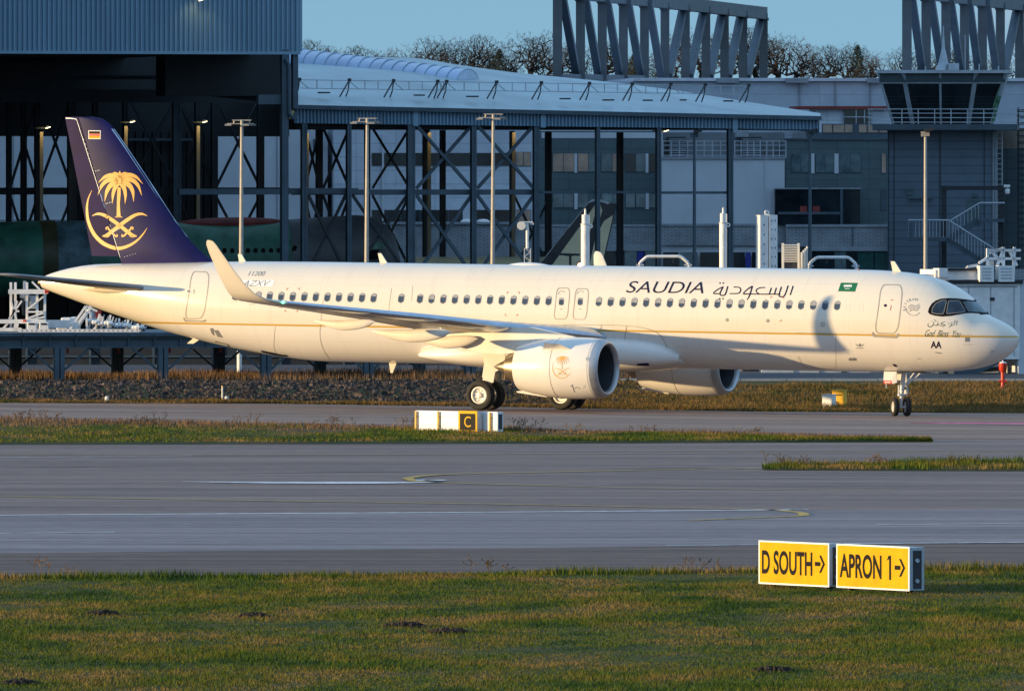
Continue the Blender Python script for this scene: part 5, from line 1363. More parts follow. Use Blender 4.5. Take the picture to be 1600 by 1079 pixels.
brect(t, 'coping', M_CONC, 611, 347, 843, 350.5, -3, .15, 3)
for px in (730, 755): 
    MB().lathe([(0, .42), (.12, .40), (.2, .25), (.24, .001)], (BG.s(px, -2), -2, BG.z(px, 348, -2)), 'z', 16).build('roof_dome', M_WMET, t)
t = bwall('slate_office', 'slate blue office with two rows of windows and a brick ground floor', 'building', 843, 1032, 205, M_PANB, 0)
brect(t, 'top_band', M_WALLW, 846, 207, 1030, 216, 0, .03)
brect(t, 'concrete_band', M_CONC, 843, 383, 1260, 392, -.25, .1)
brect(t, 'brick_base', M_BRICK, 843, 354, 1034, 383, -.2, .1); brect(t, 'sill', M_CONC, 843, 350.5, 1034, 354, -.2, .15)
for x0, x1, mm in ((864, 880, M_WINW), (881, 897, M_WINW), (903.5, 919, M_WINW), (919.8, 930.5, M_WIN), (940, 956, M_WIN), (957, 966, M_WINW), (977, 993, M_GLASS), (994, 1008, M_WIN), (1014, 1026, M_GLASS)):
    bwindow(t, x0, 240, x1, 268, 0, mm)
for x0, x1, mm in ((864, 880, M_WIN), (881, 896, M_WIN), (903, 919, M_WIN), (940, 957, M_WIN), (958, 966, M_WIN), (978, 992, M_WIN), (994, 1008, M_WIN), (1014, 1026, M_WIN)):
    bwindow(t, x0, 303, x1, 324, 0, mm)
for x in (897.5, 931.5, 966.8, 1008.8): brect(t, 'pilaster', M_WALLW, x, 240, x + 4.4, 270, 0, .08); brect(t, 'pilaster', M_WALLW, x, 302, x + 5, 327, 0, .08)
for x0, x1, m in ((852, 900, M_GLASS), (902, 960, M_GLASS), (976, 995, M_WIN), (996, 1006, M_BLUE), (1008, 1030, M_WIN)): brect(t, 'shopfront', m, x0, 393, x1, 440, -.25, .06)
t = bwall('plant_block', 'white rendered plant block with a railed roof', 'building', 1034, 1226, 248, M_WALLW, -1)
brect(t, 'coping', M_CONC, 1033, 245, 1227, 248.5, -1, .1, .4)
brect(t, 'seam', M_CONC, 1139, 250, 1140, 349, -1, .02); brect(t, 'side_return', M_WALLW, 1195, 250, 1196.5, 349, -1, .06)
brect(t, 'brick_base', M_BRICK, 1033, 353, 1228, 383, -1.2, .05); brect(t, 'sill', M_CONC, 1033, 349.5, 1228, 353, -1.2, .12)
for x0, x1, m in ((1036, 1060, M_GLASS), (1062, 1090, M_WIN), (1094, 1140, M_GLASS), (1144, 1164, M_GLASS), (1165, 1173, M_BLUE), (1175, 1222, M_GLASS)): brect(t, 'shopfront', m, x0, 394, x1, 440, -1.2, .06)
brect(t, 'roof_screen', mat('screen_grey', (.15, .165, .18), .6, var=.1), 1036, 207, 1226, 246.5, 3.4, .1, .1)
for x0, x1, nm in ((1045, 1072, 'louvre_unit'), (1160, 1190, 'louvre_unit')):
    u = brect(t, nm, M_STEELD, x0, 214, x1, 246, 2, .3, 2)
    mb = MB()
    for k in range(9): BG.rect(mb, x0 + .5, 217 + k*3.0, x1 - .5, 218.3 + k*3.0, 1.6, 1.68)
    mb.build('louvre', M_CONC, u, off=OFF[u.name])
brect(t, 'ventilator', M_CONC, 1150, 205, 1170, 214, 3, .3, 1)
mb = MB()
for a, b in ((1036, 1139), (1148, 1228)):
    for yy in (220.5, 227, 235, 243): mb.bar(BG.pt(a, yy, -.9), BG.pt(b, yy, -.9), .05)
    for k in range(9): x = a + (b - a)*k/8; mb.bar(BG.pt(x, 219.5, -.9), BG.pt(x, 247, -.9), .06)
mb.build('railing', M_RAIL, t)
t = bwall('corner_office', 'slate office wing with a black glazed loggia beside the control tower', 'building', 1227, 1390, 218, M_PANB, 0)
brect(t, 'coping', M_STEEL, 1226, 216, 1391, 218.5, 0, .12, .5)
for x0, x1 in ((1237, 1250), (1251, 1264), (1275, 1288), (1289, 1303), (1311, 1328), (1329, 1344.5)): bwindow(t, x0, 241, x1, 269, 0, M_WIN)
for x in (1266, 1303.8): brect(t, 'pilaster', M_WALLW, x, 240, x + 6.5, 271, 0, .08)
brect(t, 'loggia', M_GLASS, 1211, 295, 1344, 351, -1.4, .05, 1.4)
brect(t, 'loggia_rail', M_STEEL, 1216, 331, 1313, 335, -1.4, .12); brect(t, 'loggia_frame', M_STEEL, 1313, 296, 1317, 350, -1.4, .14); brect(t, 'loggia_frame', M_CONC, 1210, 293.5, 1345, 295.5, -1.4, .14)
brect(t, 'chair_back', M_REDROOF, 1250, 322, 1261, 331, -1.4, .08); brect(t, 'chair_back', M_REDROOF, 1270, 322, 1281, 331, -1.4, .08)
brect(t, 'brick_base', M_BRICK, 1228, 354, 1420, 385, -1.6, .05); brect(t, 'sill', M_CONC, 1228, 350.5, 1420, 354.5, -1.6, .15); brect(t, 'concrete_band', M_CONC, 1266, 385, 1397, 392, -1.6, .2)
brect(t, 'downpipe', M_STEEL, 1332, 355, 1333.2, 384, -1.6, .12)
for x0, x1, m in ((1268, 1300, M_GLASS), (1304, 1322, M_WIN), (1340, 1365, mat('green_glass', (.015, .08, .075), .15, var=.2)), (1367, 1396, mat('green_glass', (.015, .08, .075)))): brect(t, 'shopfront', m, x0, 393, x1, 440, -1.6, .06)
bwindow(t, 1378, 240, 1384, 270, 0, M_WINW); bwindow(t, 1377, 297, 1384, 328, 0, M_STEEL)
t = bwall('roof_lantern', 'low curved roof storey with a strip of warm windows above the slate wing', 'building', 1262, 1392, 207, M_STEEL, 6, 10, 300)
for x0, x1 in ((1286, 1300), (1302, 1319), (1320.5, 1332), (1342, 1354), (1356, 1372), (1374, 1386)): bwindow(t, x0, 195, x1, 207, 6, M_WINW)
brect(t, 'wall_strip', M_STEEL, 1284, 193.5, 1390, 209, 6.05, .04)
t = bwall('brick_wing', 'pale brick ground floor behind the steel stair', 'building', 1392, 1640, 353, M_BRICK, -2.6, 3)
brect(t, 'coping', M_CONC, 1391, 350.5, 1641, 353.5, -2.6, .15, 3)
brect(t, 'doorway', M_GLASS, 1430, 393, 1470, 440, -2.6, .05); brect(t, 'notice', M_CONC, 1464, 407, 1471, 414, -2.6, .12)
brect(t, 'shopfront', M_GLASS, 1520, 385, 1545, 420, -2.6, .05)
# upper long hall
LH = Fac(1280, 800, R(4))
t = LH.thing('long_hall', 'long pale grey panelled hall with a white roof edge behind the canopy roof', 'building', 1280)
mb = MB(); LH.rect(mb, 930, 127.5, 1720, 420, 0, 60); mb.build('wall', M_PANL, t)
mb = MB(); LH.rect(mb, 990, 122, 1720, 127, -.3, 60); mb.build('roof_edge', mat('roof_frost', (.62, .64, .70), .6, var=.1), t)
for a, b in ((1120, 1155), (1228, 1263), (1355, 1378)): mb = MB(); LH.rect(mb, a, 122.5, b, 129.5, -.5, -.31); mb.build('roof_unit', M_CONC, t)
mb = MB(); LH.rect(mb, 1244, 166, 1390, 170.5, -6, -1); mb.build('red_edge', M_REDROOF, t)
mb = MB(); LH.rect(mb, 1275, 170.6, 1392, 218, -5.5, -1); mb.build('lower_storey', M_PANW, t)
mb = MB(); LH.rect(mb, 1319, 171, 1360, 194, -5.7, -5.51); mb.build('dark_louvre', M_GLASS, t)
mb = MB()
for x in (1248.5, 1304.5, 1359): LH.rect(mb, x, 128, x + 2, 190, -.14, -.01)
mb.build('downpipe', M_CONC, t)
mb = MB()
for x in (1337, 1350): LH.rect(mb, x, 171, x + 1.5, 193, -5.85, -5.71)
LH.rect(mb, 1319, 182, 1360, 183.5, -5.86, -5.72); mb.build('louvre_frame', M_RAIL, t)

# --- control tower
TW = Fac(1470, 690, R(-3))
t = TW.thing('control_tower', 'square apron control tower with outward leaning dark glass cab and gallery', 'control tower', 1470)
mb = MB(); TW.rect(mb, 1387, 203, 1554, 545, 0, 7); mb.build('shaft', M_PANT, t)
mb = MB()
for x in (1388, 1396.5, 1468, 1537.5, 1551): TW.rect(mb, x, 206, x + 1, 420, -.05, -.004)
mb.build('shaft_joint', M_STEELD, t)
mb = MB(); TW.rect(mb, 1363, 194, 1590, 203, -1.6, 8.6); mb.build('gallery', M_STEEL, t)
def cabx(y): t_ = (y - 113) / (194 - 113); return 1372 + (1396 - 1372)*t_, 1572 - (1572 - 1549)*t_
def cabp(u, y, face=0):
    a, b = cabx(y); x = a + (b - a)*u; return TW.pt(x, y, -.9 + .9*(y - 113)/81)
# cab glass: front face and two leaning sides
top = [TW.pt(1372, 113, -.9), TW.pt(1572, 113, -.9)]; bot = [TW.pt(1396, 194, 0), TW.pt(1549, 194, 0)]
q = [top[0], top[1], (top[1][0] + .1, 7.9, top[1][2]), (top[0][0] - .1, 7.9, top[0][2])]; b_ = [bot[0], bot[1], (bot[1][0], 7, bot[1][2]), (bot[0][0], 7, bot[0][2])]
MB().loft([b_, q]).build('cab_glass', M_GLASS, t)
mb = MB()
for u, w in ((0, .10), (.195, .22), (.485, .12), (.765, .24), (1, .16)): mb.bar(cabp(u, 194), cabp(u, 113), w, .12)
mb.bar(cabp(0, 129.5), cabp(1, 129.5), .09); mb.build('cab_mullion', M_RAIL, t)
mb = MB(); TW.rect(mb, 1369, 109.5, 1580, 114.5, -1.15, 8.2); mb.build('cab_roof', M_RAIL, t)
mb = MB(); TW.rect(mb, 1374, 114.7, 1571, 128.5, -.86, -.8); mb.build('sun_blind', mat('blind_teal', (.02, .05, .06), .4, var=.1), t)
mb = MB()
for a, b, y in ((1356, 1592, 170.5), (1357, 1591, 177), (1358, 1590, 184), (1359, 1589, 191)): mb.bar(TW.pt(a, y, -1.5), TW.pt(b, y, -1.5), .045)
for k in range(10): x = 1358 + 25.6*k; mb.bar(TW.pt(x, 170, -1.5), TW.pt(x, 196, -1.5), .05)
for sx in (1356, 1592):
    for y in (170.5, 177, 184, 191): mb.bar(TW.pt(sx, y, -1.5), (TW.s(sx, -1.5), 8, TW.z(sx, y, -1.5)), .045)
mb.build('gallery_rail', M_RAIL, t)
for x, y0, r in ((1427, 102, .03), (1446, 104, .05), (1508, 55, .03), (1530, 100, .04), (1560, 103, .04)): MB().tube(TW.pt(x, y0, 3), TW.pt(x, 112, 3), r, 6).build('roof_aerial', M_RAIL, t)
mb = MB(); TW.rect(mb, 1482, 99, 1498, 110, 2, 3); mb.build('roof_cabinet', M_RAIL, t)
MB().lathe([(0, .5), (.5, .28), (1.3, .1), (1.9, .05), (2.6, .03)], (TW.s(1474, 3), 3, TW.z(1474, 112, 3)), 'z', 10).build('mast', M_RAIL, t)
mb = MB(); mb.bar(TW.pt(1568, 120, -.7), TW.pt(1552, 170, -.35), .16, .05); mb.bar(TW.pt(1562, 150, -.55), TW.pt(1551, 192, -.1), .2, .05); mb.build('banner', mat('banner_green', (.12, .28, .16), .6, var=.5, vscale=3), t)
mb = MB()
for x in (1558, 1566): mb.bar(TW.pt(x, 205, .5), TW.pt(x, 420, .5), .06)
for k in range(26): mb.bar(TW.pt(1558, 208 + 8*k, .5), TW.pt(1566, 208 + 8*k, .5), .04)
mb.build('ladder', M_RAIL, t)
mb = MB()
for x in (1551, 1555.5): TW.rect(mb, x, 206, x + 2.6, 420, -.15, 0)
mb.build('cable_duct', M_CONC, t)
for nm, q in (('wall_hatch', (1415, 294, 1427, 305, -.06, -.004)), ('wall_bracket', (1419, 307.5, 1458, 310, -.3, -.1)), ('wall_lamp', (1519, 302, 1527, 308, -.1, -.004)), ('door', (1510, 311, 1532, 352, -.05, -.004))):
    mb = MB(); TW.rect(mb, *q); mb.build(nm, M_PANB, t)

# --- steel stair and portal in front of the tower
SF = Fac(1500, 672, R(-2))
t = SF.thing('steel_stair', 'grey outside steel stair with landings in front of the control tower', 'stair', 1500)
mb = MB(); SF.rect(mb, 1419, 370, 1479, 377, 0, 1.4); mb.bar(SF.pt(1479, 374, .2), SF.pt(1535, 408, .2), .12, .35).bar(SF.pt(1479, 374, 1.2), SF.pt(1535, 408, 1.2), .12, .35)
mb.bar(SF.pt(1482, 374, 1.6), SF.pt(1530, 343, 1.6), .12, .35); SF.rect(mb, 1528, 342, 1570, 347, 1.2, 2.4); mb.build('flight', M_STEEL, t)
mb = MB()
for k in range(11): u = k/10; x = 1480 + 54*u; y = 373 + 33*u; SF.rect(mb, x - 2.4, y - 1.2, x + 2.4, y, .1, 1.3)
mb.build('tread', M_STEEL, t)
mb = MB(); mb.path([SF.pt(1419, 344, 0), SF.pt(1482, 344, 0), SF.pt(1552, 388, 0)], .05, 6); mb.path([SF.pt(1486, 344, 1.7), SF.pt(1531, 317, 1.7), SF.pt(1570, 317, 1.7)], .05, 6)
for k in range(12): x = 1420 + 5.4*k; mb.bar(SF.pt(x, 344, 0), SF.pt(x, 371, 0), .03)
for k in range(14): x = 1483 + 5*k; y = 345 + (x - 1483)*.63; mb.bar(SF.pt(x, y, 0), SF.pt(x, y + 27, 0), .03)
for k in range(8): x = 1490 + 5.6*k; y = 342 - (x - 1490)*.6; mb.bar(SF.pt(x, y, 1.7), SF.pt(x, y + 27, 1.7), .03)
mb.build('handrail', M_RAIL, t)
mb = MB(); SF.rect(mb, 1420, 346, 1426, 371, -.02, .02); mb.build('infill_panel', M_STEEL, t)
t = SF.thing('steel_portal', 'dark steel portal frame straddling the outside stair', 'steel frame', 1520, 2)
for x in (1475, 1564): mb = MB(); SF.rect(mb, x - 4, 290, x + 4, 545, 2.5, 2.9); mb.build('post', M_STEELD, t)
mb = MB(); SF.rect(mb, 1470, 290.5, 1570, 297, 2.45, 2.95); mb.build('beam', M_STEELD, t)
mb = MB(); a, _, z = SF.pt(1574, 294, 2.2); mb.lathe([(0, .001), (.05, .12), (.2, .14), (.3, .12), (.36, .02)], (a, 2.0, z - .35), 'z', 14); mb.box((a - .2, 1.85, z + .05), (a + .15, 2.1, z + .2)); mb.build('camera', M_WMET, t)
t = BG.thing('terrace_rail', 'white terrace railing beside the stair on the brick wing', 'railing', 1450, -2.5)
mb = MB()
for yy in (333, 341, 349): mb.bar(BG.pt(1398, yy, -2.5), BG.pt(1535, yy, -2.5), .05); mb.bar(BG.pt(1574, yy, -2.5), BG.pt(1640, yy, -2.5), .05)
for x in list(range(1399, 1420, 4)) + list(range(1420, 1540, 20)) + list(range(1575, 1588, 3)) + [1600, 1620]: mb.bar(BG.pt(x, 332, -2.5), BG.pt(x, 350, -2.5), .06)
mb.build('rail', M_RAIL, t)
t = TW.thing('scaffold_stair', 'dark zigzag scaffold stair at the right edge behind the tower', 'scaffold', 1597, 4)
mb = MB()
for x in (1591, 1606): mb.bar(TW.pt(x, 168, 4), TW.pt(x, 420, 4), .1); mb.bar(TW.pt(x, 168, 6), TW.pt(x, 420, 6), .1)
mb.build('standard', M_STEELD, t); mb = MB()
for k in range(24): y = 172 + 10*k; mb.bar(TW.pt(1589, y, 4), TW.pt(1610, y, 4), .06); SFz = 0; mb.box((TW.s(1590, 4), 4.1, TW.z(1600, y + 3, 4)), (TW.s(1608, 4), 6, TW.z(1600, y + 1.8, 4)))
mb.build('platform', M_STEELD, t)
t = TW.thing('slat_shed', 'dark shed with warm grey upper wall between tower and scaffold', 'building', 1573, 9)
mb = MB(); TW.rect(mb, 1556, 232, 1600, 420, 9, 14); mb.build('wall', M_PANB, t); mb = MB(); TW.rect(mb, 1556, 200, 1600, 231.8, 9.2, 14); mb.build('upper_wall', mat('warm_panel', (.3, .25, .2), .6, var=.15), t)
for pxx, yy in ((1560, 246),): bwindow_ = None

# --- big inclined roof trusses rising behind
M_TRUSS = mat('truss_concrete_grey', (0.115, 0.125, 0.135), 0.6, var=0.12, vscale=0.5)
M_TRUSSD = mat('truss_steel_blue', (0.075, 0.105, 0.135), 0.5, var=0.12, vscale=0.5)
def truss(pxs, y0, y1, lab, yb):
    t = thing('roof_truss_bridge', lab, 'roof truss', P(pxs[0], yb(0), 806), 0, 'inclined roof trusses')
    n = len(pxs); Ys = [806 + 9.5*i for i in range(n)]
    for i, px in enumerate(pxs):
        c = P(px, yb(i), Ys[i]); tp = P(px, y0 + (y1 - y0)*i/(n - 1), Ys[i]); w = .62
        mb = MB().box((c.x - w/2, c.y - w/2, c.z - 2.0), (c.x + w/2, c.y + w/2, tp.z))
        mb.box((c.x - w*.62, c.y - w*.62, tp.z - .55), (c.x + w*.62, c.y + w*.62, tp.z - .35)); mb.build('post', M_TRUSS, t)
        if i < n - 1:
            nb = P(pxs[i+1], yb(i+1), Ys[i+1]); nt_ = P(pxs[i+1], y0 + (y1 - y0)*(i+1)/(n - 1), Ys[i+1])
            if i < 5: mb = MB().bar((tp.x + .3, tp.y, tp.z - .2), (nb.x - .25, nb.y, nb.z), .5, .5)
            else: mb = MB().bar((c.x + .25, c.y, c.z), (nt_.x - .2, nt_.y, nt_.z - .5), .55, .5)
            mb.build('diagonal', M_TRUSSD, t)
            MB().bar(tp, nt_, .6, .9).build('top_chord', M_TRUSSD, t)
            if i < 4: MB().bar((c.x, c.y - .1, c.z - .35), (nb.x, nb.y - .1, nb.z - .35), .3, .9).build('foot_beam', M_TRUSSD, t)
truss([871, 907, 941, 974, 1007, 1039, 1071, 1103, 1132, 1161, 1193], -14, 21, 'row of grey posts and diagonals rising behind the canopy roof, left of the two', lambda i: 118 + i*.5)
truss([1417, 1447, 1478, 1507, 1535, 1563, 1593, 1622, 1650], -14, 14, 'row of grey posts and diagonals rising behind the control tower, right of the two', lambda i: 112 + i*.5)

# ------------------------------------------------------------------ aircraft parked in the hangar
M_PRIM = mat('primer_green', (0.06, 0.23, 0.15), 0.45, var=0.25, vscale=0.7)
M_PRIMB = mat('primer_blue_grey', (0.13, 0.22, 0.25), 0.5, var=0.3, vscale=1.2)
M_PRIMG = mat('primer_grey', (0.15, 0.155, 0.165), 0.5, var=0.15, vscale=0.8)
M_PRIMO = mat('primer_ochre', (0.10, 0.085, 0.035), 0.5, var=0.2)
UF = Fac(628, 668, R(9))
t = UF.thing('unpainted_airliner', 'green primer airliner body without paint inside the hangar', 'airplane', 300)
def tube_part(px0, px1, top0, top1, m, name, nose=0):
    rr = []
    for k in range(15):
        u = k/14; px = px0 + (px1 - px0)*u; s_ = UF.s(px); zt = UF.z(px, top0 + (top1 - top0)*u); r = 2.05; cz_ = zt - r
        if nose: e = math.sqrt(max(.01, 1 - u**2.6)); r = 2.05*e; cz_ = zt - 2.05 - (1 - e)*.5
        rr.append([(s_, 1.5 - r*math.sin(a), cz_ + r*math.cos(a)) for a in np.linspace(0, 6.283, 40, endpoint=False)])
    return MB().loft(rr).build(name, m, t, smooth='auto')
tube_part(-160, 66, 352, 345, M_PRIM, 'rear_section'); tube_part(66, 90, 345, 344, M_PRIMO, 'ochre_section'); tube_part(90, 142, 346, 344, M_PRIMB, 'wrapped_section')
tube_part(142, 455, 349, 345, M_PRIM, 'middle_section'); tube_part(455, 560, 343, 336, M_PRIMG, 'forward_section'); tube_part(560, 631, 336, 338, M_PRIMG, 'nose_section', 1)
def disc_on(px, py, r, m, name):
    s_ = UF.s(px, -.55); z = UF.z(px, py, -.55); zt = UF.z(px, 346); dz = (z - (zt - 2.05)); y = 1.5 - math.sqrt(max(.01, 2.05**2 - dz*dz)) - .02
    mb = MB(); mb.add([(s_ + r*.75*math.cos(a), y, z + r*math.sin(a)) for a in np.linspace(0, 6.283, 14, endpoint=False)], [tuple(range(14))]); return mb.build(name, m, t)
for k in range(11):
    w = disc_on(351 + 12.1*k, 392, .17, M_BLK, 'cabin_window')
disc_on(461, 389, .2, M_BLK, 'cabin_window')
s0, s1 = UF.s(547), UF.s(606)
mb = MB(); 
for a, b in ((548, 566), (577, 606)): mb.add([UF.pt(a, 379, -.42), UF.pt(b, 376, -.42), UF.pt(b, 389, -.5), UF.pt(a, 389, -.5)], [(0, 1, 2, 3)])
mb.build('cockpit_opening', mat('film_green', (.10, .30, .18), .3, var=.5, vscale=3), t)
mb = MB(); mb.add([UF.pt(577, 390, -.52), UF.pt(592, 390, -.52), UF.pt(590, 405, -.56), UF.pt(577, 405, -.56)], [(0, 1, 2, 3)]); mb.build('nose_hatch', M_BLK, t)
mb = MB(); mb.path([UF.pt(586, 350, .1), UF.pt(598, 368, -.3), UF.pt(605, 392, -.54)], .02, 4); mb.build('nose_seam', M_CONC, t)
rr = []
for k in range(15):
    u = k/14; px = 284 + 161*u; r = .02 + .75*math.sin(math.pi*(.05 + .9*u))**.4
    rr.append([(UF.s(px), 1.5 - 1.3*r*math.sin(a), UF.z(px, 352 - 3*u) + .5*r*math.cos(a)) for a in np.linspace(0, 6.283, 14, endpoint=False)])
MB().loft(rr).build('red_fairing', M_REDROOF, t, smooth='auto')
mb = MB()
for a in (360, 520): mb.tube((UF.s(a), 1.5, .6), (UF.s(a), 1.5, 3.2), .3, 10)
mb.build('support_stand', M_STEELD, t)

# tail of another airliner beyond the canopy posts
TF = Fac(905, 664, R(6))
t = TF.thing('parked_airliner', 'parked airliner showing a black and tan tail fin above the white fuselage roof', 'airplane', 905)
M_TAN = mat('fin_tan', (0.80, 0.68, 0.42), 0.4, var=0.06)
M_FINB = mat('fin_black', (0.014, 0.016, 0.025), 0.35, var=0.2, coat=.3)
mb = MB(); mb.prism([TF.pt(*p) for p in ((838, 420), (919, 318), (924, 312), (934, 310), (953, 317), (964, 318), (941, 420))], (0, .35, 0)); mb.build('fin', M_FINB, t)
mb = MB(); mb.prism([TF.pt(*p, -.02) for p in ((860, 418), (930, 320), (934, 320), (925, 352), (903, 416))], (0, .015, 0)); mb.prism([TF.pt(*p, -.02) for p in ((921, 416), (930, 372), (944, 345), (958, 336), (940, 416))], (0, .015, 0))
mb.prism([TF.pt(*p, -.02) for p in ((938, 320), (941, 329), (938, 340), (934, 350), (934, 330))], (0, .015, 0)); mb.build('tan_panel', M_TAN, t)
mb = MB(); mb.prism([TF.pt(*p, -.03) for p in ((918, 318), (924, 312), (934, 310), (953, 317), (950, 319), (933, 313.5), (926, 315)) ], (0, .02, 0)); mb.build('fin_cap', M_WALLW, t)
rr = []
for k in range(15):
    u = k/14; px = 640 + 345*u; r = 2.0*(1 - max(0, (u - .55)/.45)**1.6*.85); rr.append([(TF.s(px), 2 - r*math.sin(a), 3.3 + .6*max(0, u - .55)*2 + r*.9*math.cos(a)) for a in np.linspace(0, 6.283, 28, endpoint=False)])
MB().loft(rr).build('fuselage', M_TAN, t, smooth='auto')
t = TF.thing('wing_stand', 'thin dark trestle standing in front of the parked tail fin', 'trestle', 885, -4)
mb = MB(); mb.bar(TF.pt(872, 397, -4), TF.pt(906, 398, -4), .12).bar(TF.pt(891, 397, -4), TF.pt(891, 520, -4), .12).box(TF.pt(883, 400, -4.1), TF.pt(896, 396, -3.9)); mb.build('frame', M_STEELD, t)

# ------------------------------------------------------------------ steel pier at the left with equipment on it
JY = 533.0
jz = lambda py, Y=JY: CAMH - (py - HORZ)/FPX*Y
jx = lambda px, Y=JY: (px - 800)/FPX*Y
pier = thing('steel_pier', 'long blue grey steel pier on braced legs behind the tail', 'pier', (jx(300), JY, GA))
zt_, zg = jz(519), jz(543)
xl_, xr_ = jx(-260), jx(765)
MB().box((xl_, JY, zt_ - .10), (xr_, JY + 10.5, zt_)).build('deck', M_STEEL, pier)
mb = MB()
for y0 in (JY + .15, JY + 9.9):
    mb.box((xl_, y0 + .1, zg + .05), (xr_, y0 + .16, zt_ - .102)); mb.box((xl_, y0 - .05, zg), (xr_, y0 + .3, zg + .06)); mb.box((xl_, y0 - .05, zg + .42), (xr_, y0 + .3, zg + .48))
    x = xl_
    while x < xr_: mb.box((x, y0 - .04, zg + .062), (x + .05, y0 + .098, zg + .418)); x += 1.17
mb.build('girder', M_STEEL, pier)
mb = MB(); x = xl_
while x < xr_: mb.box((x, JY - .012, zt_ - .16), (x + 1.12, JY - .001, zt_ - .02)); x += 1.17
mb.build('edge_plate', M_STEEL, pier)
cols = [-74, 7.5 - 0, 89.5, 257, 422, 583, 748][0:]; cols = [-76, 89.5 - 83*0, 257, 422, 583, 748]; cols = [-76] + [89.5 + 165*i for i in range(4)] + [748]
for i, px in enumerate(cols):
    x = jx(px)
    mb = MB().box((x - .22, JY + .0, gzf(x, JY) - .2), (x - .02, JY + .42, zg)).box((x + .03, JY + .0, gzf(x, JY) - .2), (x + .22, JY + .42, zg)).box((x - .02, JY + .18, gzf(x, JY) - .2), (x + .03, JY + .24, zg)); mb.build('leg', M_STEEL, pier)
    mb = MB().bar((x - .2, JY + .2, 1.05), (x - 1.35, JY + .2, zg - .02), .09).bar((x + .2, JY + .2, 1.05), (x + 1.35, JY + .2, zg - .02), .09); mb.build('leg_brace', M_STEEL, pier)
    xr2 = x - .02
    for yy in (JY + 9.9,):
        mb = MB().box((xr2 - .22, yy, .4), (xr2 - .02, yy + .4, zg)).box((xr2 + .03, yy, .4), (xr2 + .3, yy + .4, zg)); mb.build('leg', M_STEEL, pier)
        mb = MB().bar((xr2 - .2, yy + .2, 1.05), (xr2 - 1.35, yy + .2, zg - .02), .07).bar((xr2 + .2, yy + .2, 1.05), (xr2 + 1.35, yy + .2, zg - .02), .09); mb.build('leg_brace', M_STEEL, pier)
mb = MB()
for k in range(7): x = jx(138 + 82*k); mb.tube((x, JY + 5, zg - .02), (x, JY + 5, zg - .3), .05, 8)
mb.build('red_valve', M_RED, pier)
MB().box((xl_, JY + 4.9, zg - .06), (xr_, JY + 5.1, zg - .021)).build('pipe_run', M_WMET, pier)
# perforated rail on the deck edge
r_ = thing('perforated_rail', 'white perforated rail lying along the pier edge', 'rail', (jx(120), JY + .6, zt_))
x0, x1 = jx(28), jx(217); z0, z1 = zt_ + .005, zt_ + .13
mb = MB(); mb.box((x0, JY + .6, z0), (x1, JY + .66, z0 + .04)).box((x0, JY + .6, z1 - .04), (x1, JY + .66, z1))
x = x0
while x < x1: mb.box((x, JY + .602, z0 + .041), (x + .13, JY + .658, z1 - .041)); x += .21
mb.build('rail', M_WMET, r_); MB().box((x0, JY + .661, z0 + .03), (x1, JY + .67, z1 - .03)).build('backing', M_DK, r_)
pier.rotation_euler = (0, 0, R(13.6))
def on_deck(px, py, dy): Y = JY + dy; return Vector(((px - 800)/FPX*Y, Y, CAMH - (py - HORZ)/FPX*Y))
# jig tower
t = thing('jig_tower', 'white lattice jig tower standing on the pier at the far left', 'jig', tuple(on_deck(45, 519, 3)))
mb = MB()
for px in (17, 24, 42, 58, 70): 
    for dy in (2.4, 4.4): mb.bar(on_deck(px, 441 if px < 50 else 455, dy), on_deck(px, 517, dy), .11)
mb.build('post', M_WMET, t)
mb = MB()
for a, b in (((17, 470), (26, 500)), ((27, 470), (17, 498)), ((42, 484), (68, 463)), ((43, 497), (70, 488)), ((17, 486), (30, 486)), ((42, 487), (70, 487)), ((42, 500), (70, 495)), ((14, 498), (34, 470)), ((50, 440), (62, 452))): mb.bar(on_deck(*a, 2.3), on_deck(*b, 2.3), .08)
mb.build('brace', M_WMET, t)
mb = MB(); mb.box(on_deck(13, 452, 2.0), on_deck(75, 459, 2.2)); mb.box(on_deck(14, 452, 4.3), on_deck(72, 458, 4.5)); mb.build('cross_beam', M_WMET, t)
mb = MB(); mb.box(on_deck(31, 457, 2.5), on_deck(46, 465, 3.2)); mb.box(on_deck(46, 462, 2.8), on_deck(56, 482, 3.3)); mb.box(on_deck(36, 439, 2.6), on_deck(41, 470, 2.8)); mb.build('winch', M_SB, t)
mb = MB(); mb.tube(on_deck(35, 465, 2.6), on_deck(36.5, 492, 2.6), .05, 8); mb.box(on_deck(33, 470, 2.5), on_deck(38, 476, 2.7)); mb.build('chain_block', M_DK, t)
mb = MB(); mb.box(on_deck(70, 452, 1.96), on_deck(76, 458, 1.99)); mb.build('red_tab', M_RED, t)
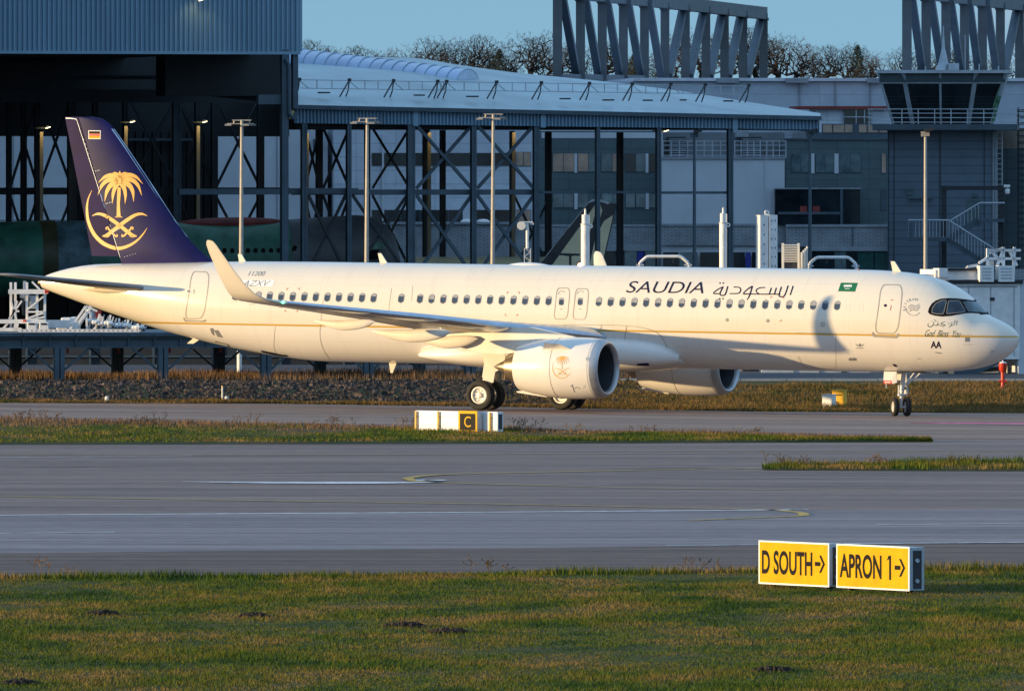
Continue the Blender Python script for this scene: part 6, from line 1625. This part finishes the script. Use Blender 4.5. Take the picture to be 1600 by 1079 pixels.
# long base frame and boxes
t = thing('base_frame', 'low white base frame lying on the pier under the jig tower', 'frame', tuple(on_deck(40, 519, 2)))
mb = MB(); mb.box(on_deck(-60, 499, 1.6), on_deck(72, 505, 2.0)); mb.box(on_deck(-60, 512, 1.6), on_deck(34, 517, 2.0)); mb.bar(on_deck(2, 516, 1.7), on_deck(14, 503, 1.7), .09).bar(on_deck(26, 505, 1.7), on_deck(24, 517, 1.7), .2); mb.box(on_deck(72, 500, 2.6), on_deck(110, 512, 3.2)); mb.build('frame', M_WMET, t)
mb = MB(); mb.box(on_deck(36, 499.3, 1.55), on_deck(41, 502.5, 1.59)); mb.build('red_tab', M_RED, t)
for px, lab in ((50, 'white control box on the pier, left one of two twins'), (69, 'white control box on the pier, right one of two twins')):
    t = thing('control_box', lab, 'control box', tuple(on_deck(px, 518, 1.1)), 0, 'twin control boxes on the pier')
    MB().box(on_deck(px - 8, 503, 1.0), on_deck(px + 8, 516, 1.5)).build('case', M_WMET, t, bevel=.03)
    MB().box(on_deck(px - 5, 504.5, .97), on_deck(px + 4, 507.5, .99)).build('display', M_DK, t)
    mb = MB(); mb.box(on_deck(px - 5, 516, 1.1), on_deck(px - 3, 519, 1.3)); mb.box(on_deck(px + 3, 516, 1.1), on_deck(px + 5, 519, 1.3)); mb.build('foot', M_DK, t)
t = thing('sack_pile', 'white covered crates behind the control boxes', 'crate', tuple(on_deck(110, 519, 4)))
mb = MB(); mb.box(on_deck(95, 496, 3.6), on_deck(112, 504, 4.4)); mb.box(on_deck(110, 495, 3.7), on_deck(121, 506, 4.5)); mb.box(on_deck(88, 504, 3.4), on_deck(126, 519, 4.6)); mb.build('crate', M_WMET, t, bevel=.06)
MB().box(on_deck(94, 509, 3.37), on_deck(104, 511, 3.39)).build('slot', M_DK, t)
t = thing('tilted_ramp', 'white tilted lattice ramp with a red box at its head', 'ramp', tuple(on_deck(125, 519, 2)))
mb = MB(); mb.bar(on_deck(108, 516, 2), on_deck(134, 478, 2), .10).bar(on_deck(118, 517, 2), on_deck(143, 478, 2.4), .10).bar(on_deck(134, 478, 2), on_deck(136, 515, 2), .09).bar(on_deck(139, 478, 2), on_deck(141, 497, 2), .07).bar(on_deck(117, 512, 2), on_deck(134, 489, 2), .14).bar(on_deck(134, 478, 2), on_deck(152, 486, 2), .08); mb.build('lattice', M_WMET, t)
MB().box(on_deck(149, 485, 2.1), on_deck(158, 496, 2.6)).build('red_box', M_RED, t); MB().box(on_deck(144, 485, 2.15), on_deck(148.8, 497, 2.6)).build('grey_box', M_SB, t)
# drilling heads and clutter: a row of small machines along the deck
rnd = random.Random(5)
mach = None
for k in range(18):
    px = 138 + k*4.8; c = on_deck(px, 519, 1.2 + rnd.uniform(0, 3.4)); 
    t = thing('drill_head', 'small white drill machine in the crowded row on the pier deck', 'machine', tuple(c), 0, 'drill machines on the pier deck')
    h_ = max(.34, 1.0 - .036*k)*rnd.uniform(.75, 1.0)
    mb = MB().bar(c, c + Vector((rnd.uniform(-.1, .25), 0, h_)), .09).bar(c + Vector((.12, -.1, 0)), c + Vector((.3, -.1, h_*.9)), .05).bar(c + Vector((-.1, .1, .05)), c + Vector((.2, .1, h_*.6)), .05); mb.build('stand', M_SB if k % 2 else M_WMET, t)
    MB().lathe([(-.14, .02), (-.1, .09), (.06, .1), (.12, .05), (.2, .03)], tuple(c + Vector((.02, -.12, h_*.55))), 'x', 10).build('motor', M_WMET, t, smooth='auto')
    MB().tube(c + Vector((.1, -.15, .02)), c + Vector((.16, -.15, h_*.4)), .05, 8).build('hose', M_DK, t)
    MB().box(c + Vector((-.16, -.14, 0)), c + Vector((.26, .2, .05))).build('base', M_SB, t)
t = thing('white_pole', 'short white round pole standing behind the pier', 'pole', tuple(P(374, 589, 548)))
p = P(374, 548, 548); MB().tube((p.x, 548, GA - .2), (p.x, 548, 2.05), .11, 14).tube((p.x, 548, 2.05), (p.x, 548, 2.1), .13, 14).build('pole', M_WMET, t)
t = thing('yellow_trestle', 'yellow and cream trestle under the pier behind the main wheels', 'trestle', tuple(P(735, 590, 540)))
mb = MB(); mb.box(P(724, 574, 540), P(728, 592, 540.3)); mb.box(P(737, 575, 540), P(741, 592, 540.3)); mb.box(P(722, 585, 540), P(743, 588, 540.5)); mb.build('trestle', M_OCH, t)

t = thing('shade_backdrop', 'long added shade barrier with a pale rail beyond the steel pier', 'backdrop', (-14, 575, GA))
MB().box((-36, 575, GA - .1), (-1, 575.4, 2.1)).build('panel', M_STEELD, t)  # dark sheet standing in for the shade beyond the pier
MB().box((-36, 574.8, 1.0), (-1, 574.9, 1.06)).build('rail', M_STEEL, t)
mb = MB()
for k in range(12): mb.box((-35 + 3*k, 574.9, GA - .1), (-34.9 + 3*k, 574.998, 2.1))
mb.build('post', M_STEEL, t)
# ------------------------------------------------------------------ lamp posts and white ground equipment behind the fuselage
def lamp_post(px, py, lab, Y=600):
    p = P(px, py, Y)
    t = thing('lamp_post', lab, 'lamp post', (p.x, Y, GA), 0, 'tall lamp posts behind the fuselage')
    MB().tube((p.x, Y, GA), (p.x + .06, Y, p.z), .13, 12, .075).tube((p.x, Y, GA), (p.x, Y, GA + .5), .22, 12).build('post', M_LAMPPOST, t, smooth='auto')
    MB().bar((p.x - .42, Y, p.z), (p.x + .52, Y, p.z), .08, .06).bar((p.x - .68, Y + .1, p.z - .17), (p.x + .66, Y + .1, p.z - .17), .05).bar((p.x - .3, Y + .05, p.z), (p.x - .35, Y + .1, p.z - .17), .05).bar((p.x + .4, Y + .05, p.z), (p.x + .45, Y + .1, p.z - .17), .05).build('crossarm', M_LAMPPOST, t)
    for dx in (-.62, .25, .6): MB().box((p.x + dx - .16, Y - .2, p.z - .27), (p.x + dx + .16, Y + .2, p.z - .19)).build('lamp_head', M_LAMPPOST if dx < .5 else M_STEEL, t)
lamp_post(376, 188, 'tall sunlit lamp post nearest the tail fin'); lamp_post(572, 185, 'tall sunlit lamp post in the middle of the three'); lamp_post(769, 178.5, 'tall sunlit lamp post right of the middle one')
def flood_post(px, py, lab, Y, m):
    p = P(px, py, Y); t = thing('flood_post', lab, 'lamp post', (p.x, Y, GA), 0, 'floodlight posts in front of the offices')
    MB().tube((p.x, Y, GA), (p.x, Y, p.z), .12, 12, .07).build('post', m, t, smooth='auto')
    MB().bar((p.x - .22, Y, p.z - .05), (p.x + .2, Y, p.z - .02), .2, .26).build('bracket', m, t)
    MB().bar((p.x - .05, Y - .15, p.z + .12), (p.x + .4, Y - .15, p.z + .22), .4, .16).build('floodlight', M_STEELD, t)
flood_post(1265.5, 209, 'bluish floodlight post left of the control tower', 640, M_STEEL); flood_post(1446, 208, 'floodlight post in front of the control tower', 610, M_LAMPPOST); flood_post(1085, 210, 'thin floodlight post in front of the white plant block', 646, M_STEEL)

def mast(px, py, w, lab, Y=565, box=False):
    p = P(px, py, Y); r = w/2/FPX*Y
    t = thing('white_mast', lab, 'mast', (p.x, Y, GA), 0, 'white masts behind the fuselage')
    if box:
        MB().box((p.x - r, Y, GA), (p.x - r*.05, Y + .6, p.z)).build('box_column', M_WMET, t); MB().box((p.x + r*.05, Y - .05, GA), (p.x + r, Y + .7, p.z + .01)).build('box_column', M_WMET, t)
        mb = MB()
        for k in range(6): mb.box((p.x - r*.6, Y - .02, p.z - .5 - .45*k), (p.x - r*.5, Y - .002, p.z - .42 - .45*k)); mb.box((p.x + r*.3, Y - .07, p.z - .3 - .42*k), (p.x + r*.38, Y - .052, p.z - .22 - .42*k)); mb.box((p.x + r*.7, Y - .07, p.z - .3 - .42*k), (p.x + r*.78, Y - .052, p.z - .22 - .42*k))
        mb.build('fixing', M_DK, t)
        MB().lathe([(-.05, .05), (-.05, .11), (.05, .11), (.05, .05)], (p.x - .02, Y + .2, p.z + .12), 'y', 14).build('lifting_eye', M_WMET, t)
        t.rotation_euler = (0, 0, R(18))
    else:
        MB().tube((p.x, Y, GA), (p.x, Y, p.z), r, 20).build('tube', M_WMET, t, smooth='auto')
        MB().tube((p.x - .02, Y, p.z), (p.x - .02, Y, p.z + .44), r*.72, 16).box((p.x + .02, Y - .1, p.z + .02), (p.x + r*1.0, Y + .1, p.z + .42)).build('head', M_WMET, t, smooth='auto')
        MB().tube((p.x, Y, p.z + .44), (p.x, Y, p.z + .66), .05, 10).tube((p.x, Y, p.z + .64), (p.x, Y, p.z + .72), .03, 8).build('tip', M_WMET, t)
        MB().lathe([(-.06, .05), (-.06, .1), (.06, .1), (.06, .05)], (p.x + r + .05, Y - .05, p.z - .1), 'y', 12).build('ring', M_WMET, t)
        MB().lathe([(p.z - .03 - GA, r), (p.z - .03 - GA, r + .03), (p.z + .02 - GA, r + .03), (p.z + .02 - GA, r)], (p.x, Y, GA), 'z', 20).build('collar', M_SB, t)
mast(914.5, 350, 13.5, 'white round mast in front of the parked tail fin'); mast(1130, 348, 12, 'white round mast in front of the white plant block'); mast(1201, 336, 28, 'pair of square white columns right of the round masts', 565, True)
p = P(824, 352, 562)
t = thing('signal_mast', 'small lattice mast with a round sunlit disc behind the fuselage', 'mast', (p.x, 562, GA))
mb = MB()
for dx in (-.14, .14):
    for dy in (-.14, .14): mb.bar((p.x + dx, 562 + dy, GA), (p.x + dx, 562 + dy, P(824, 388, 562).z), .035)
for k in range(14): z = GA + .4*k; mb.bar((p.x - .14, 561.86, z), (p.x + .14, 561.86, z + .2), .025).bar((p.x + .14, 561.86, z + .2), (p.x - .14, 561.86, z + .4), .025)
mb.build('lattice', M_WMET, t)
MB().tube((p.x, 562, P(824, 388, 562).z), (p.x, 562, p.z + .1), .07, 12).bar((p.x - .3, 562, p.z + .15), (p.x + .25, 562, p.z + .15), .06).build('pole', M_WMET, t)
MB().lathe([(-.08, .001), (-.08, .19), (.05, .2), (.05, .001)], (p.x - .27, 561.9, p.z - .02), 'y', 18).build('disc', M_BOXW, t); MB().box((p.x + .12, 561.9, p.z + .02), (p.x + .3, 562.1, p.z + .12)).build('small_box', M_SB, t)
def arch(x0, x1, yt, lab, Y=560):
    t = thing('hoop_frame', lab, 'frame', (P((x0 + x1)/2, 0, Y).x, Y, GA), 0, 'white hoop frames behind the fuselage')
    mb = MB(); pts = [P(x0, yt + 18, Y), P(x0 + 2, yt + 10, Y), P(x0 + 12, yt + 1, Y), P(x0 + 16, yt, Y), P(x1 - 16, yt, Y), P(x1 - 12, yt + 1, Y), P(x1 - 2, yt + 10, Y), P(x1, yt + 18, Y)]
    mb.path(pts, .07, 8); mb.tube(pts[0], (pts[0].x, Y, GA), .07, 8).tube(pts[-1], (pts[-1].x, Y, GA), .07, 8); mb.build('hoop', M_WMET, t)
    mb = MB()
    for e, sg in ((pts[1], 1), (pts[-2], -1)): mb.bar(e + Vector((-.18, 0, -.1)), e + Vector((.18, 0, -.1)), .12, .08).bar(e + Vector((0, 0, -.3)), e + Vector((.1*sg, 0, .12)), .08)
    mb.build('clamp', M_SB, t)
    mb = MB()
    for u in (.38, .68): q = P(x0 + (x1 - x0)*u, yt + 2, Y); mb.bar(q, q - Vector((0, 0, .25)), .04)
    mb.build('hanger', M_DK, t)
arch(998, 1077, 400.5, 'white hoop frame right of the tall blade aerial'); arch(1263, 1339, 402, 'white hoop frame right of the slatted unit')
p = P(1236, 405, 560)
t = thing('slatted_unit', 'cream slatted cooling unit beside the square white columns', 'cooling unit', (p.x, 560, GA))
mb = MB()
for k in range(11): z = P(1236, 382 + 2.6*k, 560).z; mb.box((p.x - .42, 560, z - .035), (p.x + .38, 560.7, z))
mb.build('slat', M_BOXW, t)
mb = MB()
for dx in (-.42, .3): mb.box((p.x + dx, 560.02, GA), (p.x + dx + .1, 560.1, P(1236, 380, 560).z)); mb.box((p.x + dx, 560.6, GA), (p.x + dx + .1, 560.68, P(1236, 380, 560).z))
mb.build('frame', M_BOXW, t); MB().box((p.x - .38, 560.1, GA), (p.x + .3, 560.6, P(1236, 405, 560).z)).build('body', M_DK, t)
t = thing('leaning_boards', 'cream boards standing on edge right of the slatted unit', 'boards', (P(1257, 0, 558).x, 558, GA))
for k, (px, yt) in enumerate(((1253, 394), (1256, 391), (1259, 388), (1261.5, 385))):
    a = P(px, yt, 558 + k*.3); MB().box((a.x - .03, a.y, GA), (a.x + .025, a.y + 1.0, a.z)).build('board', M_BOXW, t)

# ------------------------------------------------------------------ boarding bridge and trucks at the right
BY = 548
bp = lambda px, py, dy=0: P(px, py, BY + dy)
t = thing('boarding_bridge', 'white boxy boarding bridge cabin standing behind the aircraft nose', 'boarding bridge', (bp(1540, 0).x, BY, GA))
mb = MB(); mb.box(bp(1478, 443), bp(1592, 560, 3)); mb.build('cabin', M_WMET, t, bevel=.03)
mb = MB(); mb.box(bp(1478, 437, -.1), bp(1596, 442, 3.2)); mb.build('roof_edge', M_STEELD, t)
mb = MB(); mb.box(bp(1594, 440, .05), bp(1620, 585, 2.5)); mb.build('end_wall', M_WALLW, t)
mb = MB()
for x in (1512, 1548, 1586): mb.box(bp(x, 447, -.03), bp(x + .8, 556, -.004))
mb.box(bp(1478, 446.5, -.04), bp(1592, 448, -.004)); mb.build('panel_joint', M_CONC, t)
mb = MB(); mb.box(bp(1547, 464.5, -.04), bp(1554.5, 469.5, -.004)); mb.build('vent_plate', M_STEELD, t)
mb = MB(); mb.box(bp(1460, 421, .2), bp(1525, 440, 2.6)); mb.box(bp(1400, 428, .5), bp(1462, 446, 2.2)); mb.box(bp(1465, 419, .1), bp(1478, 433, 1.0)); mb.build('tunnel', M_WMET, t)
mb = MB(); mb.box(bp(1480, 419, .1), bp(1525, 422, 2.7)); mb.build('tunnel_trim', M_STEELD, t)
for x0, x1 in ((1528, 1550), (1559, 1584)):
    q = MB().box(bp(x0, 415, -.3), bp(x1, 440, .2)).build('louvred_panel', M_WMET, t)
    mb = MB()
    for r in range(4):
        for c in range(6): a = x0 + 3 + (x1 - x0 - 6)*c/6; mb.box(bp(a, 418.5 + 5*r, -.32), bp(a + (x1 - x0 - 6)/8, 420.6 + 5*r, -.302))
    mb.build('slot', M_SB, q, off=OFF[q.name])
mb = MB()
for a, b in (((1546, 388), (1546, 415)), ((1572, 386), (1572, 415)), ((1590, 386), (1588, 430)), ((1546, 391), (1600, 391)), ((1546, 396), (1572, 388)), ((1532, 411), (1546, 403)), ((1546, 404), (1600, 404)), ((1572, 390), (1562, 415)), ((1582, 392), (1594, 415)), ((1550, 391), (1572, 412)), ((1513, 417), (1530, 414)), ((1513, 424), (1530, 424)), ((1513, 417), (1513, 424))): mb.bar(bp(*a, .3), bp(*b, .3), .11)
mb.build('roof_frame', M_WMET, t)
mb = MB(); mb.box(bp(1551, 407, .6), bp(1559, 440, .8)); mb.build('cream_panel', M_BOXW, t)
mb = MB(); mb.bar(bp(1500, 588, .4), bp(1592, 545, .4), .35, .5).bar(bp(1592, 575, 2), bp(1500, 582, 2), .2); mb.tube(bp(1480, 560, 1.5), bp(1480, 585, 1.5), .35, 12); mb.box(bp(1490, 574, .2), bp(1506, 590, 1.2)); mb.build('undercarriage', M_STEEL, t)
t.rotation_euler = (0, 0, R(15))
t = thing('equipment_plinth', 'long low blue grey plinth wall behind the nose wheels', 'wall', (bp(1420, 0, 4).x, BY + 4, GA))
MB().box(bp(1190, 577, 4), bp(1640, 592.5, 5.5)).build('wall', M_SB, t)
mb = MB()
for k in range(10): x = 1240 + 40*k; mb.box(bp(x, 578, 3.95), bp(x + 1, 592, 3.996))
mb.build('joint', M_STEEL, t); mb = MB(); mb.bar(bp(1308, 592, 3.6), bp(1322, 578, 3.6), .2).bar(bp(1350, 586, 3.6), bp(1368, 583, 3.6), .1); mb.build('bracket', M_STEEL, t)
t = thing('flatbed_trailer', 'pale blue flatbed trailer seen under the fuselage', 'trailer', (P(1190, 0, 556).x, 556, GA))
MB().box(P(1150, 571, 556), P(1222, 588, 558.4)).build('body', M_SB, t); mb = MB()
for x in (1165, 1205): q = P(x, 592, 555.9); mb.tube((q.x, 555.8, GA + .25), (q.x, 556.1, GA + .25), .27, 16)
mb.build('wheel', M_TYRE, t); MB().bar(P(1222, 589, 556), P(1246, 592, 556), .1).box(P(1236, 586, 555.9), P(1243, 592, 556.3)).build('drawbar', M_STEELD, t)
mb = MB(); mb.box(P(1172, 577, 555.95), P(1186, 583, 555.99)); mb.build('vent', M_STEELD, t)
t = thing('concrete_kerb', 'long pale concrete kerb along the top of the bank', 'kerb', (P(1300, 0, 531).x, 531, GA))
mb = MB(); x = 2.0
while x < 30: mb.box((x, 531.2, GA - .3), (x + 1.96, 531.5, GA + .06 + random.uniform(0, .02))); x += 2
mb.build('kerb', M_CONC, t)

# ------------------------------------------------------------------ winter trees behind everything
M_BARK = mat('bark_dark', (0.016, 0.016, 0.017), 0.9, var=0.25)
M_TWIG = mat('twig_brown', (0.012, 0.012, 0.015), 0.9, var=0.3, vscale=.4)
M_TWIGR = mat('twig_rust', (0.055, 0.026, 0.015), 0.9, var=0.3, vscale=.4)
M_NEEDLE = mat('needle_green', (0.018, 0.034, 0.02), 0.8, var=0.3, vscale=.6)
def tree(name, label, h, seed, twig, npts=800, group='bare trees on the skyline'):
    """bare crown grown inside a lumpy envelope: every node hangs on the nearest node below it, limbs thicken with what they carry."""
    rg = np.random.default_rng(seed)
    root = thing(name, label, 'tree', (0, 0, 0), 0, group)
    pts = [np.array((0, 0, 0.)), np.array((rg.normal(0, .1), 0, h*.16)), np.array((rg.normal(0, .2), rg.normal(0, .2), h*.28))]
    lobes = [(rg.normal(0, h*.15), rg.normal(0, h*.15), h*rg.uniform(.50, .80), h*rg.uniform(.14, .24)) for _ in range(8)]
    cand = []
    while len(cand) < npts:
        lx, ly, lz, lr = lobes[rg.integers(0, 8)]; d = rg.normal(0, 1, 3); d /= np.linalg.norm(d); rr = lr*rg.uniform(.15, 1)**.6
        cand.append(np.array((lx, ly, lz)) + d*rr*np.array((1.1, 1.1, .95)))
    f0 = pts[2]; cand.sort(key=lambda p: np.linalg.norm(p - f0))
    P_ = np.array(pts + cand); par = [-1, 0, 1]; dist0 = np.linalg.norm(P_ - f0, axis=1)
    for i in range(3, len(P_)):
        d = np.linalg.norm(P_[2:i] - P_[i], axis=1) + .22*dist0[2:i]
        d[dist0[2:i] > dist0[i]*.985] += 9; par.append(2 + int(np.argmin(d)))
    cnt = np.ones(len(P_))
    for i in range(len(P_) - 1, 2, -1): cnt[par[i]] += cnt[i]
    cnt[1] = cnt[0] = cnt[2]
    rad = .026*cnt**.45
    limb, tw = MB(), MB()
    def quad(p, q, w_):
        d = Vector(q - p); a = d.cross(Vector(rg.normal(0, 1, 3)))
        if a.length < 1e-6: return
        a = a.normalized()*w_; p, q = Vector(p), Vector(q); tw.add([p - a, p + a, q + a*.5, q - a*.5], [(0, 1, 2, 3)])
    for i in range(1, len(P_)):
        p, q = P_[par[i]], P_[i]
        if rad[i] > .07: limb.tube(p, q, min(rad[par[i]], rad[i]*1.3), 5, rad[i], cap=False)
        else: quad(p, q, max(rad[i], .034))
        if cnt[i] < 5:
            o_ = (q - p); o_ = o_/(np.linalg.norm(o_) + 1e-6)
            for _ in range(4):
                e = o_*.5 + rg.normal(0, .5, 3) + np.array((0, 0, .12)); quad(q, q + e/np.linalg.norm(e)*rg.uniform(.3, .8), .022)
    root['_h'] = float(np.percentile([v[2] for v in tw.v], 99.7))
    limb.build('trunk', M_BARK, root, off=(0, 0, 0)); tw.build('crown', twig, root, off=(0, 0, 0))
    return root
HILLZ = 22.0
hx = np.linspace(-700, 700, 29); hy = [1500, 1620, 1800, 2000, 2150, 2300, 2600, 3100]; hz = [-.5, 4, 12, 19, 22, 22.5, 20, -.5]
hv = [(x, y, z + (1.0*math.sin(x*.02 + y*.01) if 0 < z else 0)) for x in hx for y, z in zip(hy, hz)]
tag(MB().add(hv, [(i*8 + j, (i+1)*8 + j, (i+1)*8 + j + 1, i*8 + j + 1) for i in range(28) for j in range(7)]).build('hill', M_TURF, smooth=True), kind='structure')
protos = [tree('bare_tree', 'bare dark winter tree in the skyline row behind the roofs', 15, s_, M_TWIG if s_ != 12 else M_TWIGR) for s_ in (11, 12, 13, 14)]
def conifer(h, seed):
    rg = random.Random(seed); root = thing('pine_tree', 'dark green pine standing among the bare skyline trees', 'tree', (0, 0, 0), 0, 'pines on the skyline')
    MB().tube((0, 0, 0), (0, 0, h), .22, 6, .03).build('trunk', M_BARK, root, off=(0, 0, 0)); mb = MB()
    for i in range(1500):
        t = rg.random()**.8; z = h*(.3 + .7*t); R_ = (1 - t)**.7*h*.22 + .2; a = rg.uniform(0, 6.283); rr = R_*math.sqrt(rg.random())
        c = Vector((rr*math.cos(a), rr*math.sin(a), z + rg.gauss(0, .2))); e = [Vector((rg.gauss(0, .24), rg.gauss(0, .24), rg.gauss(0, .13))) for _ in range(3)]; mb.add([c + v for v in e], [(0, 1, 2)])
    mb.build('crown', M_NEEDLE, root, off=(0, 0, 0)); return root
pines = [conifer(17, 3)]
tr = [(440, 66, 3), (478, 62, 0), (512, 73, 2), (566, 71, 0), (604, 80, 3), (640, 70, 1), (672, 57, 2), (712, 66, 3), (748, 54, 0), (792, 68, 1), (828, 47, 3), (866, 62, 1), (905, 70, 2), (950, 62, 0), (1000, 76, 1), (1050, 66, 1), (1095, 44, 2), (1135, 50, 1), (1180, 41, 0),
      (1216, 52, 3), (1246, 57, 1), (1296, 70, 0), (1330, 67, 2), (1368, 80, 1), (1408, 72, 3), (1450, 78, 1), (1500, 70, 0), (1548, 80, 1), (1600, 68, 2), (1650, 70, 1), (690, 82, 1), (770, 80, 0), (1270, 86, 1), (1345, 90, 1), (1040, 92, 1), (980, 90, 0), (540, 85, 2)]
lab = {0: 'bare dark winter tree in the skyline row behind the roofs'}
used = set()
for i, (px, py, k) in enumerate(tr):
    Y = 2160 + (i*37 % 120); q = P(px, py, Y); sc_ = (q.z - HILLZ)/protos[k]['_h']
    if k in used: o = copy_tree(protos[k])
    else: o = protos[k]; used.add(k)
    o.location = (q.x, Y, HILLZ); o.rotation_euler = (0, 0, i*1.7); o.scale = (sc_,)*3
    if k == 1: o['label'] = 'rusty brown bare winter tree in the skyline row'; o['group'] = 'rusty bare trees on the skyline'
for i, (px, py) in enumerate(((990, 84), (1030, 80), (1340, 70), (1505, 78), (780, 76))):
    Y = 2150; q = P(px, py, Y); o = pines[0] if i == 0 else copy_tree(pines[0]); o.location = (q.x, Y, HILLZ); o.scale = ((q.z - HILLZ)/17.3,)*3; o.rotation_euler = (0, 0, i)
